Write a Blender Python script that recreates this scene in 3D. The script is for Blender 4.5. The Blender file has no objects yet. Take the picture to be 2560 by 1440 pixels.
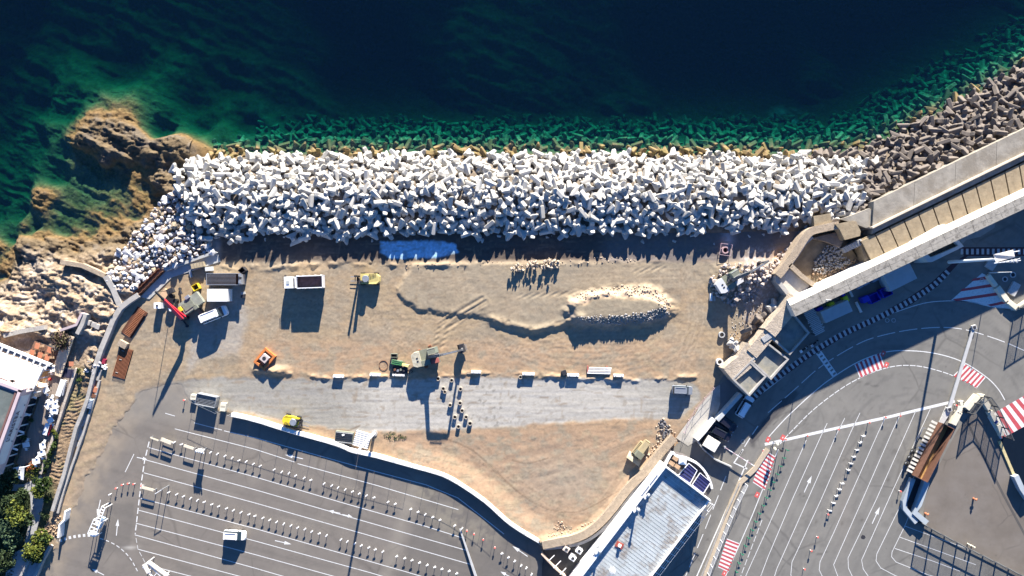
import bpy, math, random
import numpy as np
from mathutils import Vector, Quaternion, Matrix
random.seed(7); RNG=np.random.default_rng(7)
S=12.5; H=140.0          # photo pixels per metre at z=0, height of the drone
scene=bpy.context.scene
col=scene.collection
# ---------------- camera
cam=bpy.data.cameras.new('camera'); camo=bpy.data.objects.new('camera',cam); col.objects.link(camo)
camo.location=(0,0,H); camo.rotation_euler=(0,0,0)
cam.sensor_width=36; cam.lens=36*H/(2560/S); cam.clip_end=2000; cam.clip_start=1
scene.camera=camo
# ---------------- light
SUN_EL=17.5; SUN_AZ=10.3
world=bpy.data.worlds.new('World'); scene.world=world; world.use_nodes=True
nt=world.node_tree
for n in list(nt.nodes): nt.nodes.remove(n)
sky=nt.nodes.new('ShaderNodeTexSky'); sky.sky_type='NISHITA'; sky.sun_disc=False; sky.dust_density=0.0; sky.air_density=1.2; sky.ozone_density=4.0
sky.sun_elevation=math.radians(SUN_EL); sky.sun_rotation=math.radians(SUN_AZ)
bg=nt.nodes.new('ShaderNodeBackground'); bg.inputs['Strength'].default_value=0.05
wo=nt.nodes.new('ShaderNodeOutputWorld')
tn=nt.nodes.new('ShaderNodeMix'); tn.data_type='RGBA'; tn.blend_type='MULTIPLY'; tn.inputs[0].default_value=1; tn.inputs[7].default_value=(0.42,0.72,1.15,1)
nt.links.new(sky.outputs[0],tn.inputs[6]); nt.links.new(tn.outputs[2],bg.inputs[0]); nt.links.new(bg.outputs[0],wo.inputs[0])
sl=bpy.data.lights.new('sun','SUN'); sl.energy=5.0; sl.angle=math.radians(0.53); sl.color=(1.0,0.93,0.83)
so=bpy.data.objects.new('sun',sl); col.objects.link(so); so.location=(20,120,80)
sd=Vector((math.sin(math.radians(SUN_AZ))*math.cos(math.radians(SUN_EL)),math.cos(math.radians(SUN_AZ))*math.cos(math.radians(SUN_EL)),math.sin(math.radians(SUN_EL))))
so.rotation_euler=sd.to_track_quat('Z','Y').to_euler()
scene.view_settings.view_transform='Standard'; scene.view_settings.look='None'
scene.view_settings.exposure=1.87; scene.view_settings.gamma=1.0
scene.render.engine='CYCLES'
scene.cycles.max_bounces=6; scene.cycles.transparent_max_bounces=12; scene.cycles.volume_bounces=0

# ---------------- helpers
def W(px,py,z=0.0):
    f=(H-z)/H
    return ((px-1280)/S*f, -(py-720)/S*f, z)
def W2(px,py,z=0.0):
    a=W(px,py,z); return (a[0],a[1])
def G(px,py,z=0.0):      # photo pixel at height z -> pixel of the ground point below it
    f=(H-z)/H
    return (1280+(px-1280)*f, 720+(py-720)*f)
def uv2xy(u,v): return ((u-1280)/S, -(v-720)/S)

MATS={}
def mat(name,rgb,rough=0.85,var=0.12,scale=0.6,bump=0.0,metal=0.0,var2=None,attr=False,spec=0.3,bscale=None,streak=None,coat=0.0,var3=None):
    if name in MATS: return MATS[name]
    m=bpy.data.materials.new(name); m.use_nodes=True; t=m.node_tree; N=t.nodes; L=t.links
    b=N['Principled BSDF']; b.inputs['Roughness'].default_value=rough; b.inputs['Metallic'].default_value=metal
    b.inputs['Specular IOR Level'].default_value=spec
    if coat: b.inputs['Coat Weight'].default_value=coat; b.inputs['Coat Roughness'].default_value=0.08
    geo=N.new('ShaderNodeNewGeometry')
    vec=geo.outputs['Position']
    if streak:
        mp=N.new('ShaderNodeMapping'); mp.inputs['Rotation'].default_value=(0,0,streak[0]); mp.inputs['Scale'].default_value=(streak[1],streak[2],1)
        L.new(vec,mp.inputs[0]); vec=mp.outputs[0]
    nz=N.new('ShaderNodeTexNoise'); nz.inputs['Scale'].default_value=scale; nz.inputs['Detail'].default_value=6; nz.inputs['Roughness'].default_value=0.65
    L.new(vec,nz.inputs['Vector'])
    mr=N.new('ShaderNodeMapRange'); mr.inputs[1].default_value=0.3; mr.inputs[2].default_value=0.7
    mr.inputs[3].default_value=1-var; mr.inputs[4].default_value=1+var
    L.new(nz.outputs[0],mr.inputs[0])
    mul=N.new('ShaderNodeMix'); mul.data_type='RGBA'; mul.blend_type='MULTIPLY'; mul.inputs[0].default_value=1
    if attr:
        a=N.new('ShaderNodeAttribute'); a.attribute_name='Col'; L.new(a.outputs['Color'],mul.inputs[6])
    else:
        mul.inputs[6].default_value=(*rgb,1)
    L.new(mr.outputs[0],mul.inputs[7])
    out=mul.outputs[2]
    if var2:      # second tone in patches: (rgb, scale, threshold, amount)
        n2=N.new('ShaderNodeTexNoise'); n2.inputs['Scale'].default_value=var2[1]; n2.inputs['Detail'].default_value=5; n2.inputs['Roughness'].default_value=0.7
        L.new(vec,n2.inputs['Vector'])
        r2=N.new('ShaderNodeMapRange'); r2.inputs[1].default_value=var2[2]-0.06; r2.inputs[2].default_value=var2[2]+0.08; r2.inputs[4].default_value=var2[3]
        L.new(n2.outputs[0],r2.inputs[0])
        mx=N.new('ShaderNodeMix'); mx.data_type='RGBA'; L.new(r2.outputs[0],mx.inputs[0]); L.new(out,mx.inputs[6]); mx.inputs[7].default_value=(*var2[0],1)
        out=mx.outputs[2]
    if var3:      # stains and cracks: (rgb, scale, width, amount)
        mp3=N.new('ShaderNodeMapping'); mp3.inputs['Scale'].default_value=(1,1,1); n0=N.new('ShaderNodeTexNoise'); n0.inputs['Scale'].default_value=var3[1]*.5; n0.inputs['Detail'].default_value=4
        L.new(geo.outputs['Position'],n0.inputs['Vector']); ad=N.new('ShaderNodeMix'); ad.data_type='RGBA'; ad.inputs[0].default_value=.25; L.new(geo.outputs['Position'],ad.inputs[6]); sc3=N.new('ShaderNodeVectorMath'); sc3.operation='SCALE'; sc3.inputs[3].default_value=14; L.new(n0.outputs[1],sc3.inputs[0]); L.new(sc3.outputs[0],ad.inputs[7])
        vo=N.new('ShaderNodeTexVoronoi'); vo.feature='DISTANCE_TO_EDGE'; vo.inputs['Scale'].default_value=var3[1]; L.new(ad.outputs[2],vo.inputs['Vector'])
        r3=N.new('ShaderNodeMapRange'); r3.inputs[1].default_value=0; r3.inputs[2].default_value=var3[2]; r3.inputs[3].default_value=var3[3]; r3.inputs[4].default_value=0; L.new(vo.outputs['Distance'],r3.inputs[0])
        n3=N.new('ShaderNodeTexNoise'); n3.inputs['Scale'].default_value=var3[1]*.7; L.new(geo.outputs['Position'],n3.inputs['Vector']); r4=N.new('ShaderNodeMapRange'); r4.inputs[1].default_value=.48; r4.inputs[2].default_value=.6; L.new(n3.outputs[0],r4.inputs[0])
        mu=N.new('ShaderNodeMath'); mu.operation='MULTIPLY'; L.new(r3.outputs[0],mu.inputs[0]); L.new(r4.outputs[0],mu.inputs[1])
        m3=N.new('ShaderNodeMix'); m3.data_type='RGBA'; L.new(mu.outputs[0],m3.inputs[0]); L.new(out,m3.inputs[6]); m3.inputs[7].default_value=(*var3[0],1); out=m3.outputs[2]
        sp=N.new('ShaderNodeTexNoise'); sp.inputs['Scale'].default_value=.55; sp.inputs['Detail'].default_value=3; L.new(geo.outputs['Position'],sp.inputs['Vector']); r5=N.new('ShaderNodeMapRange'); r5.inputs[1].default_value=.68; r5.inputs[2].default_value=.76; r5.inputs[4].default_value=.55; L.new(sp.outputs[0],r5.inputs[0])
        m4=N.new('ShaderNodeMix'); m4.data_type='RGBA'; L.new(r5.outputs[0],m4.inputs[0]); L.new(out,m4.inputs[6]); m4.inputs[7].default_value=(*var3[0],1); out=m4.outputs[2]
    L.new(out,b.inputs['Base Color'])
    if bump>0:
        bz=N.new('ShaderNodeTexNoise'); bz.inputs['Scale'].default_value=bscale or scale*4; bz.inputs['Detail'].default_value=6; bz.inputs['Roughness'].default_value=0.7
        L.new(vec,bz.inputs['Vector'])
        bp=N.new('ShaderNodeBump'); bp.inputs['Strength'].default_value=1; bp.inputs['Distance'].default_value=bump
        L.new(bz.outputs[0],bp.inputs['Height']); L.new(bp.outputs[0],b.inputs['Normal'])
    MATS[name]=m; return m

ORG={}
def tag(o,label=None,cat=None,group=None,kind=None):
    if label: o['label']=label
    if cat: o['category']=cat
    if group: o['group']=group
    if kind: o['kind']=kind
    return o
def thing(name,label,cat,loc=(0,0,0),rz=0,group=None,local=False):
    o=bpy.data.objects.new(name,None); o.empty_display_size=0.3; col.objects.link(o)
    o.location=loc; o.rotation_euler=(0,0,rz)
    ORG[o.name]=(0,0,0) if local else tuple(loc)
    return tag(o,label,cat,group)
class MB:
    def __init__(s): s.v=[]; s.f=[]; s.m=[]
    def face(s,pts,m=0):
        i=len(s.v); s.v+= [tuple(p) for p in pts]; s.f.append(tuple(range(i,i+len(pts)))); s.m.append(m); return s
    def loft(s,rings,m=0,cap=True,close=True):
        n=len(rings[0]); b=len(s.v)
        for r in rings: s.v+=[tuple(p) for p in r]
        for k in range(len(rings)-1):
            for i in range(n if close else n-1):
                j=(i+1)%n; s.f.append((b+k*n+i,b+k*n+j,b+(k+1)*n+j,b+(k+1)*n+i)); s.m.append(m)
        if cap:
            s.f.append(tuple(b+i for i in reversed(range(n)))); s.m.append(m)
            s.f.append(tuple(b+(len(rings)-1)*n+i for i in range(n))); s.m.append(m)
        return s
    def prism(s,poly,z0,z1,m=0):
        a=0
        for i in range(len(poly)):
            x0,y0=poly[i][:2]; x1,y1=poly[(i+1)%len(poly)][:2]; a+=x0*y1-x1*y0
        if a<0: poly=list(reversed(poly))
        return s.loft([[(p[0],p[1],z0) for p in poly],[(p[0],p[1],z1) for p in poly]],m)
    def box(s,cx,cy,cz,sx,sy,sz,rz=0,m=0,ch=0.0):
        c,sn=math.cos(rz),math.sin(rz)
        def ring(a,b,z): return [(cx+x*c-y*sn,cy+x*sn+y*c,z) for x,y in ((-a,-b),(a,-b),(a,b),(-a,b))]
        a,b=sx/2,sy/2
        if ch>0:
            return s.loft([ring(a,b,cz-sz/2),ring(a,b,cz+sz/2-ch),ring(a-ch,b-ch,cz+sz/2)],m)
        return s.loft([ring(a,b,cz-sz/2),ring(a,b,cz+sz/2)],m)
    def cyl(s,x,y,z0,z1,r0,r1=None,n=12,m=0):
        r1=r0 if r1 is None else r1
        R=lambda r,z:[(x+r*math.cos(2*math.pi*i/n),y+r*math.sin(2*math.pi*i/n),z) for i in range(n)]
        return s.loft([R(r0,z0),R(r1,z1)],m)
    def ring(s,x,y,z0,z1,ro,ri,n=18,m=0):
        R=lambda r,z:[(x+r*math.cos(2*math.pi*i/n),y+r*math.sin(2*math.pi*i/n),z) for i in range(n)]
        return s.loft([R(ri,z0),R(ro,z0),R(ro,z1),R(ri,z1),R(ri,z0)],m,cap=False)
    def bar(s,p,q,w,h=None,m=0,w2=None):
        p=Vector(p); q=Vector(q); d=q-p; h=h or w; w2=w2 or w
        if d.length<1e-6: return s
        dn=d.normalized(); up=Vector((0,0,1)) if abs(dn.z)<0.95 else Vector((1,0,0))
        a=dn.cross(up).normalized(); b=a.cross(dn).normalized()
        R=lambda o,ww,hh:[o+a*x*ww/2+b*y*hh/2 for x,y in ((-1,-1),(1,-1),(1,1),(-1,1))]
        return s.loft([R(p,w,h),R(q,w2,h*w2/w)],m)
    def tube(s,pts,r,n=6,m=0):
        for a,b in zip(pts[:-1],pts[1:]): 
            p=Vector(a);q=Vector(b);d=(q-p)
            if d.length<1e-6: continue
            dn=d.normalized(); up=Vector((0,0,1)) if abs(dn.z)<0.95 else Vector((1,0,0))
            x=dn.cross(up).normalized(); y=x.cross(dn)
            R=lambda o:[o+x*r*math.cos(2*math.pi*i/n)+y*r*math.sin(2*math.pi*i/n) for i in range(n)]
            s.loft([R(p),R(q)],m)
        return s
    def build(s,name,mats,parent=None,smooth=False,world=True,kind=None):
        me=bpy.data.meshes.new(name)
        if not isinstance(mats,(list,tuple)): mats=[mats]
        for mm in mats: me.materials.append(mm)
        o=bpy.data.objects.new(name,me)
        if parent is not None:
            og=ORG.get(parent.name,(0,0,0)); o.parent=parent
            ORG_key=og
        else:
            xs=[p[0] for p in s.v]; ys=[p[1] for p in s.v]; zs=[p[2] for p in s.v]
            og=((min(xs)+max(xs))/2,(min(ys)+max(ys))/2,min(zs)); o.location=og; ORG_key=og
        me.from_pydata([(p[0]-og[0],p[1]-og[1],p[2]-og[2]) for p in s.v],[],s.f)
        if len(mats)>1: me.polygons.foreach_set('material_index',s.m)
        if smooth: me.polygons.foreach_set('use_smooth',[True]*len(me.polygons))
        me.update(); col.objects.link(o); ORG[o.name]=ORG_key
        if kind: o['kind']=kind
        return o
def dup(root,loc,rz=None,label=None,group=None,scale=None):
    r=root.copy(); col.objects.link(r); r.location=loc
    if rz is not None: r.rotation_euler=(0,0,rz)
    if scale: r.scale=(scale,)*3
    if label: r['label']=label
    if group: r['group']=group
    for ch in list(root.children):
        c=ch.copy(); col.objects.link(c); c.parent=r
        for g in ch.children:
            d=g.copy(); col.objects.link(d); d.parent=c
    return r
def strip_pts(pts,w):
    """left/right offset points of a polyline (xy metres)"""
    L=[];R=[]; n=len(pts)
    for i in range(n):
        a=Vector(pts[max(i-1,0)][:2]); b=Vector(pts[min(i+1,n-1)][:2]); d=(b-a)
        d=d.normalized() if d.length>0 else Vector((1,0)); nn=Vector((-d.y,d.x))*w/2
        p=Vector(pts[i][:2]); L.append(p+nn); R.append(p-nn)
    return L,R
def strip(mb,pts,w,z,m=0):
    L,R=strip_pts(pts,w)
    for i in range(len(pts)-1):
        mb.face([(R[i].x,R[i].y,z),(R[i+1].x,R[i+1].y,z),(L[i+1].x,L[i+1].y,z),(L[i].x,L[i].y,z)],m)
def wall_run(mb,pts,w,z0,z1,m=0):
    L,R=strip_pts(pts,w)
    rings=[[(R[i].x,R[i].y,z0),(L[i].x,L[i].y,z0),(L[i].x,L[i].y,z1),(R[i].x,R[i].y,z1)] for i in range(len(pts))]
    mb.loft(rings,m)
def resample(pts,step):
    out=[]; carry=0.0
    for a,b in zip(pts[:-1],pts[1:]):
        a=Vector(a);b=Vector(b);d=(b-a).length
        t=carry
        while t<d: out.append(tuple(a+(b-a)*(t/d))); t+=step
        carry=t-d
    return out
def sub_line(pts,s0,s1):
    """portion of a polyline between arc lengths"""
    out=[];acc=0
    for a,b in zip(pts[:-1],pts[1:]):
        a=Vector(a);b=Vector(b);d=(b-a).length
        if acc+d>=s0 and acc<=s1:
            t0=max(0,(s0-acc)/d);t1=min(1,(s1-acc)/d)
            p=a+(b-a)*t0
            if not out or (Vector(out[-1])-p).length>1e-4: out.append(tuple(p))
            out.append(tuple(a+(b-a)*t1))
        acc+=d
    return out
def length(pts): return sum((Vector(b)-Vector(a)).length for a,b in zip(pts[:-1],pts[1:]))
def smooth_line(pts,k=6):
    """catmull-rom through points"""
    P=[Vector(p) for p in pts]; out=[]
    for i in range(len(P)-1):
        p0=P[max(i-1,0)];p1=P[i];p2=P[i+1];p3=P[min(i+2,len(P)-1)]
        for j in range(k):
            t=j/k
            out.append(tuple(0.5*((2*p1)+(p2-p0)*t+(2*p0-5*p1+4*p2-p3)*t*t+(3*p1-p0-3*p2+p3)*t**3)))
    out.append(tuple(P[-1])); return out
# ---------------- numpy noise
_T=np.random.default_rng(3).random((256,256))
def vn(x,y,s=0):
    x=x+s*17.31; y=y+s*9.77
    ix=np.floor(x).astype(int); iy=np.floor(y).astype(int); fx=x-ix; fy=y-iy
    fx=fx*fx*(3-2*fx); fy=fy*fy*(3-2*fy)
    a=_T[ix%256,iy%256]; b=_T[(ix+1)%256,iy%256]; c=_T[ix%256,(iy+1)%256]; d=_T[(ix+1)%256,(iy+1)%256]
    return (a*(1-fx)+b*fx)*(1-fy)+(c*(1-fx)+d*fx)*fy
def fbm(x,y,o=4,s=0,g=0.5):
    r=0;a=1;t=0
    for i in range(o): r=r+a*vn(x*2**i,y*2**i,s+i); t+=a; a*=g
    return r/t
def ridged(x,y,o=4,s=0,g=0.55):
    r=0;a=1;t=0
    for i in range(o): r=r+a*(1-np.abs(2*vn(x*2**i,y*2**i,s+i)-1)); t+=a; a*=g
    return r/t
def sdpoly(U,V,poly):
    """distance in px, negative inside"""
    P=np.array(poly,float); inside=np.zeros(U.shape,bool); d=np.full(U.shape,1e9)
    n=len(P)
    for i in range(n):
        a=P[i];b=P[(i+1)%n]; e=b-a; wx=U-a[0]; wy=V-a[1]
        t=np.clip((wx*e[0]+wy*e[1])/(e@e+1e-9),0,1)
        d=np.minimum(d,np.hypot(wx-e[0]*t,wy-e[1]*t))
        c=((a[1]>V)!=(b[1]>V))
        xi=(b[0]-a[0])*(V-a[1])/((b[1]-a[1]) if abs(b[1]-a[1])>1e-9 else 1e-9)+a[0]
        inside^=(c&(U<xi))
    return np.where(inside,-d,d)
def dline(U,V,pts,signed=False):
    P=np.array(pts,float); d=np.full(U.shape,1e9); sg=np.zeros(U.shape)
    for a,b in zip(P[:-1],P[1:]):
        e=b-a; wx=U-a[0]; wy=V-a[1]; t=np.clip((wx*e[0]+wy*e[1])/(e@e+1e-9),0,1)
        dd=np.hypot(wx-e[0]*t,wy-e[1]*t); m=dd<d
        d=np.where(m,dd,d); sg=np.where(m,np.sign(e[0]*wy-e[1]*wx),sg)
    return d*sg if signed else d
def sstep(a,b,x):
    t=np.clip((x-a)/(b-a),0,1); return t*t*(3-2*t)
def mixc(c,m,rgb):
    m=m[...,None]; return c*(1-m)+np.array(rgb)*m
def grid(name,u0,u1,v0,v1,step,hfun,cfun,keep,material,parent=None,smooth=True):
    us=np.arange(u0,u1+step*.5,step); vs=np.arange(v0,v1+step*.5,step)
    U,V=np.meshgrid(us,vs); Z=hfun(U,V); C=cfun(U,V,Z)
    nv,nu=U.shape; X=(U-1280)/S; Y=-(V-720)/S
    co=np.stack([X,Y,Z],-1).reshape(-1,3)
    i=np.arange(nv*nu).reshape(nv,nu)
    q=np.stack([i[1:,:-1],i[1:,1:],i[:-1,1:],i[:-1,:-1]],-1)
    if keep is not None:
        k=keep(U,V)
        kk=k[1:,:-1]&k[1:,1:]&k[:-1,1:]&k[:-1,:-1]; q=q[kk]
    q=q.reshape(-1,4)
    used=np.zeros(nv*nu,bool); used[q.ravel()]=True
    remap=np.cumsum(used)-1; co=co[used]; cc=C.reshape(-1,3)[used]; q=remap[q]
    me=bpy.data.meshes.new(name); me.vertices.add(len(co)); me.vertices.foreach_set('co',co.ravel().astype(np.float32))
    me.loops.add(q.size); me.loops.foreach_set('vertex_index',q.ravel().astype(np.int32))
    me.polygons.add(len(q)); me.polygons.foreach_set('loop_start',np.arange(0,q.size,4,dtype=np.int32))
    me.update(calc_edges=True); me.validate()
    if smooth: me.polygons.foreach_set('use_smooth',np.ones(len(q),bool))
    at=me.color_attributes.new('Col','FLOAT_COLOR','POINT')
    at.data.foreach_set('color',np.concatenate([cc,np.ones((len(cc),1))],1).ravel().astype(np.float32))
    me.materials.append(material)
    o=bpy.data.objects.new(name,me); col.objects.link(o); ORG[o.name]=(0,0,0)
    if parent: o.parent=parent
    return o
def join_copies(name,src_v,src_f,xforms,material,smooth=False):
    """one mesh out of many transformed copies. xforms: list of (R 3x3, t 3, variant index)"""
    V=[];F=[];off=0
    for R,t,k in xforms:
        v=src_v[k]@R.T+t; V.append(v); F.append([tuple(i+off for i in f) for f in src_f[k]]); off+=len(v)
    co=np.concatenate(V); fl=[f for ff in F for f in ff]
    me=bpy.data.meshes.new(name); me.from_pydata(co.tolist(),[],fl); me.materials.append(material); me.update()
    o=bpy.data.objects.new(name,me); col.objects.link(o); ORG[o.name]=(0,0,0); return o
# ================= TERRAIN =================
WL=-4.0     # sea level
# armour waterline (ground pixels of points on the water line)
WLINE=[G(330,398,WL),G(430,388,WL),G(900,383,WL),G(2080,385,WL),G(2190,362,WL),G(2330,290,WL),G(2560,168,WL),G(2760,60,WL)]
CP=[ # photo pixel, height
(-120,-80,-17),(60,40,-18),(0,160,-16),(200,60,-13),(330,150,-12.5),(420,60,-12),(600,60,-13.5),(560,200,-12),(750,120,-15),(700,230,-12.5),
(860,60,-25),(900,220,-22),(960,130,-28),(1000,260,-20),(1060,60,-18),(1150,90,-12.5),(1250,150,-12.5),(1180,220,-13.5),(1350,220,-13.5),(1450,60,-15),
(1480,200,-15),(1550,290,-13),(1650,120,-24),(1800,60,-27),(1900,180,-22),(2100,100,-24),(2050,210,-15.5),(2300,60,-22),(2200,170,-20),(2450,60,-19),(2560,20,-13),
(2700,-60,-14),(800,290,-11.5),(620,300,-10.5),(500,260,-11),(420,330,-8),(560,350,-6.8),(520,300,-9),(620,380,-6),
(0,250,-13.5),(100,250,-11),(170,280,-8),(0,330,-11),(100,360,-8),(30,430,-8.5),(140,330,-6),
# outcrop
(180,335,-4.2),(200,350,-3.0),(240,350,-3.0),(300,345,-2.7),(345,355,-2.9),(320,380,-2.9),(270,385,-3.0),(370,385,-2.6),(400,360,-2.6),(440,370,-2.4),(490,385,-3.2),(520,385,-3.8),
(380,420,-3.9),(400,450,-2.6),(425,480,-1.2),(440,430,-3.8),(350,420,-4.35),(300,420,-4.5),(230,410,-4.7),(200,390,-4.6),(160,380,-6.2),
# inner bay
(60,470,-8),(150,440,-7.0),(220,460,-5.4),(300,460,-4.6),(360,470,-4.35),(400,500,-4.0),(120,500,-4.2),(105,490,-3.6),(150,520,-5.0),(200,520,-5.0),(60,530,-7.5),(0,520,-8.5),
(260,520,-4.6),(300,490,-4.5),(340,530,-4.4),(290,560,-4.35),(230,575,-4.35),(160,565,-5.2),(100,570,-6.2),(30,590,-5.6),(60,565,-3.6),(90,585,-3.8),
# shore
(0,610,-3.8),(60,610,-2.4),(120,620,-2.0),(200,610,-3.6),(260,600,-3.7),(300,600,-3.2),(0,650,-4.4),(10,690,-4.6),(40,640,-3.6),(80,650,-2.4),(150,660,-1.4),(220,650,-1.2),(270,640,-1.4),
(60,700,-1.8),(120,710,-0.8),(190,720,0.0),(250,720,0.2),(0,720,-3.0),(40,740,-1.8),(100,760,-1.6),(160,770,-0.2),(220,780,0.4),(0,780,-0.6),(60,790,0.0),(120,800,-0.2),(200,820,0.5),(250,830,0.6),(0,830,0.6),(90,840,0.6),
(160,880,0.6),(240,880,0.6),(220,930,0.4),(180,1000,0.2),(150,1100,0.0),(120,1200,0.0),(60,1000,0.0),(0,1200,0),(60,1300,0),(0,1440,0),(120,1440,0),(-120,1000,0),(-120,700,-3),(-120,500,-9),(-120,300,-12),
(420,520,-2.0),(360,580,-2.2),(310,640,-1.8),(350,680,-0.4),(400,620,0.0),(460,560,-0.4),(480,600,0.2),(440,650,0.2),(300,700,0.0),(330,720,0.2),
]
_cp=np.array([(*G(a,b,z),z) for a,b,z in CP])
def idw(U,V):
    num=np.zeros(U.shape); den=np.zeros(U.shape)
    for a,b,z in _cp:
        w=1.0/((U-a)**2+(V-b)**2+150.0)**1.8
        num+=w*z; den+=w
    return num/den
def strata(U,V):
    a=math.radians(24); c,s=math.cos(a),math.sin(a)
    wu=U+18*(fbm(U/60,V/60,3,5)-.5); wv=V+22*(fbm(U/60,V/60,3,9)-.5)
    p=wu*c+wv*s; q=-wu*s+wv*c
    return p,q
ARM=np.array([(-400,-30),(-115,-12.5),(0,-4.2),(50,-1.2),(88,0.9),(120,1.4),(190,.6),(212,-0.15),(2000,-0.15)])
ARMR=np.array([(-400,-30),(-115,-12.5),(0,-4.2),(70,-1.0),(110,0.6),(160,1.6),(215,1.0),(240,-.6),(2000,-.6)])
def arm(U,V):
    s=dline(U,V,WLINE,True)
    a=np.interp(s,ARM[:,0],ARM[:,1]); b=np.interp(s,ARMR[:,0],ARMR[:,1]); t=sstep(2060,2200,U)
    return a*(1-t)+b*t, s
def h_sea(U,V):
    z=idw(U,V); p,q=strata(U,V)
    dep=np.clip((-z-2)/8,0.15,1)
    r=ridged(p/150,q/38,5,11)-.55
    z=z+r*2.2*dep+ (fbm(U/26,V/26,4,3)-.5)*1.3*dep
    a,s=arm(U,V)
    t=sstep(400,470,U)
    return np.where(t>0,np.maximum(z,a*t+(1-t)*(-30)),z)
def h_rock(U,V):
    z=h_sea(U,V) if False else idw(U,V)
    p,q=strata(U,V)
    rockm=sstep(1010,900,V+0*U)
    up=sstep(-5.0,-3.0,z)
    r=ridged(p/150,q/36,5,21); r2=ridged(p/42,q/11,4,31); r3=fbm(U/7,V/7,3,8)
    sea=(1-up)*((ridged(p/150,q/38,5,11)-.55)*1.7+(fbm(U/14,V/14,4,3)-.5)*0.7)
    jag=ridged(U/13+fbm(U/9,V/9,2,5),V/9,4,37)
    land=up*((r-.6)*1.8+(r2-.5)*.6+(r3-.5)*.45+(ridged(U/34,V/24,4,36)-.5)*1.3+(jag-.55)*.5)
    fl=sstep(14,-6,sdpoly(U,V,[(70,838),(150,862),(205,835),(230,850),(205,930),(150,1210),(-260,1210),(-260,850),(0,858)])); land=land*(1-fl); z=z*(1-fl)+fl*.15
    a,s=arm(U,V)
    soil=(fbm(U/10,V/10,4,44)-.5)*0.25
    zz=z+sea*sstep(960,860,V)+land*rockm
    zz=zz*1.0+soil*(1-rockm)
    # diggers' teeth marks on the earth bank
    bank=sstep(950,990,V)*sstep(1290,1250,V)
    zz=zz+bank*0.09*np.sin((V+U*0.15+26*fbm(U/22,V/30,3,4))/9*2*math.pi)*sstep(100,130,U)*sstep(.3,.5,fbm(U/30,V/40,2,41))
    return zz
def c_under(U,V,Z,C):
    return C
def c_sea(U,V,Z):
    n=fbm(U/30,V/30,4,51); p,q=strata(U,V); n2=ridged(p/90,q/18,4,13)
    n3=fbm(U/5,V/5,3,77)
    C=np.zeros(U.shape+(3,))+np.array([0.09,0.10,0.045])
    C=mixc(C,sstep(.45,.7,n)*0.8,(0.05,0.07,0.03)); C=mixc(C,sstep(.6,.75,n2)*.5,(0.14,0.16,0.08))
    C=mixc(C,sstep(.5,.7,n3)*.6,(0.07,0.09,0.03))
    pale=sstep(60,20,np.hypot(U-2030,(V-250)*1.3))*sstep(.45,.6,n); C=mixc(C,pale*0.8,(.5,.55,.5))
    a,s=arm(U,V); C=mixc(C,sstep(-6,10,s)*sstep(400,460,U),(0.16,0.13,0.10))
    C=mixc(C,sstep(200,216,s)*sstep(400,460,U),(0.2,0.15,0.11))
    return C
def c_rock(U,V,Z):
    n=fbm(U/22,V/22,4,61); p,q=strata(U,V); n2=ridged(p/60,q/9,4,63); n3=fbm(U/4,V/4,3,66)
    C=c_sea(U,V,Z)*np.array([1.0,.9,.7])
    C=mixc(C,sstep(-6.0,-4.6,Z),(0.15,0.125,0.05)); C=mixc(C,sstep(-6.5,-4.6,Z)*sstep(-3.3,-3.9,Z)*sstep(.42,.62,n3*.5+n*.5)*.85,(0.07,0.07,0.018))
    C=mixc(C,sstep(-4.3,-3.7,Z),(0.17,0.11,0.05)); C=mixc(C,sstep(-3.7,-2.9,Z),(0.135,0.10,0.06))
    C=mixc(C,sstep(.5,.68,n)*sstep(-3.8,-3,Z)*.7,(0.12,0.10,0.08))
    cream=sstep(600,700,V)*sstep(-3.0,-1.4,Z); C=mixc(C,cream,(0.315,0.238,0.165))
    C=mixc(C,cream*sstep(.52,.66,n)*.6,(0.48,0.42,0.35)); C=mixc(C,cream*sstep(.60,.72,n2)*.55,(0.26,0.20,0.14)); C=mixc(C,cream*sstep(.6,.75,n3)*.35,(0.56,0.50,0.43))
    C=mixc(C,cream*sstep(.62,.7,fbm(U/35,V/35,3,99))*.5,(0.44,0.31,0.17))
    earth=sstep(905,925,V)
    C=mixc(C,earth,(0.27,0.195,0.125)); C=mixc(C,earth*sstep(.5,.7,n3)*.5,(0.20,0.135,0.08)); C=mixc(C,earth*sstep(.55,.7,n)*.5,(0.24,0.22,0.1))
    park=sstep(1195,1215,V)*sstep(150,120,U); C=mixc(C,park,(0.09,0.10,0.05)); 
    return C
# line of the curved concrete wall on the left (ground pixels)
CURVE=[(342,732),(320,752),(297,770),(280,802),(265,835),(250,873),(237,912),(226,955),(215,1000),(200,1040),(187,1070),(172,1128),(157,1187),(142,1233),(127,1280),(108,1340),(88,1400),(60,1480),(40,1560)]
LEFTPOLY=[(-700,-700),(600,-700),(600,380),(520,610),(432,655),(400,672)]+CURVE+[(-700,1560)]
def keep_rock(U,V): return (sdpoly(U,V,LEFTPOLY)<3)
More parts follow.
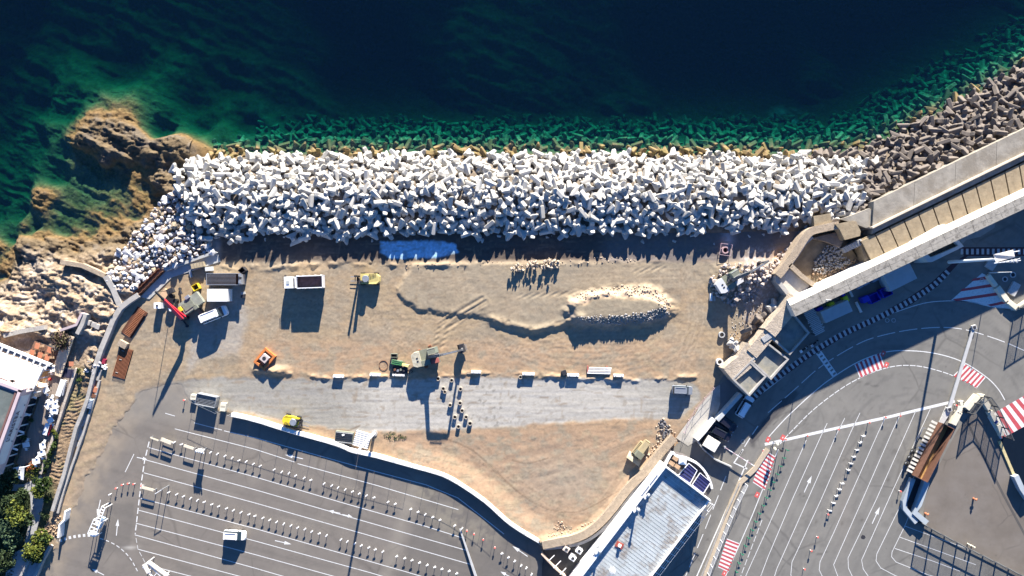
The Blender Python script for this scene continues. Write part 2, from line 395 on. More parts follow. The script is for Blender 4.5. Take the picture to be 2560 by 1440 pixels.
# --- sandy building site
CARPARK=[(60,1500),(110,1440),(150,1350),(190,1265),(225,1190),(270,1105),(315,1035),(360,980),(410,962),(450,966),(470,1000),(500,1022),(577,1037),(640,1051),(732,1080),(840,1110),(880,1127),(935,1139),(1030,1165),(1110,1188),(1165,1220),(1215,1255),(1280,1312),(1354,1362),(1400,1390),(1380,1700),(0,1700)]
ROADP=[(1354,1366),(1434,1358),(1520,1300),(1590,1222),(1640,1160),(1690,1096),(1720,1060),(1790,972),(1812,938),(1850,860),(1960,770),(2000,740),(2100,700),(2600,440),(2900,300),(2900,1700),(1300,1700)]
TRACK=[(340,985),(400,960),(560,942),(720,948),(1000,948),(1200,944),(1460,946),(1700,950),(1745,965),(1750,1000),(1700,1045),(1500,1050),(1300,1062),(1130,1075),(960,1078),(880,1078),(760,1062),(600,1028),(500,1010),(430,1010),(330,1040)]
BERM_TOP=[(1440,768),(1480,752),(1600,746),(1640,756),(1655,770),(1610,784),(1450,792)]
TERR=[(995,735),(1000,715),(1015,690),(1030,660),(1900,640),(1740,720),(1500,735),(1420,765),(1420,800),(1340,826),(1300,815),(1255,800),(1200,790),(1110,782),(1045,772),(1015,752)]
RUT=[((1085,870),(1100,815),(1150,775),(1205,745)),((1105,870),(1120,820),(1165,785),(1215,755)),((1300,742),(1420,733),(1540,722)),((1310,708),(1370,702)),((1590,680),(1660,668)),((1045,900),(1040,940),(1000,955))]
def h_sand(U,V):
    n=fbm(U/40,V/40,4,1)-.5; f=fbm(U/6,V/6,3,2)-.5; sct=ridged(U/30+V/200,V/9,3,4)-.5
    z=0.06+n*0.14+f*0.045+sct*0.015
    tr=sdpoly(U,V,TRACK)+10*(fbm(U/25,V/25,3,6)-.5); t=sstep(6,-6,tr)
    z=z*(1-t)+t*(0.02+(fbm(U/80,V/6,3,7)-.5)*0.05)
    # terrace step and berm
    te=sdpoly(U,V,TERR)+8*(fbm(U/18,V/18,3,8)-.5); z=z+0.36*sstep(9,-6,te+10*(fbm(U/9,V/9,3,18)-.5))*(1-t)*sstep(1750,1480,U)
    be=sdpoly(U,V,BERM_TOP)+26*(fbm(U/26,V/20,4,9)-.5); z=z+1.55*sstep(42,-4,be)+.45*np.exp(-(dline(U,V,[(1230,800),(1290,818),(1335,826),(1400,812),(1450,790)])/9)**2)*(1+0.25*(fbm(U/5,V/5,2,12)-.5)*sstep(0,14,be))
    # low ridge between work yard and sea road, ridge east-west beneath the track
    rg=dline(U,V,[(560,672),(700,668),(860,655),(1000,660),(1290,658),(1500,650),(1760,645),(1850,640)]); z=z+0.5*np.exp(-(rg/8)**2)*np.clip(fbm(U/22,V/15,3,14)*2.2-.9,0,1)
    rg=dline(U,V,[(660,925),(720,935),(820,945),(1000,938),(1200,934),(1380,940),(1480,947),(1600,950),(1740,940)]); z=z+0.40*np.exp(-(rg/6)**2)*np.clip(fbm(U/18,V/12,3,15)*2.4-.9,0,1)
    # spoil heap by the orange frame
    z=z+0.9*np.exp(-((U-690)/24)**2-((V-925)/9)**2)*(.7+.6*fbm(U/5,V/5,2,3)) + .5*np.exp(-((U-645)/12)**2-((V-925)/8)**2)
    # triangle: raised shoulders along the white wall and the stone wall
    w1=dline(U,V,[(935,1139),(1030,1165),(1110,1188),(1165,1220),(1215,1255),(1280,1312),(1354,1357)]); z=z+0.7*sstep(60,8,w1)*sstep(930,1080,U)
    w2=dline(U,V,[(1354,1357),(1434,1345),(1476,1323),(1518,1284),(1573,1215),(1640,1140)]); z=z+0.5*sstep(24,6,w2)*sstep(1100,1180,V)
    # heap against the mole (right)
    z=z+1.1*np.exp(-((U-1860)/70)**2-((V-690)/45)**2)*(.7+.6*fbm(U/8,V/8,2,19))+0.8*sstep(1800,1900,U)*sstep(730,640,V)
    # ruts with tread pattern
    for r in RUT:
        d=dline(U,V,r); z=z+np.exp(-(d/6)**2)*(-.05+.05*np.sin((U*0.6+V)/2.0))
    for r in (RUT[0],RUT[1]):
        d=dline(U,V,r); z=z+0.05*np.exp(-((d-8)/3)**2)
    # arcs swept by the grader
    rr=np.hypot(U-1480,(V-700)*1.25); z=z+0.009*np.sin(rr/3+7*fbm(U/30,V/30,2,20))*sstep(150,190,rr)*sstep(380,300,rr)*sstep(790,840,V)
    z=z+0.02*np.sin((V*0.8+U*0.25+20*fbm(U/60,V/60,2,23))/4)*sstep(1060,1100,V)*sstep(.45,.6,fbm(U/50,V/50,2,24))
    # sea road level
    sr=sstep(664,640,V)*(1-0*U); z=z*(1-sr*.8)+sr*(-0.02+(fbm(U/90,V/5,3,26)-.5)*.06)
    # leave the asphalt free
    for P in (CARPARK,ROADP):
        sd_=sdpoly(U,V,P)+26*(fbm(U/20,V/20,4,27)-.5)*sstep(500,300,U)+5*(fbm(U/9,V/9,2,28)-.5)
        k=sstep(-5,6,sd_); z=z*k+(-.12)*(1-k)
    return z
def c_sand(U,V,Z):
    n=fbm(U/70,V/55,4,71); n2=fbm(U/22,V/16,4,72); n3=fbm(U/4,V/4,3,73); st=fbm(U/60,V/7,4,74)
    C=np.zeros(U.shape+(3,))+np.array([0.318,0.242,0.155])
    C=mixc(C,sstep(.42,.62,n)*.8,(0.265,0.22,0.16)); C=mixc(C,sstep(.5,.68,n2)*.5,(0.34,0.243,0.15))
    C=mixc(C,sstep(.52,.7,st)*.45,(0.215,0.172,0.123)); C=mixc(C,sstep(.6,.8,n3)*.35,(0.44,0.35,0.25))
    te=sdpoly(U,V,TERR); C=mixc(C,sstep(8,-8,te)*.6,(0.28,0.235,0.17))
    be=sdpoly(U,V,BERM_TOP)+26*(fbm(U/26,V/20,4,9)-.5); C=mixc(C,sstep(2,-3,be),(0.27,0.225,0.16)); C=mixc(C,sstep(34,20,be)*sstep(1,6,be)*sstep(770,755,V),(0.44,0.33,0.23))  # sunlit north slope of the berm painted lighter
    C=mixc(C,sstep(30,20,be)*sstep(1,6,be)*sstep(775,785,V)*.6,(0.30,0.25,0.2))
    # orange clay bottom
    cl=sstep(830,880,V)*sstep(560,700,U)*sstep(1850,1600,U)*sstep(.35,.6,n2+.1*n); C=mixc(C,cl*.6,(0.37,0.24,0.145))
    cl=sstep(1060,1090,V)*sstep(950,1000,U)*sstep(.3,.55,n2); C=mixc(C,cl*.55,(0.34,0.23,0.15))
    gc=np.exp(-((U-1420)/120)**2-((V-1200)/70)**2); C=mixc(C,gc*.6,(0.29,0.255,0.2))
    # grey gravel track
    tr=sdpoly(U,V,TRACK)+14*(fbm(U/25,V/25,3,6)-.5); t=sstep(5,-5,tr)
    grey=np.zeros_like(C)+np.array([0.272,0.256,0.220]); grey=mixc(grey,sstep(840,1010,U+60*fbm(U/40,V/40,2,7))*sstep(1760,1500,U),(0.385,0.360,0.315))
    grey=mixc(grey,sstep(.45,.65,fbm(U/130,V/6,4,75))*.5,(0.28,0.265,0.24)); grey=mixc(grey,sstep(.55,.7,fbm(U/130,V/7,4,76))*.45*sstep(900,960,U),(0.43,0.41,0.375))
    grey=mixc(grey,sstep(560,360,U)*.8,(0.22,0.20,0.17))
    spots=sstep(.68,.78,fbm(U/9,V/9,3,80))*sstep(1080,1130,U)*sstep(1350,1250,U); grey=mixc(grey,spots*.6,(0.16,0.15,0.13))
    C=C*(1-t[...,None])+grey*t[...,None]
    # light gravel by the van
    gv=sdpoly(U,V,[(480,800),(500,790),(600,690),(620,800),(600,880),(500,900),(470,930),(470,850)])+14*(fbm(U/12,V/12,3,83)-.5); C=mixc(C,sstep(10,-14,gv)*.7,(0.30,0.28,0.25))
    # sea road: dark damp soil, white lime patch painted the blue of shade
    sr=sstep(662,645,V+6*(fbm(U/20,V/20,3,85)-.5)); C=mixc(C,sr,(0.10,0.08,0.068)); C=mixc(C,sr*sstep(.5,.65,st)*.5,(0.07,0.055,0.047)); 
    C=mixc(C,sr*sstep(1480,1540,U)*.75,(0.17,0.15,0.14)); C=mixc(C,sstep(560,540,U)*sr,(0.3,0.27,0.25))
    lime=sdpoly(U,V,[(952,604),(1100,602),(1140,610),(1145,632),(1100,644),(975,646),(950,632)])+8*(fbm(U/8,V/8,3,86)-.5); C=mixc(C,sstep(3,-3,lime)*(.75+.25*sstep(.4,.6,n3)),(0.36,0.60,0.78))
    lm=np.exp(-((U-1820)/14)**2-((V-595)/26)**2); C=mixc(C,lm*.6,(.5,.5,.52))
    # left bank of earth next to the car park
    lb=sstep(330,300,U)*sstep(960,1000,V); C=mixc(C,lb*sstep(.4,.6,n2)*.5,(0.34,0.25,0.17))
    ed=sdpoly(U,V,CARPARK); C=mixc(C,sstep(26,0,ed)*sstep(520,400,U)*.55*sstep(.3,.6,n2),(0.22,0.185,0.145))
    # broken ground under the mole
    rb=sstep(1840,1880,U)*sstep(600,640,V); C=mixc(C,rb*.7,(0.27,0.22,0.19)); C=mixc(C,rb*sstep(.55,.65,n3)*.5,(0.45,0.42,0.4))
    C=mixc(C,np.exp(-((U-1950)/16)**2-((V-640)/22)**2),(0.5,0.27,0.12))
    # crossing wheel tracks of the yard
    for pth,w_ in (([(620,700),(800,760),(1000,840),(1200,870),(1500,880),(1720,850)],16),([(560,860),(760,900),(960,880),(1100,820),(1300,760)],14),([(700,660),(900,740),(960,830),(1040,900)],13),([(1000,690),(1250,720),(1480,700),(1700,690)],15),([(1720,680),(1740,800),(1700,920)],14),([(480,900),(420,860),(400,800)],12),([(1250,870),(1420,910),(1600,900),(1740,880)],13),([(1000,1120),(1250,1180),(1450,1150),(1600,1090)],15),([(1150,1100),(1350,1250),(1480,1280),(1560,1190)],13),([(1300,880),(1380,860),(1470,850),(1640,850)],10)):
        d=dline(U,V,smooth_line(pth,5)); d=d+3*(fbm(U/25,V/25,2,33)-.5)
        for off in (0,w_):
            k=np.exp(-((d-off)/2.6)**2)*(.25+.75*sstep(.35,.6,fbm(U/40,V/40,2,34))); C=mixc(C,k*.38*sstep(-.6,.4,np.sin((U+V*.7)/1.9)),(0.19,0.145,0.10)); C=mixc(C,np.exp(-((d-off-4)/1.8)**2)*.22,(0.42,0.33,0.235))
    dk=sstep(.62,.74,fbm(U/14,V/10,4,92)); C=mixc(C,dk*.35,(0.19,0.15,0.105))
    # wet dark marks
    mk=sstep(.70,.78,fbm(U/45,V/6,4,90)); C=mixc(C,mk*.6,(0.22,0.17,0.12))
    mk=sstep(.73,.80,fbm(U/11,V/40,4,91)); C=mixc(C,mk*.4,(0.24,0.18,0.12))
    for pth,w_ in (([(1110,1095),(1180,1125),(1240,1180),(1300,1235)],1.6),([(1280,1150),(1320,1158),(1370,1145)],1.5),([(1225,1160),(1330,1255),(1440,1280),(1540,1230)],1.0),([(840,1075),(870,1076),(900,1064)],2.0),([(640,1030),(780,1068),(860,1078)],1.0)):
        d=dline(U,V,smooth_line(pth,5)); C=mixc(C,sstep(w_+1.2,w_-1,d)*.6,(0.17,0.12,0.08))
    return C
def keep_sand(U,V):
    return (sdpoly(U,V,LEFTPOLY)>-3)&(sdpoly(U,V,ROADP)>-14)&(sdpoly(U,V,[(0,1600)]+[p for p in CARPARK if p[1]>1000 or p[0]<500]+[(1380,1700)])>-45)&(V>arm_edge(U))
def arm_edge(U): return np.interp(U,[0,420,470,520,2000,2050,2200],[700,660,640,588,560,560,500])

def c_sea2(U,V,Z):
    C=c_sea(U,V,Z); R=c_rock(U,V,Z); t=(sstep(600,540,U)*sstep(520,480,V))[...,None]; return C*(1-t)+R*t
m_seabed=mat('seabed',(0,0,0),.95,.35,.9,bump=.25,bscale=1.5,attr=True,spec=.1)
m_rock=mat('shore_rock',(0,0,0),.9,.30,1.3,bump=.30,bscale=2.2,attr=True,spec=.15)
m_sand=mat('site_soil',(0,0,0),.95,.14,1.2,bump=.035,bscale=2.5,attr=True,spec=.1)
seabed=grid('sea_bed',-260,2860,-260,640,5,h_sea,c_sea2,lambda U,V:~((U<455)&(V>214)),m_seabed); seabed['kind']='structure'
shore=grid('rocky_shore',-260,520,200,1560,2.6,h_rock,c_rock,lambda U,V:keep_rock(U,V)&((U<462)|(V>660)),m_rock); shore['kind']='structure'
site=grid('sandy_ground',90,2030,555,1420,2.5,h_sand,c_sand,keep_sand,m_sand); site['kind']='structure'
# ---- water: one closed body, clear with absorption, faint blue backscatter
def water_mat(name,absorb,dens,back,backmix,bumpd):
    m=bpy.data.materials.new(name); m.use_nodes=True; t=m.node_tree; N=t.nodes; L=t.links
    for n in list(N): N.remove(n)
    out=N.new('ShaderNodeOutputMaterial'); tr=N.new('ShaderNodeBsdfTransparent'); df=N.new('ShaderNodeBsdfDiffuse'); gl=N.new('ShaderNodeBsdfGlossy')
    df.inputs[0].default_value=(*back,1); gl.inputs['Roughness'].default_value=.08
    m1=N.new('ShaderNodeMixShader'); m1.inputs[0].default_value=backmix; L.new(tr.outputs[0],m1.inputs[1]); L.new(df.outputs[0],m1.inputs[2])
    m2=N.new('ShaderNodeMixShader')
    geo=N.new('ShaderNodeNewGeometry'); mp=N.new('ShaderNodeMapping'); mp.inputs['Rotation'].default_value=(0,0,.5); mp.inputs['Scale'].default_value=(.7,1.8,1); L.new(geo.outputs['Position'],mp.inputs[0])
    nz=N.new('ShaderNodeTexNoise'); nz.inputs['Scale'].default_value=.8; nz.inputs['Detail'].default_value=5; L.new(mp.outputs[0],nz.inputs['Vector'])
    bp=N.new('ShaderNodeBump'); bp.inputs['Distance'].default_value=bumpd; L.new(nz.outputs[0],bp.inputs['Height'])
    L.new(bp.outputs[0],gl.inputs['Normal']); m2.inputs[0].default_value=.035
    L.new(m1.outputs[0],m2.inputs[1]); L.new(gl.outputs[0],m2.inputs[2]); L.new(m2.outputs[0],out.inputs[0])
    if dens>0:
        va=N.new('ShaderNodeVolumeAbsorption'); va.inputs['Color'].default_value=(*absorb,1); va.inputs['Density'].default_value=dens; L.new(va.outputs[0],out.inputs['Volume'])
    return m
m_water=water_mat('sea_water',(0.12,0.775,0.765),0.36,(0.003,0.020,0.048),0.18,.08)
wb=MB(); wb.box(0,0,(WL-45)/2,330,330,45+WL)
water=wb.build('sea_water',m_water,kind='structure')
# ================= ASPHALT, MARKINGS =================
m_asph=mat('car_park_asphalt',(0.178,0.158,0.137),.9,.10,.12,bump=.02,bscale=12,var2=((0.225,0.20,0.17),.045,.52,.6),spec=.2,var3=((.10,.09,.08),.11,.02,.55))
m_asph2=mat('road_asphalt',(0.182,0.174,0.156),.9,.10,.15,bump=.02,bscale=12,var2=((0.225,0.214,0.19),.05,.5,.6),spec=.2,var3=((.10,.095,.09),.10,.02,.6))
m_white=mat('road_paint_white',(0.62,0.62,0.60),.7,.12,2.5,var2=((0.3,0.29,0.27),3.0,.60,.6))
m_red=mat('road_paint_red',(0.42,0.07,0.08),.7,.15,2.0,var2=((0.25,0.2,0.18),2.5,.62,.5))
m_conc=mat('concrete',(0.36,0.34,0.31),.9,.16,.8,bump=.03,var2=((.24,.22,.2),.6,.56,.5))
m_concw=mat('white_concrete',(0.74,0.73,0.70),.85,.08,1.0,bump=.02)
m_concg=mat('grey_concrete',(0.36,0.36,0.35),.9,.15,.8,bump=.03)
m_beige=mat('beige_stone',(0.34,0.27,0.195),.95,.25,1.5,bump=.12,var2=((0.36,0.28,0.2),1.2,.58,.6))
m_dark=mat('dark_steel',(0.03,0.03,0.035),.6,.2,2); m_black=mat('black_rubber',(0.02,0.02,0.02),.8,.2,3)
m_metal=mat('galvanised_steel',(0.42,0.44,0.46),.45,.12,2,metal=.6); m_wpaint=mat('white_paint',(0.80,0.80,0.79),.4,.05,1.5)
m_rust=mat('rusty_steel',(0.16,0.07,0.04),.85,.3,2.0,bump=.02)
m_glass=mat('dark_glass',(0.02,0.03,0.04),.08,.1,1,spec=.9)
def slab(name,poly,z,material,kind='structure',t=0.25,parent=None):
    from mathutils.geometry import tessellate_polygon
    P=[uv2xy(*p) for p in poly]; mb=MB()
    for tr in tessellate_polygon([[Vector((x,y,0)) for x,y in P]]):
        a,b,c=[P[i] for i in tr]
        if (b[0]-a[0])*(c[1]-a[1])-(b[1]-a[1])*(c[0]-a[0])<0: b,c=c,b
        mb.face([(*a,z),(*b,z),(*c,z)])
    for i in range(len(P)):
        a,b=P[i],P[(i+1)%len(P)]; mb.face([(*a,z-t),(*b,z-t),(*b,z),(*a,z)])
    o=mb.build(name,material,parent=parent)
    if kind: o['kind']=kind
    return o
LOT=[(20,1600),(60,1440),(110,1350),(170,1240),(240,1090),(300,1010),(370,955),(500,965)]+CARPARK[10:-3]+[(1353,1600)]
def c_lot(U,V,Z):
    n=fbm(U/60,V/40,4,121); n2=fbm(U/14,V/14,4,122); st=fbm((U*.27-V*.96)/9,(U*.96+V*.27)/160,4,123)
    C=np.zeros(U.shape+(3,))+np.array([.172,.153,.133]); C=mixc(C,sstep(.45,.7,n)*.5,(.20,.178,.15)); C=mixc(C,sstep(.55,.72,st)*.35,(.125,.113,.10))
    ed=-sdpoly(U,V,CARPARK)+22*(fbm(U/26,V/26,4,27)-.5)
    lf=sstep(560,420,U+(V-1000)*.2)
    C=mixc(C,sstep(62,6,ed)*lf*.75*sstep(.25,.6,n2*.5+n*.5),(.285,.235,.175)); C=mixc(C,sstep(100,50,U-(560-(V-960)*.9))*sstep(120,60,V-960)*.6,(.21,.195,.17))
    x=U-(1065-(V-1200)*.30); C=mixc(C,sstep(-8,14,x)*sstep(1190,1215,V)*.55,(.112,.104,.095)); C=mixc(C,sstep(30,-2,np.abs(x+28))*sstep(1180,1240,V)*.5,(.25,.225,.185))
    for a,b,r in ((1130,1300,40),(1060,1230,26),(1200,1340,30)): C=mixc(C,np.exp(-(((U-a)/r/1.6)**2+((V-b)/r)**2))*.5*sstep(.35,.6,n2),(.27,.24,.18))
    x=U-(335-(V-1250)*.1); C=mixc(C,sstep(-70,-60,x)*sstep(6,-2,x)*sstep(1250,1265,V)*sstep(1390,1370,V)*.4,(.12,.112,.102))
    C=mixc(C,np.exp(-((U-325)/16)**2-((V-1369)/4)**2)*.8,(.4,.38,.34)); C=mixc(C,np.exp(-((U-790)/5)**2-((V-1227)/6)**2)*.6,(.05,.05,.05))
    return C
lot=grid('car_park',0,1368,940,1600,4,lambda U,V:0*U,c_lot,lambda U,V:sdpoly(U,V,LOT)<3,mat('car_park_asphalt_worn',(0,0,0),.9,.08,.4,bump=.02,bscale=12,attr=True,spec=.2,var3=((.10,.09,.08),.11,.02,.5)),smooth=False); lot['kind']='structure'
ROADPOLY=([(1354,1372),(1500,1330),(1600,1230),(1690,1112),(1712,1092),(1722,1070),(1770,1000),(1800,950),(1840,880),(1930,790),(1985,745),(2150,660),(2600,430),(2900,290),(2900,1700),(1354,1700)])
def c_road(U,V,Z):
    n=fbm(U/80,V/80,4,131); n2=fbm(U/12,V/12,4,132); rr=np.hypot(U-2270,V-1120); st=fbm(rr/8,np.arctan2(V-1120,U-2270)*4,4,133); st2=fbm((U*.9+V*.42)/10,(V*.9-U*.42)/150,4,134)
    C=np.zeros(U.shape+(3,))+np.array([.178,.170,.152]); C=mixc(C,sstep(.4,.68,n)*.5,(.212,.200,.176)); C=mixc(C,sstep(.52,.7,st)*sstep(1080,1040,V)*.45,(.125,.12,.112)); C=mixc(C,sstep(.5,.7,st2)*sstep(1040,1080,V)*.35,(.14,.133,.122))
    C=mixc(C,sstep(.62,.72,n2)*.3,(.115,.11,.10))
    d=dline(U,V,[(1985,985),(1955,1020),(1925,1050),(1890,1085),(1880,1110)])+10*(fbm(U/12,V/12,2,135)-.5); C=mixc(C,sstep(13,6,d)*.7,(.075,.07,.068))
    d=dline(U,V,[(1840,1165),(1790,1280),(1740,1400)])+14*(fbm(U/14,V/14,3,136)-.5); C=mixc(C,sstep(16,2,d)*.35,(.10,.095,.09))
    C=mixc(C,np.exp(-((U-2400)/24)**2-((V-985)/22)**2)*.6,(.25,.235,.20)); C=mixc(C,np.exp(-((U-2110)/22)**2-((V-1260)/120)**2)*.3,(.23,.20,.17))
    for a,b,r in ((2041,1304,4),(2105,1308,4),(2155,1300,4),(2237,1127,4),(2110,1150,3),(2220,1200,4),(2340,1250,3)): C=mixc(C,np.exp(-((U-a)**2+(V-b)**2)/r**2)*.6,(.08,.07,.06))
    for pth in ([(1935,1060),(1960,1040),(1990,1020),(2010,1018)],[(2030,1380),(2050,1385),(2070,1378)],[(1995,1232),(2010,1240)],[(2130,950),(2160,958),(2200,968)],[(1965,1095),(1990,1075),(2010,1058),(2020,1040)]):
        d=dline(U,V,smooth_line(pth,4)); C=mixc(C,sstep(2.4,.6,d)*.6,(.08,.075,.07))
    return C
road=grid('road',1350,2880,290,1690,5,lambda U,V:0*U,c_road,lambda U,V:sdpoly(U,V,ROADPOLY)<4,mat('road_asphalt_worn',(0,0,0),.9,.08,.4,bump=.02,bscale=12,attr=True,spec=.2,var3=((.09,.085,.08),.10,.02,.5)),smooth=False); road['kind']='structure'
def line(pts,w=1.6,z=.004,m=m_white,parent=lot,name='lane_line'):
    mb=MB(); strip(mb,[uv2xy(*p) for p in pts],w/S,z); return mb.build(name,m,parent=parent)
def dashes(pts,w,on,off,z=.004,m=m_white,parent=lot,name='dashed_line'):
    Ln=length(pts); s=0
    while s<Ln:
        line(sub_line(pts,s,min(s+on,Ln)),w,z,m,parent,name); s+=on+off
def arrow(cx,cy,dx,dy,Ln,parent,w=9):
    d=Vector((dx,dy)).normalized(); n=Vector((-d.y,d.x)); c=Vector((cx,cy)); mb=MB()
    tip=c+d*Ln/2; hb=c+d*(Ln/2-Ln*.42); tail=c-d*Ln/2
    mb.face([(*uv2xy(*(tip)),.005),(*uv2xy(*(hb+n*w/2)),.005),(*uv2xy(*(hb-n*w/2)),.005)])
    mb.face([(*uv2xy(*(hb+n*1)),.005),(*uv2xy(*(tail+n*1)),.005),(*uv2xy(*(tail-n*1)),.005),(*uv2xy(*(hb-n*1)),.005)])
    mb.build('painted_arrow',m_white,parent=parent)
for L_ in ([(437,1072),(637,1123),(736,1155)],[(744,1159),(940,1213),(1146,1274)],[(372,1119),(640,1193),(860,1258),(1065,1316),(1160,1346)],[(362,1149),(640,1225),(900,1300),(1170,1377)],
   [(360,1182),(640,1258),(900,1332),(1180,1412)],[(350,1245),(640,1322),(1017,1430),(1060,1443)],[(345,1275),(640,1353),(927,1432),(980,1448)],[(340,1308),(640,1387),(850,1445)],[(337,1337),(640,1421),(740,1450)],[(345,1373),(600,1441),(640,1452)],[(390,1418),(560,1462)],
   [(413,1033),(437,1040)],[(560,1077),(640,1095),(925,1175),(1065,1212),(1145,1245),(1260,1335)],[(485,1057),(555,1075)],[(335,1135),(313,1180)]): line(L_,1.7)
dashes([(373,1104),(362,1149),(352,1215),(345,1275),(338,1335)],2.6,15,6)
dashes([(340,1345),(345,1373),(362,1405),(382,1440)],1.2,12,6)
dashes(smooth_line([(138,1357),(170,1345),(205,1339),(235,1338)]),7,6,6)
dashes(smooth_line([(250,1346),(275,1355),(300,1370),(325,1395),(345,1430)]),2,9,6)
for a in ((247,1270,-8,40,42),(293,1318,3,-30,42),(355,1146,30,6,26),(735,1142,-40,-9,46),(708,1356,40,9,42),(836,1280,-40,-9,30),(868,1289,40,9,26),(245,1430,-28,-14,34),(1300,1378,-32,-22,46),(1266,1437,-26,-14,34)): arrow(*a,lot)
# right side
def rl(pts,w=1.8,**k): line(pts,w,parent=road,**k)
rl(smooth_line([(1905,982),(1920,972),(2020,895),(2110,838),(2205,791)]));rl(smooth_line([(2237,781),(2310,758),(2377,752),(2430,756),(2470,765),(2527,774)]))
dashes(smooth_line([(1920,1032),(1985,975),(2050,918),(2130,868),(2192,842),(2295,822),(2395,821),(2495,849),(2580,885)]),1.8,46,10,parent=road)
rl(smooth_line([(1915,1100),(1965,1045),(2035,980),(2080,945),(2145,905),(2215,880),(2280,877),(2345,885),(2407,905),(2465,942),(2495,972),(2512,1000)]),2.2)
dashes(smooth_line([(1950,1110),(1977,1080),(2042,1017),(2130,955),(2215,920),(2285,914),(2357,930),(2410,952),(2442,970)]),2,14,3,parent=road)
LN=[((2016,1100),(1920,1317),(1880,1405),(1862,1445)),((2068,1058),(2057,1080),(1980,1250),(1920,1392),(1900,1445)),((2112,1045),(2092,1084),(2010,1270),(1942,1422),(1935,1445)),((2150,1032),(2127,1080),(2050,1255),(1980,1405),(1977,1437),(1984,1460)),
 ((2215,1040),(2196,1080),(2085,1330),(2050,1405),(2048,1425),(2058,1445)),((2252,1033),(2230,1080),(2160,1240),(2084,1412),(2096,1445)),((2289,1028),(2266,1080),(2190,1250),(2120,1395),(2121,1420),(2135,1450)),((2326,1022),(2299,1080),(2230,1230),(2154,1400),(2158,1422),(2180,1455)),
 ((2365,1015),(2330,1095),(2257,1252),(2192,1385),(2190,1402),(2202,1420),(2240,1440),(2290,1455)),((2282,1267),(2262,1315),(2230,1380),(2229,1392),(2240,1405),(2320,1437),(2380,1455))]
for L_ in LN: rl(L_,1.35)
for L_ in (((2262,1315),(2330,1340),(2420,1372)),((2250,1343),(2330,1372),(2440,1412)),((2237,1371),(2330,1402),(2400,1428))): rl(L_,1.4)
rl([(1912,1111),(2080,1073),(2215,1044),(2387,1003)],7)
rl([(1870,1150),(1740,1445)],3.0,name='edge_line'); 
rl([(1946,1122),(1920,1190),(1880,1290),(1812,1445)],2.0); dashes([(1905,1300),(1850,1445)],1.4,16,5,parent=road)
dashes([(1895,1065),(1880,1087),(1845,1143)],2.2,26,10,parent=road); dashes([(1815,1190),(1760,1330),(1712,1445)],1.8,38,14,parent=road); rl([(1858,1123),(1835,1157),(1868,1172)],4)
arrow(2020,1210,20,-44,46,road,10); arrow(2190,1288,20,-44,46,road,10)
def zebra(q,n,name,parent=road,frac=.5):
    """quad a,b,c,d ; stripes run a->d, laid side by side from a to b"""
    a,b,c,d=[Vector(p) for p in q]; t=MB(); t.face([(*uv2xy(*p),.004) for p in (a,d,c,b)]); base=t.build('painted_ground',m_white,parent=parent)
    for i in range(n):
        s=(i+.5-frac/2)/n; e=(i+.5+frac/2)/n
        mb=MB(); mb.face([(*uv2xy(*p),.008) for p in (a.lerp(b,s),d.lerp(c,s),d.lerp(c,e),a.lerp(b,e))]); mb.build(name,m_red,parent=parent)
zebra([(2136,912),(2200,882),(2212,917),(2150,945)],6,'red_stripe')
zebra([(2412,910),(2464,944),(2442,970),(2382,940)],6,'red_stripe')
zebra([(1908,1122),(1882,1206),(1912,1226),(1939,1142)],9,'red_stripe')
zebra([(1817,1346),(1795,1418),(1821,1430),(1848,1358)],8,'red_stripe')
zebra([(2468,1042),(2568,985),(2620,1040),(2502,1100)],6,'red_stripe')
zebra([(2376,752),(2468,690),(2560,790),(2520,775)],4,'red_stripe',frac=.3) if False else None
tri=MB(); tri.face([(*uv2xy(*p),.004) for p in ((2376,752),(2430,756),(2530,776),(2545,773),(2470,690),(2455,683))]); tri.build('painted_ground',m_white,parent=road)
for q in (((2432,697),(2464,691),(2470,698),(2428,703)),((2405,722),(2482,709),(2488,716),(2400,729)),((2381,748),(2500,730),(2505,737),(2392,753)),((2468,762),(2517,751),(2522,757),(2478,766))):
    mb=MB(); mb.face([(*uv2xy(*p),.008) for p in q]); mb.build('red_stripe',m_red,parent=road)
a,b=Vector((2042,875)),Vector((2088,940))
gb=MB(); gb.face([(*uv2xy(*p),.004) for p in ((2037,880),(2082,944),(2093,935),(2049,871))]); gb.build('painted_ground',m_white,parent=road)
for i in range(7):
    c=Vector((2047,882)).lerp(Vector((2086,934)),i/6); d=Vector((.6,.8)); n=Vector((.8,-.6)); mb=MB()
    mb.face([(*uv2xy(*p),.008) for p in (c-d*2.3-n*4,c-d*2.3+n*4,c+d*2.3+n*4,c+d*2.3-n*4)]); mb.build('dark_gap',m_asph2,parent=road)
def blocks(pts,step,w,l,mA=m_conc):
    P=resample(pts,step); i=0
    for p,q in zip(P[:-1],P[1:]):
        p=Vector(p);q=Vector(q); d=(q-p).normalized(); n=Vector((-d.y,d.x)); c=p
        mb=MB(); mb.face([(*uv2xy(*x),.006) for x in (c-d*w/2-n*l/2,c-d*w/2+n*l/2,c+d*w/2+n*l/2,c+d*w/2-n*l/2)]); mb.build('crossing_block',mA,parent=road)
foot=slab('footpath',[(1862,1010),(1905,965),(2020,880),(2110,826),(2200,785),(2270,745),(2330,705),(2378,660),(2410,640),(2395,618),(2560,618),(2600,618),(2600,640),(2420,640),(2395,660),(2345,715),(2280,760),(2200,800),(2110,842),(2030,890),(1915,974),(1875,1015)],.006,mat('dark_red_paving',(0.07,0.035,0.04),.9,.2,1))
mc=mat('worn_grey_paint',(0.42,0.42,0.41),.8,.2,3,bump=0)
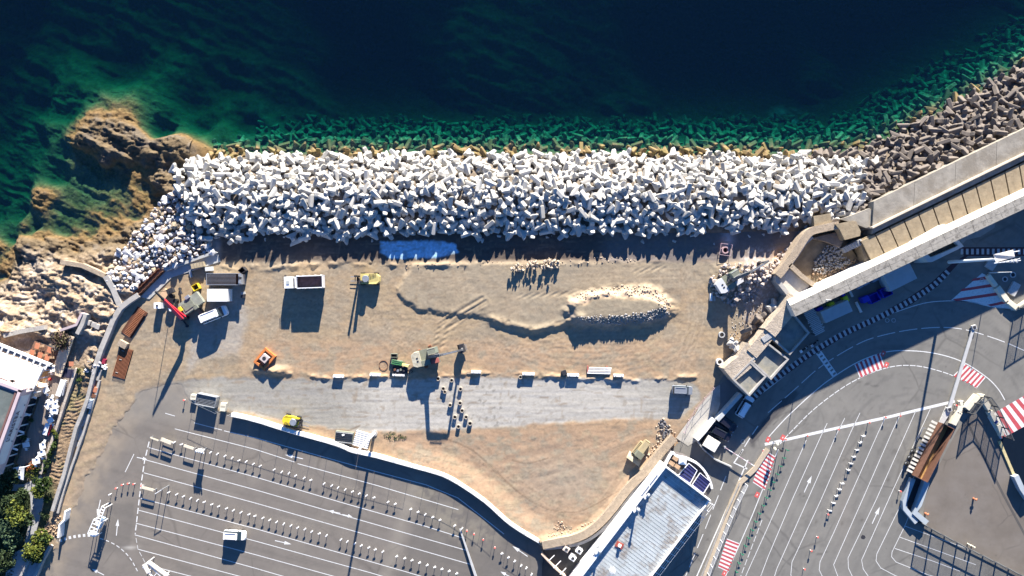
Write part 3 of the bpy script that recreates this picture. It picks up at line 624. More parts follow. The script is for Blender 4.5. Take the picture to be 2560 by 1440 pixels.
def blk(pts):
    P=resample(pts,13)
    for p,q in zip(P[:-1],P[1:]):
        p=Vector(p);q=Vector(q); d=(q-p).normalized(); n=Vector((-d.y,d.x)); 
        mb=MB(); mb.face([(*uv2xy(*x),.012) for x in (p-d*3.2-n*7,p-d*3.2+n*7,p+d*3.2+n*7,p+d*3.2-n*7)]); mb.build('crossing_block',mc,parent=foot)
blk(smooth_line([(1872,1008),(1912,968),(2025,884),(2110,834),(2200,792),(2275,752),(2338,710),(2385,662)])); blk([(2405,629),(2590,629)])
for (x,y) in ((1957,1094),(1920,1099),(1893,1237),(1811,1433),(2208,884),(2216,912)):
    mb=MB(); c=Vector((x,y)); d=Vector((.45,-.89)); n=Vector((.89,.45)); mb.face([(*uv2xy(*p),.009) for p in (c-d*7-n*5,c-d*7+n*5,c+d*7+n*5,c+d*7-n*5)]); mb.build('red_marking',mat('red_marking_paint',(0.5,0.1,0.09),.7,.1,2),parent=road)
    mb=MB(); mb.face([(*uv2xy(*p),.013) for p in (c-d*2-n*1.2,c-d*2+n*1.2,c+d*2+n*1.2,c+d*2-n*1.2)]); mb.build('white_marking',m_white,parent=road)
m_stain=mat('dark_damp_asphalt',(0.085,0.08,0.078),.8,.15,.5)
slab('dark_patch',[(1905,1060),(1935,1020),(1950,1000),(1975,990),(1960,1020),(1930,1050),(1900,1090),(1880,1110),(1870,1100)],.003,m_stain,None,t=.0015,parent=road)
slab('manhole_cover',[(2156,1337),(2162,1339),(2164,1344),(2160,1348),(2154,1347),(2152,1342)],.012,m_dark,None,t=.01,parent=road)
for (x,y) in ((2218,801),(2234,801),(1857,1104),(2455,700)):
    mb=MB(); mb.ring(*uv2xy(x,y),0,.012,.45,.32); mb.build('manhole_ring',m_concg,parent=road)
qs=slab('quay_surface',[(2392,1078),(2440,1010),(2470,1040),(2498,1102),(2530,1190),(2560,1240),(2720,1450),(2640,1500),(2480,1402),(2400,1362),(2330,1325),(2305,1300),(2320,1215)],.003,mat('quay_asphalt',(0.150,0.130,0.110),.9,.12,.2,bump=.02,bscale=12,var2=((.19,.17,.15),.06,.52,.6),spec=.2,var3=((.09,.08,.07),.12,.02,.5)),t=.0025)
# dark quay basin on the far right: harbour water behind a quay edge
quay=slab('harbour_water',[(2498,1100),(2600,1045),(2700,1045),(2700,1330),(2560,1235),(2530,1190)],.02,mat('harbour_water',(0.006,0.01,0.016),.12,.1,1,spec=.5),t=.015)
mb=MB(); wall_run(mb,[uv2xy(2497,1102),uv2xy(2531,1182),uv2xy(2542,1198)],.55,0,.25); tag(mb.build('quay_kerb',mat('yellow_worn_stone',(0.5,0.42,0.22),.9,.2,1.5,bump=.05)),'yellowish stone kerb along the black harbour basin','kerb')
# beige kerb / pavement east of the terminal
mb=MB(); wall_run(mb,[uv2xy(*p) for p in ((1919,1122),(1886,1172),(1851,1205),(1828,1255),(1795,1345),(1758,1445),(1745,1480))],.95,0,.25); 
pk=mb.build('kerb',mat('beige_kerb',(0.42,0.345,0.25),.9,.12,1.2)); tag(pk,'long beige kerb strip between the service road and the ferry lanes','kerb')
mb=MB(); wall_run(mb,[uv2xy(*p) for p in ((1848,1206),(1810,1290),(1760,1420),(1748,1450))],.18,.0,.5); tag(mb.build('low_wall',m_conc),'thin low wall along the left side of the beige kerb strip','wall')

# ================= WALLS =================
def wall(name,pts,w,z0,z1,m,label,cat='wall',z=None):
    """pts are photo pixels of the TOP centre line at height z1"""
    mb=MB(); wall_run(mb,[uv2xy(*G(p[0],p[1],z1)) for p in pts],w,z0,z1); o=mb.build(name,m); return tag(o,label,cat)
WW=[(560,1032),(577,1037),(640,1051),(732,1080),(840,1110),(880,1127),(935,1139),(1030,1165),(1110,1188),(1165,1220),(1215,1255),(1280,1312),(1354,1357)]
WWs=smooth_line([p for p in WW[1:]],4)
ww=thing('boundary_wall','long white wall curving between the sandy site and the striped car park','wall',(*uv2xy(900,1130),0))
Lw=length(WWs); n=int(Lw/46)
for i in range(n):
    seg=sub_line(WWs,i*Lw/n+.35,(i+1)*Lw/n-.35)
    mb=MB(); wall_run(mb,[uv2xy(*G(p[0],p[1],1.1)) for p in seg],.72,-.2,1.1); mb.build('wall_panel',m_concw,parent=ww)
wall('retaining_wall',smooth_line([(1356,1364),(1400,1355),(1434,1348),(1476,1328),(1518,1289),(1573,1220),(1615,1178),(1650,1135),(1686,1094)],3),1.6,-.2,1.5,m_beige,'rough beige stone wall curving around the point of the sandy triangle')
wall('retaining_wall',smooth_line([(1362,1372),(1440,1362),(1490,1338),(1532,1297),(1585,1229),(1630,1176),(1668,1128)],3),.6,-.2,1.0,m_conc,'lower grey concrete ledge outside the rough beige stone wall')
cw=thing('curved_wall','pale curved concrete wall between the rocky shore and the building site','wall',(*uv2xy(240,950),0))
CW=[(345,737),(320,754),(300,770),(282,800),(268,835),(252,873),(239,912),(228,955),(217,1000),(202,1040),(189,1070),(174,1128),(159,1187),(144,1233),(130,1278)]
for i in range(len(CW)-1):
    mb=MB(); wall_run(mb,[uv2xy(*G(*CW[i],1.1)),uv2xy(*G(*CW[i+1],1.1))],1.0 if i<6 else .7,-1.0,1.1 - .001*i); mb.build('wall_panel',m_conc,parent=cw)
mb=MB(); wall_run(mb,[uv2xy(*p) for p in ((252,950),(243,985),(228,1030),(209,1092),(182,1167),(163,1225),(148,1281))],.42,-.2,.55); tag(mb.build('kerb_wall',m_conc),'thin inner concrete kerb running parallel to the curved wall','wall')
mb=MB(); wall_run(mb,[uv2xy(*p) for p in ((240,968),(222,1025),(198,1090),(172,1165),(155,1220),(140,1275))],.8,-.1,.06); mb.build('channel_floor',mat('pale_concrete',(0.52,0.5,0.46),.9,.15,.7),kind='structure')
sp=thing('sheet_pile_channel','brown steel sheet pile channel between the boulder pile and the site','retaining wall',(*uv2xy(372,700),0))
for a,b in (((337,735),(404,668)),((346,741),(414,674))):
    pts=resample([a,b],6)
    mb=MB(); wall_run(mb,[uv2xy(p[0]+(1.2 if i%2 else 0),p[1]+(1.2 if i%2 else 0)) for i,p in enumerate(pts)],.12,-.4,1.0); mb.build('sheet_pile',m_rust,parent=sp)
mb=MB(); mb.prism([uv2xy(*p) for p in ((340,737),(405,670),(413,675),(348,741))],-.6,-.12); mb.build('channel_floor',mat('dark_mud',(0.05,0.035,0.025),.9,.2,1),parent=sp)
mb=MB(); mb.prism([uv2xy(*p) for p in ((352,742),(418,676),(470,655),(545,634),(552,654),(480,678),(432,693),(375,748))],-.3,.22); tag(mb.build('concrete_ramp',m_concg),'bent grey concrete slab leading from the curved wall to the sea road','slab',kind='thing')
mb=MB(); mb.prism([uv2xy(*p) for p in ((412,672),(540,628),(547,632),(420,678))],.2,.75); tag(mb.build('concrete_kerb',m_concg),'dark straight concrete kerb between the boulder pile and the grey slab','kerb')
# walls on the shore rocks
def swall(pts,w,z0,z1,label,m=m_conc,name='sea_wall',cat='wall'):
    mb=MB(); wall_run(mb,[uv2xy(*G(*p,z1)) for p in pts],w,z0,z1); return tag(mb.build(name,m),label,cat)
swall([(150,655),(205,664),(262,690)],.9,-3,.6,'pale concrete jetty wall running across the shore rocks to the boulder pile',m_beige)
swall([(263,690),(282,722),(300,768)],1.1,-3,1.0,'short pale concrete ramp wall between the boulder pile and the curved wall')
swall([(213,785),(205,810),(192,835)],.8,-1,1.9,'grey parapet wall beside the steps on the shore rocks')
swall([(204,783),(190,812),(150,826)],.5,-1,2.1,'thin mauve parapet wall above the shadowed corner on the rocks',mat('mauve_render',(0.42,0.34,0.34),.8,.1,1))
pth=[(20,838),(60,828),(95,822),(130,816)]
st=thing('rock_path','row of grey concrete slabs forming a path over the shore rocks','path',(*uv2xy(70,828),1.0))
for a,b in zip(resample(pth,13)[:-1],resample(pth,13)[1:]):
    mb=MB(); wall_run(mb,[uv2xy(a[0],a[1]),uv2xy(a[0]+(b[0]-a[0])*.94,a[1]+(b[1]-a[1])*.94)],.9,.2,1.35+random.uniform(-.05,.05)); mb.build('slab',m_conc,parent=st)
st=thing('shore_steps','pale concrete steps coming down beside the round shrub to the brown terrace','steps',(*uv2xy(175,890),.6))
for i in range(10):
    c=Vector((184,842)).lerp(Vector((150,932)),i/9); mb=MB(); x,y=uv2xy(*c); mb.box(x,y,1.5-.07*i,2.0,.85,.25,-.38); mb.build('step',mat('pale_step_stone',(0.58,0.47,0.34),.9,.1,1),parent=st)
st=thing('stone_steps','three grey stone blocks stepping down to the curved wall','steps',(*uv2xy(235,808),.6))
for (x,y) in ((218,802),(229,806),(242,811),(252,816)):
    mb=MB(); mb.box(*uv2xy(x,y),.9,.85,.95,.6,-.35); mb.build('stone_block',m_conc,parent=st)
swall([(190,921),(170,978),(142,1065),(122,1122),(101,1185)],.5,-.2,.9,'worn stone parapet along the outer edge of the restaurant terrace',mat('worn_parapet',(0.42,0.36,0.30),.9,.25,1.2,bump=.05),'terrace_wall')
swall([(75,1395),(60,1425),(45,1450)],.45,-.2,.9,'pale low garden wall at the bottom left corner',m_conc,'garden_wall')
swall([(124,1366),(105,1400),(88,1440),(80,1460)],.55,-.2,1.0,'low pale wall beside the road at the lower left',m_conc,'garden_wall')
swall([(163,1278),(160,1300),(148,1312),(145,1345)],.35,-.2,1.6,'short white wall end at the tip of the rubble beside the road',m_concw,'garden_wall')
gp=slab('garden_path',[(0,1207),(60,1210),(95,1195),(105,1185),(112,1205),(105,1240),(112,1248),(100,1300),(85,1360),(75,1378),(60,1375),(72,1320),(80,1270),(78,1240),(70,1226),(0,1226)],.30,mat('grey_paving',(0.34,0.34,0.34),.9,.15,1.5,bump=.03),t=.5)
gp=slab('garden_path',[(28,1385),(60,1370),(120,1385),(60,1500),(0,1500)],.28,mat('grey_paving',(0.34,0.34,0.34)),t=.5)

# ================= MOLE (right) =================
def uvline(a,b,n): return [tuple(Vector(a).lerp(Vector(b),i/n)) for i in range(n+1)]
m_mole=mat('mole_concrete',(0.27,0.245,0.205),.95,.22,.5,bump=.05,var2=((0.19,0.165,0.13),.3,.53,.75))
m_pave=mat('stone_paving',(0.27,0.215,0.14),.95,.25,1.0,bump=.05,var2=((0.25,0.19,0.12),1.3,.56,.75))
m_top=mat('wall_top_stone',(0.29,0.27,0.235),.95,.15,.6,bump=.04,var2=((0.12,0.11,0.095),1.1,.56,.8))
def P3(px,py,z): return W(px,py,z)
mole=thing('breakwater_mole','long stone and concrete mole with a parapet wall running to the upper right','breakwater',(*uv2xy(2350,560),0))
# outer concrete cap: seaward edge and inner edge at z=4.2 (photo px)
def quadprism(poly_px,z1,z0,m,name,parent=mole):
    mb=MB(); mb.prism([W2(*p,z1) for p in poly_px],z0,z1); return mb.build(name,m,parent=parent)
E0=[(2185,505),(2190,500),(2560,322),(2800,206)]      # seaward edge
for k in range(6):
    t0,t1=k/6,(k+1)/6-.0012
    A=Vector((2140,540)).lerp(Vector((2800,222)),t0);B=Vector((2140,540)).lerp(Vector((2800,222)),t1)
    A2=Vector((2180,585)).lerp(Vector((2800,285)),t0);B2=Vector((2180,585)).lerp(Vector((2800,285)),t1)
    a=Vector((2185,503)).lerp(Vector((2800,206)),t0); b=Vector((2185,503)).lerp(Vector((2800,206)),t1)
    quadprism([a,b,B2,A2],4.2,-2,m_mole,'cap_slab')
L1a,L1b=Vector((2175,572)),Vector((2800,268))
mb=MB(); wall_run(mb,[W2(*L1a.lerp(L1b,.01),4.7),W2(*L1b,4.7)],.35,-1,4.7); mb.build('kerb_stone',mat('pale_kerb_stone',(0.6,0.52,0.4),.9,.1,1),parent=mole)
# paved panels
top0,top1=Vector((2188,586)),Vector((2800,290)); bo0,bo1=Vector((2214,640)),Vector((2800,357))
N_=17
for k in range(-1,N_):
    t0=k/N_+.0025; t1=(k+1)/N_-.0025
    quadprism([top0.lerp(top1,t0),top0.lerp(top1,t1),bo0.lerp(bo1,t1),bo0.lerp(bo1,t0)],4.0,-1,m_pave,'paving_panel')
quadprism([top0.lerp(top1,-.06),top1,bo1,bo0.lerp(bo1,-.06)],3.7,-1,mat('dark_joint',(.10,.08,.06),.95,.3,1),'joint_bed')
# trench + wall
w0,w1=Vector((1968,748)),Vector((2800,357)); 
def wp(t,off,z): 
    d=(w1-w0).normalized(); n=Vector((-d.y,d.x)); p=w0.lerp(w1,t)+n*off; return W2(p.x,p.y,z)
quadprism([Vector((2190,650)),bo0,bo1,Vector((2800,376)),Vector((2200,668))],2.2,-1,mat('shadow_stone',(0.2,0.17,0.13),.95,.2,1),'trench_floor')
mb=MB()   # sloped seaward face, then flat top
NN=24; 
def wallring(t):
    a=wp(t,0,6.2); b=wp(t,18,6.6); c=wp(t,50,6.6)
    bx=Vector(a)-(Vector(b)-Vector(a))*0.55
    return [(a[0],a[1],6.6),(c[0],c[1],6.6),(c[0],c[1],-.2),(bx.x,bx.y,-.2),(bx.x*.75+a[0]*.25,bx.y*.75+a[1]*.25,3.2)]
pts=[wallring(k/NN) for k in range(NN+1)]
d=(w1-w0).normalized(); n=Vector((-d.y,d.x))
mbf=MB(); mbt=MB()
for k in range(NN):
    t0,t1=k/NN,(k+1)/NN-.0006
    def R(t):
        pa=w0.lerp(w1,t)+n*3; pb=w0.lerp(w1,t)+n*17; pc=w0.lerp(w1,t)+n*48
        A=Vector(W2(*pa,5.0)); B=Vector(W2(*pb,6.5)); C=Vector(W2(*pc,6.5))
        return A,B,C
    A,B,C=R(t0);A1,B1,C1=R(t1)
    m1=MB(); m1.loft([[(A.x,A.y,-.2),(C.x,C.y,-.2),(C.x,C.y,6.45),(B.x,B.y,6.45),(A.x,A.y,5.0)],[(A1.x,A1.y,-.2),(C1.x,C1.y,-.2),(C1.x,C1.y,6.45),(B1.x,B1.y,6.45),(A1.x,A1.y,5.0)]])
    m1.build('wall_face',mat('white_render',(0.55,0.52,0.47),.9,.15,.6),parent=mole)
    # two rows of top stones
    for r in range(2):
        q0=B.lerp(C,r/2+.01);q1=B1.lerp(C1,r/2+.01);q2=B1.lerp(C1,(r+1)/2-.01);q3=B.lerp(C,(r+1)/2-.01)
        m2=MB(); m2.prism([q0,q1,q2,q3],6.44,6.52+random.uniform(0,.03)); m2.build('top_stone',m_top,parent=mole)
# bastion with rubble at the landward end of the mole
bas=thing('bastion','ruined stone bastion with a rubble filled pit at the end of the mole','ruin',(*uv2xy(2050,640),0))
def bw(pts,w,z1,m=m_beige,z0=-.3,name='bastion_wall'):
    mb=MB(); wall_run(mb,[W2(*p,z1) for p in pts],w,z0,z1); return mb.build(name,m,parent=bas)
bw(smooth_line([(2098,562),(2060,570),(2030,578),(2015,592),(1990,630),(1965,665),(1945,690)],3),1.5,3.6)
bw([(1958,688),(1975,660),(1992,636),(2012,606),(2030,590)],1.0,3.0,m_conc)
bw([(1975,662),(2005,690),(2035,712)],.9,3.6)
bw([(1945,690),(1943,700),(1975,740)],.8,3.2,m_conc)
quadprism([(2034,540),(2076,533),(2080,556),(2036,567)],3.2,-1,m_pave,'paving_panel',bas)
quadprism([(2088,560),(2126,553),(2140,553),(2152,578),(2150,590),(2112,600),(2100,575)],3.9,-1,m_pave,'platform',bas)
quadprism([(2100,548),(2130,538),(2175,520),(2200,560),(2165,570),(2140,560)],3.7,-1,m_mole,'platform',bas)
quadprism([(1945,693),(1975,664),(2030,708),(2010,730),(1975,745)],2.8,-1,mat('pale_slab',(0.5,0.45,0.38),.9,.2,.5,bump=.05,var2=((.36,.33,.28),.4,.55,.6)),'concrete_floor',bas)
quadprism([(1978,660),(2030,590),(2100,566),(2110,600),(2130,625),(2150,655),(2040,712)],.9,-1,mat('pit_earth',(0.22,0.17,0.11),.95,.3,.5,bump=.15),'pit_floor',bas)
quadprism([(2030,596),(2060,588),(2096,580),(2108,604),(2100,618),(2060,602)],1.9,-1,mat('dark_ledge',(0.2,0.16,0.13),.95,.2,1,bump=.05),'ledge',bas)
for k in range(8):
    c=Vector((2112,625)).lerp(Vector((2152,605)),k/7); mb=MB(); mb.box(*W2(*c,2.2+.15*k),1.1+.1*k,.42,1.1,2.2+.2*k,.46); mb.build('step',m_concg,parent=bas)
quadprism([(2150,600),(2188,580),(2214,640),(2165,662)],3.4,-1,m_pave,'platform',bas)

# ================= GARAGES beside the road =================
def open_box(name,corners,z,label,floorm,wt=.35,cat='garage',fl=.7,rim=m_conc):
    """corners: photo px of outer top rim corners"""
    P=[Vector(W2(*c,z)) for c in corners]; c0=sum(P,Vector((0,0)))/len(P)
    t=thing(name,label,cat,(c0.x,c0.y,0))
    n=len(P)
    ins=[p+(c0-p).normalized()*wt*1.35 for p in P]
    mb=MB(); mb.prism([(p.x,p.y) for p in ins],-.1,z-fl); mb.build('flat_roof',floorm,parent=t)
    for i in range(n):
        j=(i+1)%n; mb=MB(); mb.prism([P[i],P[j],ins[j],ins[i]],-.1,z); mb.build('parapet',rim,parent=t)
    return t
m_froof=mat('dirty_flat_roof',(0.20,0.20,0.18),.9,.25,.5,bump=.02,var2=((.32,.29,.22),.3,.5,.7))
open_box('garage',[(1978,775),(2025,832),(1975,888),(1928,845)],4.0,'flat roofed concrete garage nearest the mole, wholly in shadow',m_froof)
open_box('garage',[(1918,855),(1973,898),(1928,950),(1876,902)],4.0,'middle flat roofed concrete garage of the row, its roof cracked',m_froof)
open_box('garage',[(1876,903),(1917,941),(1874,991),(1830,948)],4.0,'flat roofed concrete garage at the lower end of the row, half in sun',m_froof)
m_stonew=mat('rubble_wall_top',(0.42,0.35,0.27),.95,.25,1.0,bump=.15,var2=((0.3,0.23,0.17),1.6,.58,.7))
rw=thing('rubble_wall','wide crumbling beige stone wall behind the three garages','wall',(*uv2xy(1900,850),0))
for seg,w,z in (([(1990,742),(1968,780),(1925,832)],2.6,4.4),([(1925,832),(1895,868),(1880,885)],2.4,4.1),([(1885,868),(1862,905),(1822,938)],3.4,3.9)):
    mb=MB(); wall_run(mb,[W2(*p,z) for p in seg],w,-.2,z); mb.build('wall_section',m_stonew,parent=rw)
for k in range(8):
    c=Vector((1912,838)).lerp(Vector((1934,852)),k/7); 
mb=MB(); 
gr=thing('concrete_grating','small grey ribbed concrete stair between two garages','stair',(*uv2xy(1915,842),3))
for k in range(9):
    c=Vector((1908,850)).lerp(Vector((1934,832)),k/8); mb=MB(); mb.box(*W2(*c,4.2),4.1,.28,1.1,.3,.62); mb.build('step',m_concg,parent=gr)
open_box('shed',[(2275,605),(2350,563),(2362,560),(2410,616),(2330,655),(2320,655)],4.6,'long open roofed shed with a pale rim behind the parapet wall',mat('dark_roof_sheets',(0.06,0.06,0.05),.8,.3,1),wt=.8,cat='shed',rim=mat('greyblue_rim',(0.5,0.5,0.48),.8,.1,1))
# terrace walls south-west of the garages
bm_=thing('concrete_beam','long grey concrete beam lying beside the parking bays under the garages','beam',(*uv2xy(1810,1025),0))
mb=MB(); mb.bar((*uv2xy(1846,982),.9),(*uv2xy(1787,1047),.9),.75,1.8); mb.build('beam',mat('bluegrey_concrete',(0.40,0.42,0.42),.9,.15,1),parent=bm_)
swall([(1786,1047),(1762,1078),(1742,1100)],.75,-.1,1.6,'short white wall beside the parked dark cars',m_concw,'parapet_wall')
swall([(1742,1100),(1760,1125),(1790,1150),(1830,1168)],.25,-.1,1.1,'thin wall at the end of the parking bays by the barrier',m_concg,'parapet_wall')
slab('ramp_slab',[(1690,1095),(1730,1040),(1785,970),(1800,962),(1800,1010),(1790,1040),(1745,1100),(1720,1115)],.04,mat('worn_ramp_concrete',(0.32,0.30,0.26),.9,.18,.3,bump=.03,var2=((.42,.40,.36),.15,.5,.8)),t=.3)
slab('parking_bay',[(1800,962),(1830,940),(1872,992),(1850,1010),(1795,1090),(1745,1100),(1790,1040),(1802,1010)],.02,mat('grey_bay_asphalt',(0.15,0.15,0.15),.9,.15,.5),t=.3)

# ================= TERMINAL BUILDING (bottom) =================
ZT=4.6
ter=thing('terminal_building','long white building with a pale blue ribbed roof beside the service road','building',(*W2(1600,1310,ZT),0))
TA,TB,TC,TD=Vector((1664,1168)),Vector((1772,1250)),Vector((1600,1475)),Vector((1400,1480))
TA0=Vector((1664,1168)); dr=(TC-TB).normalized(); dw=(TB-TA).normalized(); LR=430; WR=(TB-TA).length
NR=50
m_roofb=mat('pale_roof_sheet',(0.40,0.43,0.43),.6,.14,.25,var2=((0.20,0.16,0.125),.35,.55,.75),streak=None,spec=.4)
def tp(a,b,z): 
    p=TA+dw*a+dr*b; return W2(p.x,p.y,z)
mb=MB(); mb.prism([tp(-5,-2,ZT),tp(WR+2,-2,ZT),tp(WR+2,LR,ZT),tp(-5,LR,ZT)],-.1,ZT-.5); mb.build('wall',m_concw,parent=ter)
for k in range(NR):
    b0=k*LR/NR; b1=(k+1)*LR/NR
    mb=MB(); a=[tp(2,b0+.3,ZT),tp(WR-1,b0+.3,ZT),tp(WR-1,b1-2.2,ZT),tp(2,b1-2.2,ZT)]; mb.prism(a,ZT-.5,ZT-.42); mb.prism([tp(2,b1-2.2,ZT),tp(WR-1,b1-2.2,ZT),tp(WR-1,b1-.5,ZT),tp(2,b1-.5,ZT)],ZT-.5,ZT-.39)
    mb.build('roof_panel',m_roofb,parent=ter)
mb=MB(); mb.prism([tp(-8,-3,ZT+.3),tp(0,-3,ZT+.3),tp(0,LR,ZT+.3),tp(-8,LR,ZT+.3)],-.1,ZT+.55); mb.build('parapet',m_wpaint,parent=ter)
mb=MB(); mb.prism([tp(0,-3,ZT),tp(WR+3,-3,ZT),tp(WR+3,0,ZT),tp(0,0,ZT)],ZT-.6,ZT+.5); mb.build('parapet',m_wpaint,parent=ter)
mb=MB(); mb.prism([tp(WR,0,ZT),tp(WR+3,0,ZT),tp(WR+3,LR,ZT),tp(WR,LR,ZT)],ZT-.6,ZT+.1); mb.build('parapet',m_wpaint,parent=ter)
for b in (28,62):
    mb=MB(); mb.prism([tp(-6,b,ZT+.6),tp(-3,b,ZT+.6),tp(-3,b+30,ZT+.6),tp(-6,b+30,ZT+.6)],ZT+.5,ZT+.62); mb.build('parapet_vent',m_metal,parent=ter)
# wire canopy along the east side
cn=MB()
for k in range(21):
    b=5+k*20; z=3.6
    mb=MB(); p=tp(WR+3,b,z); q=tp(WR+18,b-2,z); mb.bar((*p,z),(*q,z),.09); mb.build('canopy_bar',m_wpaint,parent=ter)
for a in (8,13,18):
    mb=MB(); mb.bar((*tp(WR+a,0,3.6),3.58),(*tp(WR+a,LR,3.6),3.58),.05); mb.build('canopy_wire',m_wpaint,parent=ter)
# rounded balcony at the north end
ZB=4.0
def bp_(x,y,z=ZB): return W2(x,y,z)
bal=[(1680,1130),(1695,1140),(1720,1146),(1745,1160),(1765,1180),(1780,1208),(1782,1225),(1770,1245),(1664,1165)]
mb=MB(); mb.prism([bp_(*p) for p in bal],-.1,ZB-.6); mb.build('balcony_floor',mat('dark_balcony_floor',(0.10,0.09,0.09),.8,.2,1),parent=ter)
mb=MB(); wall_run(mb,[bp_(*p) for p in smooth_line([(1662,1165),(1680,1133),(1692,1141),(1715,1146),(1742,1158),(1762,1178),(1776,1205),(1780,1222)],3)],.4,ZB-.7,ZB+.1); mb.build('balcony_rail',m_wpaint,parent=ter)
mnavy=mat('navy_awning',(0.025,0.03,0.11),.8,.1,2)
for q in ([(1722,1158),(1743,1176),(1725,1209),(1695,1189)],[(1750,1182),(1777,1205),(1758,1234),(1730,1212)]):
    aw=thing('awning','','awning',(*bp_(*q[0]),ZB+.2)); A=[Vector(p) for p in q]
    for k in range(5):
        mb=MB(); p=[A[0].lerp(A[3],k/5),A[1].lerp(A[2],k/5),A[1].lerp(A[2],(k+.94)/5),A[0].lerp(A[3],(k+.94)/5)]
        pts=[(*bp_(*x,z),z) for x,z in zip(p,(ZB+.55-k*.02,ZB+.45-k*.02,ZB+.55-k*.02,ZB+.65-k*.02))]; lo=[(a,b,c-.05) for a,b,c in pts]; mb.loft([lo,pts]); mb.build('canvas_strip',mnavy,parent=aw)
    for i in range(4):
        mb=MB(); mb.bar((*bp_(*q[i],ZB+.6),ZB+.62),(*bp_(*q[(i+1)%4],ZB+.6),ZB+.62),.12); mb.build('frame_bar',m_wpaint,parent=aw)
    aw['label']='navy blue striped awning nearest the white parapet on the rounded balcony' if q[0][0]<1740 else 'navy blue striped awning at the outer tip of the rounded balcony'
# balcony furniture
for i,(x,y,l) in enumerate(((1688,1146,'small wooden framed bench at the narrow end of the rounded balcony'),(1679,1158,'brown wooden table group on the rounded balcony beside the white parapet'),(1693,1166,'low brown wooden table nearest the first navy awning'))):
    t=thing('table',l,'table',(*bp_(x,y),ZB-.6)); mb=MB(); mb.box(*bp_(x,y),ZB+.15,1.1,.75,.06,-.6); mb.build('table_top',mat('tan_wood',(0.42,0.28,0.17),.7,.2,2),parent=t)
    for dx,dy in ((-.4,-.2),(.4,.2),(-.3,.3),(.3,-.3)):
        mb=MB(); px,py=bp_(x,y); mb.box(px+dx,py+dy,ZB-.24,.07,.07,.72); mb.build('leg',m_dark,parent=t)
t=thing('parasol','white square parasol on the rounded balcony above the tables','parasol',(*bp_(1707,1153),ZB-.6)); px,py=bp_(1707,1153,5.2); mb=MB(); mb.loft([[(px-.8,py-.6,5.1),(px+.7,py-.8,5.1),(px+.8,py+.6,5.1),(px-.7,py+.8,5.1)],[(px-.02,py-.02,5.5),(px+.02,py-.02,5.5),(px+.02,py+.02,5.5),(px-.02,py+.02,5.5)]]); mb.build('canopy',m_wpaint,parent=t); mb=MB(); mb.cyl(px,py,ZB-.6,5.4,.04,n=6); mb.build('pole',m_metal,parent=t)
# roof ventilators
def vent(px,py,h,s,label,m=m_metal,kind=0):
    x,y=W2(px,py,ZT); t=thing('roof_vent',label,'vent',(x,y,ZT-.4))
    mb=MB(); mb.box(x,y,ZT-.15,s*1.2,s*1.2,.5,.62); mb.build('base',m,parent=t)
    mb=MB(); mb.cyl(x,y,ZT+.1,ZT+h,.22,.2,8); mb.build('duct',m,parent=t)
    mb=MB(); mb.cyl(x,y,ZT+h,ZT+h+.25,.38,.1,8); mb.build('cowl',m,parent=t)
    if kind==1:
        mb=MB(); mb.box(x-.5,y-.4,ZT+.3,.8,.6,.9,.62); mb.build('motor_box',mat('white_box_metal',(.6,.6,.58),.5,.1,1),parent=t)
vent(1619,1235,.9,.6,'grey metal roof vent near the north end of the pale roof',kind=1)
vent(1592,1268,1.9,.7,'tallest grey roof vent beside the white parapet, casting the longest blue shadow',kind=1)
vent(1497,1372,1.6,.7,'grey roof vent near the lower end of the white parapet',kind=1)
x,y=W2(1549,1364,ZT); t=thing('roof_vent','small white vent on a red square sheet in the middle of the pale roof','vent',(x,y,ZT-.4))
mb=MB(); mb.box(x,y,ZT-.27,1.5,1.15,.06,-.5); mb.build('red_sheet',mat('red_sheet',(.32,.07,.05),.7,.15,2),parent=t); mb=MB(); mb.box(x,y,ZT,.5,.5,.7,-.5); mb.build('chimney',m_concw,parent=t)
x,y=W2(1531,1426,ZT); t=thing('roof_frame','small open metal cage standing on the pale roof','frame',(x,y,ZT-.4))
for a in range(6):
    an=a*math.pi/3; bn=an+math.pi/3; 
    mb=MB(); mb.bar((x+.6*math.cos(an),y+.6*math.sin(an),ZT+.3),(x+.6*math.cos(bn),y+.6*math.sin(bn),ZT+.3),.07); mb.bar((x+.6*math.cos(an),y+.6*math.sin(an),ZT-.4),(x+.15*math.cos(an),y+.15*math.sin(an),ZT+.8),.06); mb.build('bar',m_wpaint,parent=t)
# yard with air conditioners between the stone wall and the terminal
slab('yard_floor',[(1358,1376),(1450,1362),(1505,1330),(1440,1430),(1400,1480),(1352,1480)],.03,mat('dark_yard',(0.05,0.05,0.05),.9,.2,1),t=.3)
for i,(x,y,l) in enumerate(((1416,1374,'beige air conditioning unit nearest the stone wall in the dark yard'),(1448,1378,'white air conditioning unit in the dark yard close to the white parapet, upper of two'),(1432,1396,'white air conditioning unit in the dark yard, lower of two by the parapet'))):
    X,Y=W2(x,y,1.6); t=thing('air_conditioner',l,'air conditioner',(X,Y,0)); mb=MB(); mb.box(X,Y,.85,1.15,1.0,1.6,-.6,ch=.05); mb.build('casing',m_wpaint if i else mat('beige_metal',(.6,.5,.42),.6,.1,2),parent=t)
    mb=MB(); mb.ring(X,Y,1.64,1.72,.36,.30,12); mb.build('fan_ring',m_metal,parent=t); mb=MB(); mb.cyl(X,Y,1.62,1.67,.3,n=12); mb.build('fan_grille',m_dark,parent=t)
t=thing('yard_fence','low beige framed fence around the dark yard at the bottom','fence',(*uv2xy(1385,1410),0)); fp=[(1354,1386),(1386,1420),(1415,1445)]
mb=MB(); wall_run(mb,[W2(*p,1.5) for p in fp],.22,-.1,1.5); mb.build('wall',mat('salmon_render',(.5,.38,.3),.8,.1,1),parent=t)
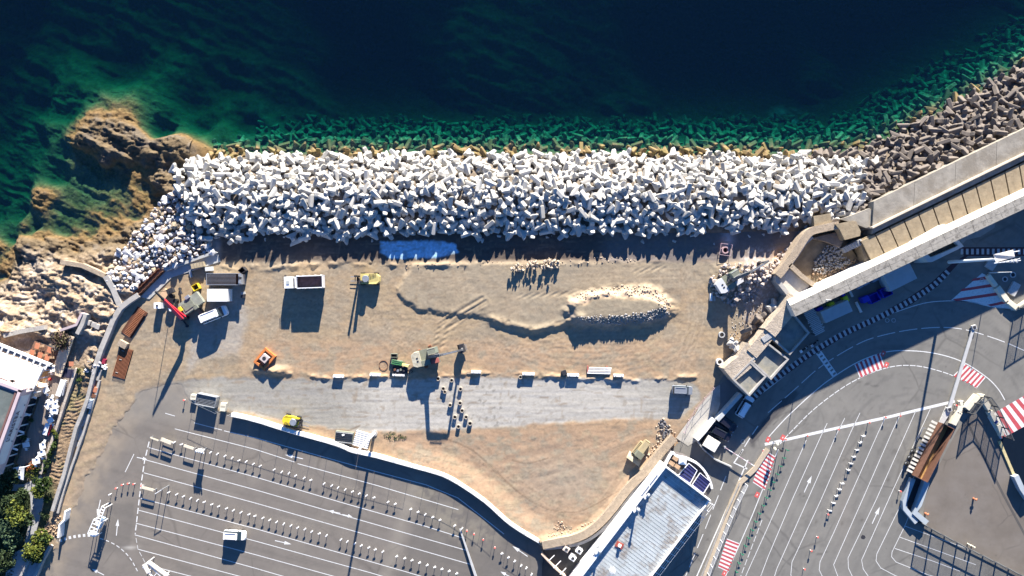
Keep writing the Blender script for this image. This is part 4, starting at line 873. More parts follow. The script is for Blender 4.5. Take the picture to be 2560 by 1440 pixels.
for a,b in (((1372,1402),(1386,1388)),((1384,1420),(1402,1402)),((1400,1436),(1415,1420))):
    mb=MB(); mb.bar(W(*a,1.5),W(*b,1.5),.12); mb.build('rail',m_wpaint,parent=t)
# ================= ARMOUR BLOCKS AND BOULDERS =================
def block_mesh():
    mb=MB()
    def rr(x,hy,hz): c=.28*min(hy,hz); return [(x,-hy+c,-hz),(x,hy-c,-hz),(x,hy,-hz+c),(x,hy,hz-c),(x,hy-c,hz),(x,-hy+c,hz),(x,-hy,hz-c),(x,-hy,-hz+c)]
    for s in (1,-1):
        R=[rr(.0,.50,.48),rr(s*.34,.56,.46),rr(s*.74,1.05,.44),rr(s*1.02,1.20,.38),rr(s*1.12,1.10,.29)]
        if s<0: R=[list(reversed(r)) for r in R]
        mb.loft(R)
        def sq(z,h,k): c=.3*h; return [(-h+c,-k,z),(h-c,-k,z),(h,-k+c,z),(h,k-c,z),(h-c,k,z),(-h+c,k,z),(-h,k-c,z),(-h,-k+c,z)]
        R=[sq(0,.46,.46),sq(s*.45,.40,.44),sq(s*.92,.27,.30),sq(s*1.0,.20,.22)]
        if s<0: R=[list(reversed(r)) for r in R]
        mb.loft(R)
    return np.array(mb.v)*1.04, mb.f
BV,BF=block_mesh()
def bmesh_obj(name,v,f,m):
    me=bpy.data.meshes.new(name); me.from_pydata(v.tolist(),[],f); me.materials.append(m); me.update(); return me
m_bw=mat('white_block_concrete',(0.445,0.43,0.395),.85,.12,.30,bump=.012,bscale=6,var2=((.33,.30,.255),.22,.54,.6))
m_bb=mat('weathered_block_concrete',(0.165,0.14,0.12),.95,.25,.5,bump=.03,bscale=5,var2=((.12,.10,.08),.5,.55,.6))
m_bs=mat('algae_block',(0.19,0.24,0.12),.95,.5,.8,bump=.08,bscale=4,var2=((.07,.09,.03),1.2,.50,.85))
m_bt=mat('tide_stained_block',(0.24,0.165,0.08),.9,.3,.8,bump=.05,bscale=4,var2=((.14,.12,.04),.8,.5,.8))
me_w=bmesh_obj('armour_block',BV,BF,m_bw); me_b=bmesh_obj('armour_block',BV,BF,m_bb)
def rq():
    q=RNG.normal(size=4); q/=np.linalg.norm(q); return Quaternion(q.tolist())
def jitter(u0,u1,v0,v1,st,j=.32):
    out=[]; r=0; v=v0
    while v<=v1:
        u=u0+(st/2 if r%2 else 0)
        while u<=u1: out.append((u+RNG.uniform(-j,j)*st,v+RNG.uniform(-j,j)*st)); u+=st
        v+=st*.9; r+=1
    return out
def hz1(f,u,v): return float(f(np.array([[float(u)]]),np.array([[float(v)]]))[0,0])
def arm1(u,v):
    a,s=arm(np.array([[float(u)]]),np.array([[float(v)]])); return float(a[0,0]),float(s[0,0])
MOLE_EDGE=[(2170,545),(2190,505),(2560,326),(2800,210)]
def moled(u,v): return float(dline(np.array([[float(u)]]),np.array([[float(v)]]),[G(*p,3) for p in MOLE_EDGE],True)[0,0])
white=[];brown=[];tide=[];sub=[]
for (u,v) in jitter(380,2760,-40,640,24.5):
    z,s=arm1(u,v)
    if u<600 and s<4+ (600-u)*.02: 
        if u<470 or s<-60+(600-u)*.3: continue
    if s<-118: 
        continue
    md=moled(u,v)
    if s>-6:
        bot=np.interp(u,[430,470,520,1000,2000,2060,2180],[470,560,600,594,572,560,520])
        if u<2150 and v>bot: continue
        if u<432+max(0,(v-440))*.55: continue
        if u>2120 and md>-9: continue
    if s<-6:
        if s<-100 and RNG.random()<.4: continue
        (tide if s>-26 else sub).append((u,v,z,s))
    else:
        edge=2165+ (v-470)*-.25 + RNG.uniform(-14,14)
        if u>edge or (u>2060 and v<392): brown.append((u,v,z,s))
        elif s<4: tide.append((u,v,z,s))
        else: white.append((u,v,z,s))
white.sort(key=lambda t:-t[1])
def mtx(t,dz=.35):
    q=rq(); x,y=uv2xy(t[0],t[1]); return q,(x,y,t[2]+dz+RNG.uniform(-.15,.2))
def zone(t,lab):
    u,v=t[0],t[1]
    if lab[0]=='f':
        seq=[(560,'above the bent concrete slab'),(720,'above the mesh container'),(880,'above the tipper lorry'),(960,'above the faded yellow forklift'),(1150,'above the pale road patch'),(1280,'between the pale patch and the stone heaps'),(1420,'above the stone heaps'),(1700,'above the sand berm'),(1880,'above the pink ringed pit'),(9999,'nearest the bastion')]
        row='in the lowest row' if v>568 else ('in the second row' if v>546 else 'high in the pile')
    else:
        seq=[(2230,'where the white blocks end'),(2340,'on the lower stretch of the mole'),(2450,'on the middle stretch of the mole'),(9999,'on the upper stretch of the mole')]
        row='against the concrete cap' if moled(u,v)>-38 else ('near the water' if t[3]<40 else 'amid the heap')
    for lim,w in seq:
        if u<lim: return w,row
def zlab(t,lab): w,r=zone(t,lab); return ('white' if lab[0]=='f' else 'weathered brown')+' armour block '+r+' '+w
def zgrp(t,lab): w,r=zone(t,lab); return ', '+r+' '+w
for me_,lst,lab,grp in ((me_w,white[:300],'fresh white','white blocks'),(me_b,brown[:300],'brown weathered','brown blocks')):
    for i,t in enumerate(lst):
        o=bpy.data.objects.new('armour_block',me_); q,p=mtx(t); o.location=p; o.rotation_mode='QUATERNION'; o.rotation_quaternion=q; col.objects.link(o); tag(o,zlab(t,lab),'armour block',grp+zgrp(t,lab))
        o.scale=(1.02,)*3
def lump(name,lst,m,dz=.3,sc=1.02):
    if not lst: return
    X=[]
    for t in lst:
        q,p=mtx(t,dz); X.append((np.array(q.to_matrix())*sc,np.array(p),0))
    o=join_copies(name,[BV],[BF],X,m); o['kind']='stuff'; o['category']='armour blocks'; return o
o=lump('seaward_armour_blocks',white[300:],m_bw); o['label']='mass of white concrete armour blocks on the sunlit seaward slope'
o=lump('tide_line_armour_blocks',tide,m_bt,.1); o['label']='row of golden brown stained armour blocks along the water line'
o=lump('submerged_armour_blocks',sub,m_bs,.3); o['label']='band of algae covered armour blocks under the green water'
# second, deeper layer so that the gaps show blocks rather than earth
und=[(u,v,arm1(u,v)[0]-1.3,0) for (u,v) in jitter(450,2140,400,590,30) if arm1(u,v)[1]>6 and u>440+max(0,v-440)*.6]
o=lump('inner_armour_blocks',und,m_bw,.2); o['label']='white armour blocks half hidden in the gaps beneath the top layer'
# single armour blocks by the garages
for (x,y,l,m,rt) in ((1932,767,'four armed pale concrete block lying in the shade below the bastion',me_w,(.3,.2,.8)),(1898,796,'weathered beige concrete block lying against the rubble wall',me_b,(1.1,.3,.4)),(1870,824,'upright beige concrete block beside the rubble wall',me_b,(1.3,.9,.2)),(1834,862,'bright white concrete block standing apart near the concrete rings',me_w,(.9,.1,2.4))):
    o=bpy.data.objects.new('armour_block',m); o.location=W(x,y,1.0); o.rotation_euler=rt; o.scale=(1.05,)*3; col.objects.link(o); tag(o,l,'armour block')
# ---- stones
def rock_mesh(seed,n=1):
    r=np.random.default_rng(seed); import bmesh as bm_
    b=bm_.new(); bm_.ops.create_icosphere(b,subdivisions=1,radius=1)
    dirs=r.normal(size=(7,3)); dirs/=np.linalg.norm(dirs,axis=1)[:,None]; off=r.uniform(.42,.8,7)
    sc=r.uniform(.75,1.15,3)
    for v in b.verts:
        p=np.array(v.co); 
        for d_,o_ in zip(dirs,off):
            k=p@d_
            if k>o_: p=p-d_*(k-o_)
        p=p*sc*(1+r.uniform(-.06,.06)); v.co=p
    me=bpy.data.meshes.new('stone'); b.to_mesh(me); b.free(); return me
ROCKS=[rock_mesh(100+i) for i in range(8)]
RV=[np.array([v.co[:] for v in m.vertices]) for m in ROCKS]; RF=[[tuple(p.vertices) for p in m.polygons] for m in ROCKS]
m_st=[mat('boulder_white',(0.50,0.49,0.49),.9,.12,.8,bump=.04,bscale=3),mat('boulder_pink',(0.42,0.35,0.30),.9,.15,.8,bump=.04,bscale=3),mat('boulder_grey',(0.32,0.33,0.35),.9,.15,.8,bump=.04,bscale=3),mat('boulder_tan',(0.28,0.23,0.16),.9,.15,.8,bump=.04,bscale=3)]
RM={}
def rmesh(i,k):
    if (i,k) not in RM:
        m=ROCKS[i].copy(); m.name='boulder'; m.materials.append(m_st[k]); RM[(i,k)]=m
    return RM[(i,k)]
PILE=[(432,478),(470,470),(500,520),(498,560),(520,600),(540,628),(440,664),(402,664),(335,728),(290,718),(264,690),(275,650),(320,590),(370,540),(400,500)]
def inpoly(u,v,P): return float(sdpoly(np.array([[float(u)]]),np.array([[float(v)]]),P)[0,0])
bou=[]
for (u,v) in jitter(255,545,465,735,11.5,.42):
    if inpoly(u,v,PILE)<2:
        z=hz1(lambda U,V:idw(U,V),u,v); z=max(z,-1.5)+.6
        r=float(np.clip(RNG.lognormal(-.55,.35),.3,1.15)); bou.append((u,v,z,r))
bou.sort(key=lambda t:-t[3])
LB={0:'whitish quarry boulder in the stone pile beside the rocky shore',1:'pinkish quarry boulder in the stone pile beside the rocky shore',2:'grey quarry boulder in the stone pile beside the rocky shore',3:'tan brown quarry boulder in the stone pile beside the rocky shore'}
X=[]
for i,(u,v,z,r) in enumerate(bou):
    k=int(RNG.choice(4,p=[.5,.22,.2,.08]))
    if i<300:
        o=bpy.data.objects.new('boulder',rmesh(int(RNG.integers(8)),k)); x,y=uv2xy(u,v); o.location=(x,y,z+RNG.uniform(-.1,.25)); o.rotation_euler=RNG.uniform(0,6.28,3).tolist(); o.scale=(r,)*3; col.objects.link(o)
        sz='large' if r>.78 else ('medium' if r>.62 else 'small'); pl='at the water end of the stone pile' if v<560 else ('against the sheet pile channel' if (u-335)*.71+(v-735)*.70>-30 else ('against the pale jetty wall' if u<315 else 'in the middle of the stone pile'))
        w_=sz+' '+('whitish','pinkish','grey','tan brown')[k]+' quarry boulder '+pl; tag(o,w_,'boulder',w_.replace('quarry boulder','boulders'))
    else: X.append((np.array(rq().to_matrix())*r,np.array((*uv2xy(u,v),z)),int(RNG.integers(8))))
def scatter(name,poly,st,rmin,rmax,zf,m,label,prob=1,jit=.45,extra=None,cat='stones'):
    X=[]
    us=[p[0] for p in poly]; vs=[p[1] for p in poly]
    for (u,v) in jitter(min(us),max(us),min(vs),max(vs),st,jit):
        if inpoly(u,v,poly)<0 and RNG.random()<prob:
            X.append((np.array(rq().to_matrix())*RNG.uniform(rmin,rmax),np.array((*uv2xy(u,v),zf(u,v))),int(RNG.integers(8))))
    if not X: return
    o=join_copies(name,RV,RF,X,m); o['kind']='stuff'; o['label']=label; o['category']=cat; return o
if X:
    o=join_copies('small_boulders',RV,RF,X,m_st[0]); o['kind']='stuff'; o['label']='smaller whitish stones filling the quarry stone pile'; o['category']='stones'
scatter('core_stones',[(440,470),(520,470),(525,600),(540,628),(430,664),(330,720),(275,690),(320,590),(400,500)],9,.2,.55,lambda u,v:max(hz1(idw,u,v),-1.5)+.25,m_st[1],'small pinkish stones between the larger boulders')
hs=lambda u,v:hz1(h_sand,u,v)
m_tan=mat('tan_rubble',(0.38,0.31,0.235),.95,.25,1,bump=.03); m_gr=mat('grey_rubble',(0.28,0.27,0.26),.95,.25,1,bump=.03); m_oc=mat('orange_rubble',(0.32,0.225,0.15),.95,.25,1)
scatter('berm_stones',[(1432,745),(1470,722),(1560,712),(1620,714),(1655,730),(1675,760),(1670,790),(1655,795),(1640,750),(1600,738),(1500,740),(1440,752)],6,.10,.32,lambda u,v:hs(u,v)+.03,m_tan,'pale stones scattered around the rim of the sand berm',.75)
scatter('berm_slope_stones',[(1440,790),(1540,786),(1620,778),(1660,765),(1672,785),(1640,800),(1560,812),(1450,806)],5,.10,.30,lambda u,v:hs(u,v)+.03,m_gr,'grey stones on the shaded southern slope of the sand berm',.9)
for P,l in (([(1275,672),(1300,655),(1310,668),(1308,676),(1290,680)],'left'),([(1310,662),(1340,648),(1345,664),(1332,674),(1315,672)],'middle'),([(1350,662),(1372,642),(1402,658),(1400,668),(1378,674),(1350,672)],'right')):
    scatter('stone_heap',P,5,.18,.5,lambda u,v:hs(u,v)+RNG.uniform(.1,1.3),m_tan,'small heap of broken pale stones on the edge of the sea road, '+l+'most of three','1' and 1.0)
scatter('ridge_stones',[(1010,660),(1200,655),(1260,648),(1260,660),(1100,668),(1010,672)],8,.08,.22,lambda u,v:hs(u,v)+.05,m_oc,'loose orange stones along the northern edge of the site',.6)
scatter('edge_stones',[(1400,650),(1540,640),(1600,645),(1600,655),(1400,664)],8,.08,.25,lambda u,v:hs(u,v)+.05,m_tan,'scattered pale stones where the sea road meets the sand',.6)
scatter('rubble_heap',[(1772,690),(1800,665),(1850,655),(1900,668),(1925,650),(1960,620),(1980,600),(1985,620),(1955,660),(1930,690),(1890,720),(1850,752),(1800,745),(1775,730)],8.5,.2,.75,lambda u,v:hs(u,v)+RNG.uniform(0,.6),m_st[1],'large heap of broken pinkish rubble around the demolition excavator',.9)
scatter('dark_rubble',[(1790,735),(1850,735),(1890,720),(1900,740),(1870,760),(1820,770)],7,.15,.5,lambda u,v:hs(u,v)+RNG.uniform(0,.3),m_gr,'grey broken concrete chunks in the shade below the demolition excavator',.9)
scatter('pit_rubble',[(2055,615),(2085,612),(2110,640),(2120,660),(2085,672),(2040,690),(2025,670),(2035,650)],5,.15,.42,lambda u,v:1.0+RNG.uniform(0,.3),m_gr,'grey loose rubble lying in the pit of the ruined bastion',.9)
scatter('pit_rubble',[(2035,670),(2085,672),(2130,650),(2140,655),(2050,705),(2020,690)],6,.15,.4,lambda u,v:1.0+RNG.uniform(0,.25),m_oc,'brown earthy rubble at the lower edge of the bastion pit',.8)
scatter('point_stones',[(1368,1330),(1400,1300),(1440,1320),(1500,1290),(1560,1215),(1600,1180),(1606,1190),(1560,1240),(1520,1285),(1470,1320),(1420,1345),(1370,1350)],5.5,.08,.26,lambda u,v:hs(u,v)+.05,m_tan,'pale stones gathered along the inside of the beige stone wall',.7)
scatter('corner_stones',[(1640,1060),(1660,1045),(1690,1085),(1660,1110),(1620,1140),(1600,1160),(1640,1105)],6,.12,.35,lambda u,v:hs(u,v)+.05,m_tan,'rubble band beside the yellow bulldozer at the upper end of the stone wall',.8)
scatter('corner_dark_stones',[(1645,1050),(1665,1050),(1678,1085),(1660,1100)],5,.15,.4,lambda u,v:hs(u,v)+.1,mat('black_rubble',(.10,.10,.11),.9,.3,1),'dark broken stones at the top right corner of the sandy triangle',.9)
scatter('garage_gravel',[(1830,760),(1870,740),(1930,740),(1960,760),(1900,850),(1840,900),(1820,860)],6,.06,.2,lambda u,v:hs(u,v)+.03,m_gr,'dark gravel strewn between the rubble heap and the garages',.7)
scatter('shore_stones',[(225,900),(260,905),(240,935),(215,930)],6,.2,.5,lambda u,v:.9,m_st[0],'few pale stones at the top of the earth bank beside the curved wall',.8)
scatter('roadside_rubble',[(118,1290),(160,1285),(150,1340),(120,1350),(100,1340)],6,.1,.3,lambda u,v:.15,m_oc,'orange rubble patch at the end of the curved wall',.8)
# ================= VEHICLES =================
def rings_from(outline,zs,insets):
    """outline: list (x,y) ; successive inset rings"""
    out=[]
    for z,(k,ky,dx) in zip(zs,insets): out.append([(x*k+dx,y*ky,z) for x,y in outline])
    return out
def rounded(l,w,r=.25,n=3,fr=None):
    fr=r if fr is None else fr; P=[]
    for cx,cy,a0,rr in ((l/2-fr,w/2-fr,0,fr),(-l/2+r,w/2-r,90,r),(-l/2+r,-w/2+r,180,r),(l/2-fr,-w/2+fr,270,fr)):
        for i in range(n+1):
            a=math.radians(a0+90*i/n); P.append((cx+rr*math.cos(a),cy+rr*math.sin(a)))
    return P
def car(px,py,ang,Lc,Wc,Hc,paint,label,cat='car',name='parked_car',z=0,kind='car'):
    x,y=W2(px,py,z+Hc*.7); t=thing(name,label,cat,(x,y,z),math.radians(ang),local=True)
    o=rounded(Lc,Wc,.3,3,.55); zb=Hc*.56
    mb=MB(); mb.loft(rings_from(o,[.28,.5,zb*.9,zb],[(.97,.95,0),(1,1,0),(.985,.96,0),(.95,.88,0)])); mb.build('body',paint,parent=t,smooth=False)
    if kind=='van': c0,c1=-Lc*.46,Lc*.26; f=.82
    elif kind=='wagon': c0,c1=-Lc*.46,Lc*.20; f=.78
    else: c0,c1=-Lc*.42,Lc*.20; f=.76
    w=Wc*.45
    mb=MB(); mb.loft([[(c0,-w,zb),(c1+.1*Lc,-w,zb),(c1+.1*Lc,w,zb),(c0,w,zb)],[(c0+.12*(kind!='van')*Lc*.3+.03,-w*f,Hc-.06),(c1-.02*Lc,-w*f,Hc-.06),(c1-.02*Lc,w*f,Hc-.06),(c0+.12*(kind!='van')*Lc*.3+.03,w*f,Hc-.06)]]); mb.build('windows',m_glass,parent=t)
    cr=(c1-.02*Lc-c0-.1); mb=MB(); r_=rounded(cr,w*2*f*1.03,.15,2,.2); xc=(c0+.08+c1-.02*Lc)/2
    mb.loft([[(a+xc,b,Hc-.09) for a,b in r_],[(a*.98+xc,b*.95,Hc) for a,b in r_]]); mb.build('roof',paint,parent=t)
    for sx in (-1,1):
        for sy in (-1,1):
            mb=MB(); X,Y=sx*Lc*.31,sy*(Wc/2-.1)
            R=lambda yy:[(X+.33*math.cos(a*math.pi/5),yy,.33+.33*math.sin(a*math.pi/5)) for a in range(10)]
            mb.loft([R(Y-.11),R(Y+.11)]); mb.build('wheel',m_black,parent=t)
    for sy in (-1,1):
        mb=MB(); mb.box(Lc*.465,sy*Wc*.33,zb*.88,.18,.35,.12); mb.build('headlight',m_metal,parent=t)
        mb=MB(); mb.box(c1-.02*Lc,sy*(Wc/2+.08),zb+.1,.14,.24,.16); mb.build('side_mirror',m_dark,parent=t)
    for sy in (-1,1):
        mb=MB(); mb.bar((xc-cr*.38,sy*w*f*.86,Hc+.04),(xc+cr*.38,sy*w*f*.86,Hc+.04),.05); mb.build('roof_rail',m_dark if paint.name!='grey_car_paint' else m_metal,parent=t)
    return t
p_white=mat('white_car_paint',(0.80,0.80,0.80),.3,.02,1,spec=.5,coat=.5); p_grey=mat('grey_car_paint',(0.20,0.22,0.25),.3,.05,1,spec=.5,coat=.5); p_black=mat('black_car_paint',(0.015,0.015,0.025),.25,.1,1,spec=.5,coat=.5)
car(585,1340,-3,4.5,1.9,1.75,p_white,'white estate car parked alone across the lane lines of the car park',kind='wagon')
car(531,787,22,5.6,2.1,2.4,p_white,'white delivery van parked on the sand beside the crane lorry','van','delivery_van',kind='van')
car(1707,976,-3,4.1,1.8,1.75,p_grey,'grey car parked alone at the right end of the gravel track',kind='wagon')
car(1864,1017,59,4.7,1.95,1.7,p_white,'white car parked in the shade at the roadside beside the lowest garage',kind='wagon')
car(1817,1058,-36,4.6,1.95,1.5,p_black,'black car in the shaded parking bay nearest the white roadside car')
car(1803,1084,-28,4.4,1.9,1.5,p_black,'black car parked between the other black car and the square white roof')
def scooter(px,py,ang,label,top=None):
    x,y=W2(px,py,.8); t=thing('scooter',label,'scooter',(x,y,0),math.radians(ang),local=True)
    mb=MB(); mb.loft([[(-.9,-.12,.45),(.5,-.1,.35),(.5,.1,.35),(-.9,.12,.45)],[(-.95,-.16,.8),(-.1,-.14,.78),(-.1,.14,.78),(-.95,.16,.8)]]); mb.build('seat',m_dark,parent=t)
    mb=MB(); mb.loft([[(.45,-.2,.35),(.75,-.15,.35),(.75,.15,.35),(.45,.2,.35)],[(.35,-.22,1.0),(.5,-.15,1.0),(.5,.15,1.0),(.35,.22,1.0)]]); mb.build('front_shield',top or m_metal,parent=t)
    mb=MB(); mb.bar((.42,-.38,1.05),(.42,.38,1.05),.06); mb.build('handlebar',m_dark,parent=t)
    for X in (-.65,.75):
        mb=MB(); mb.loft([[(X+.28*math.cos(a*math.pi/5),yy,.28+.28*math.sin(a*math.pi/5)) for a in range(10)] for yy in (-.07,.07)]); mb.build('wheel',m_black,parent=t)
    mb=MB(); mb.box(-.85,0,.98,.5,.55,.35,ch=.06); mb.build('top_box',top or m_wpaint,parent=t)
scooter(2011,873,30,'white scooter with a top box parked in the shade at the end of the garages',m_wpaint)
scooter(2038,858,35,'grey scooter parked in the shade just right of the white scooter',m_metal)
scooter(1788,1098,-10,'dark scooter parked between the square white roof and the black cars',m_dark)
# kiosk with white roof
x,y=W2(1779,1110,2.6); t=thing('kiosk','square white roofed booth with a brown stain at the end of the parking bays','kiosk',(x,y,0),-.55,local=True)
mb=MB(); mb.box(0,0,1.2,2.3,1.8,2.4); mb.build('walls',m_dark,parent=t); mb=MB(); mb.box(0,0,2.5,2.8,2.3,.16,ch=.04); mb.build('roof',mat('stained_white_roof',(0.72,0.68,0.60),.7,.08,1.5,var2=((.28,.2,.12),.55,.60,.8)),parent=t)
# boom barrier
a=W(1813,1119,1.1); b=W(1886,1165,1.1); t=thing('boom_barrier','thin pale barrier arm lowered across the service road','barrier',(a[0],a[1],0))
mb=MB(); mb.box(a[0],a[1],.55,.4,.4,1.1); mb.build('post',m_metal,parent=t); 
m_pink=mat('pink_white_paint',(0.50,0.36,0.38),.6,.15,3)
for k in range(8):
    p=Vector(a).lerp(Vector(b),k/8);q=Vector(a).lerp(Vector(b),(k+1)/8); mb=MB(); mb.bar(p,q,.14); mb.build('arm_segment',m_wpaint if k%2 else m_pink,parent=t)
# ---- tipper lorry
def wheels(t,xs,wy,r=.5):
    for X in xs:
        for sy in (-1,1):
            mb=MB(); mb.loft([[(X+r*math.cos(a*math.pi/6),yy,r+r*math.sin(a*math.pi/6)) for a in range(12)] for yy in (sy*wy-.18,sy*wy+.18)]); mb.build('wheel',m_black,parent=t)
def tipper(px,py,ang,label,inner,rim,cab=True,L_=7.8,Wd=2.5,z1=2.9,name='tipper_lorry',cat='lorry'):
    x,y=W2(px,py,z1); t=thing(name,label,cat,(x,y,0),math.radians(ang),local=True)
    hl=L_/2; x0=-hl+2.0 if cab else -hl
    mb=MB(); mb.box(0,0,.8,L_*.96,1.0,.3); mb.build('chassis',m_dark,parent=t)
    if cab:
        mb=MB(); mb.loft([[(-hl,-1.2,.7),(-hl+1.9,-1.2,.7),(-hl+1.9,1.2,.7),(-hl,1.2,.7)],[(-hl,-1.2,1.6),(-hl+1.9,-1.2,1.6),(-hl+1.9,1.2,1.6),(-hl,1.2,1.6)],[(-hl+.18,-1.12,2.75),(-hl+1.8,-1.12,2.75),(-hl+1.8,1.12,2.75),(-hl+.18,1.12,2.75)]]); cb=mb.build('cab',p_white,parent=t)
        mb=MB(); mb.box(-hl+.9,0,2.8,.55,.7,.08); mb.build('roof_hatch',mat('grey_plastic',(.35,.37,.36),.6,.1,1),parent=cb)
        mb=MB(); mb.face([(-hl-.01,-1.0,1.7),(-hl-.01,1.0,1.7),(-hl+.13,1.0,2.5),(-hl+.13,-1.0,2.5)]); mb.build('windscreen',m_glass,parent=cb)
        for i in range(5): mb=MB(); mb.box(-hl-.02,-.9+.45*i,2.7,.12,.14,.12); mb.build('roof_lamp',m_dark,parent=cb)
        for sy in (-1,1): mb=MB(); mb.box(-hl+.2,sy*1.35,1.9,.2,.3,.5); mb.build('side_mirror',m_dark,parent=cb)
        mb=MB(); mb.box(-hl+2.0,.0,1.5,.3,1.6,1.5); mb.build('air_intake',m_dark,parent=t)
    # open body
    w=Wd/2; f=1.15; xa,xb=x0+.3,hl; th=.16
    mb=MB(); mb.box((xa+xb)/2,0,f,xb-xa,Wd,.1); mb.build('bed_floor',inner,parent=t)
    for sy in (-1,1):
        mb=MB(); mb.box((xa+xb)/2,sy*(w-th/2),(f+z1)/2,xb-xa,th,z1-f); mb.build('side_board',rim,parent=t)
        for k in range(5): mb=MB(); mb.box(xa+.4+k*(xb-xa-.8)/4,sy*(w+.04),(f+z1)/2-.1,.14,.1,z1-f-.2); mb.build('rib',rim,parent=t)
    mb=MB(); mb.loft([[(xa,-w,f),(xa+.1,-w,f),(xa+.1,w,f),(xa,w,f)],[(xa,-w,z1),(xa+.35,-w,z1),(xa+.35,w,z1),(xa,w,z1)]]); mb.build('headboard',rim,parent=t)
    mb=MB(); mb.box(xb-.08,0,(f+z1)/2,.14,Wd,z1-f); mb.build('tailgate',rim,parent=t)
    wheels(t,([-hl+.9,hl-3.2,hl-1.9,hl-.7] if cab else []),1.05)
    return t
tipper(757,705,180-178,'white cabbed tipper lorry with an empty dark blue body on the sand','x' and mat('bluish_worn_steel',(0.07,0.045,0.06),.5,.5,1.6,var2=((.09,.05,.04),1.0,.55,.8)),p_white)
# ---- rust coloured open trailer on the quay
def frame3(A,B,w,z0,z1): pass
A_=Vector(W2(2374,1066,2.9)); B_=Vector(W2(2306,1200,2.9)); d=(B_-A_); Lt=d.length; ang=math.atan2(d.y,d.x)
c=(A_+B_)/2; t=thing('open_trailer','long rust rimmed open trailer with an ochre floor parked on the quay','trailer',(c.x,c.y,0),ang,local=True)
m_och=mat('ochre_dust_floor',(0.40,0.24,0.09),.9,.15,1.2,var2=((.22,.12,.05),2.2,.62,.7)); m_rim=mat('rust_rim',(0.17,0.085,0.055),.85,.2,2)
mb=MB(); mb.box(0,0,.9,Lt,2.2,.12); mb.build('bed_floor',m_och,parent=t)
for sy in (-1,1): mb=MB(); mb.box(0,sy*1.1,1.9,Lt,.12,2.0); mb.build('side_board',m_rim,parent=t)
for sx in (-1,1): mb=MB(); mb.box(sx*(Lt/2-.06),0,1.9,.12,2.2,2.0); mb.build('end_board',m_rim,parent=t)
for k in range(14):
    mb=MB(); mb.box(-Lt/2+.5+k*(Lt-1)/13,-2.0,1.25,.45,1.15,.2); mb.build('side_step',mat('pale_metal_slat',(.6,.57,.5),.6,.15,1.5),parent=t)
for k in range(3):
    mb=MB(); X=1.6+k*1.35; mb.loft([[(X+.5*math.cos(a*math.pi/6),yy,.5+.5*math.sin(a*math.pi/6)) for a in range(12)] for yy in (-2.95,-2.6)]); mb.build('wheel',m_black,parent=t)
    mb=MB(); mb.loft([[(X+.22*math.cos(a*math.pi/6),yy,.5+.22*math.sin(a*math.pi/6)) for a in range(12)] for yy in (-3.0,-2.94)]); mb.build('wheel_rim',m_metal,parent=t)
mb=MB(); mb.bar((-3.6,-3.1,.7),(-1.2,-3.1,.7),.12); mb.bar((-3.6,-3.1,.7),(-3.6,-2.5,.7),.12); mb.build('side_guard',m_metal,parent=t)
# ---- excavators
def tracks(t,L_,gap,w,m=m_rust):
    for sy in (-1,1):
        mb=MB(); o=[]; 
        R=lambda yy:[(L_/2-.4+.4*math.cos(a),yy,.42+.4*math.sin(a)) for a in [math.radians(x) for x in (-90,-45,0,45,90)]]+[(-L_/2+.4+.4*math.cos(a),yy,.42+.4*math.sin(a)) for a in [math.radians(x) for x in (90,135,180,225,270)]]
        mb.loft([R(sy*gap-w/2),R(sy*gap+w/2)]); tr=mb.build('track',m,parent=t)
        n=int(L_/.35)
        for k in range(n): mb=MB(); mb.box(-L_/2+.3+k*(L_-.6)/(n-1),sy*gap,.86,.16,w,.06); mb.build('track_shoe',m,parent=tr)
m_exc=mat('dusty_cream_paint',(0.42,0.39,0.30),.6,.2,1.2,var2=((.22,.19,.13),1.5,.55,.6)); m_exg=mat('dusty_grey_panel',(0.17,0.18,0.14),.7,.2,1.5); m_grn=mat('green_grey_glass',(0.16,0.19,0.16),.3,.15,1)
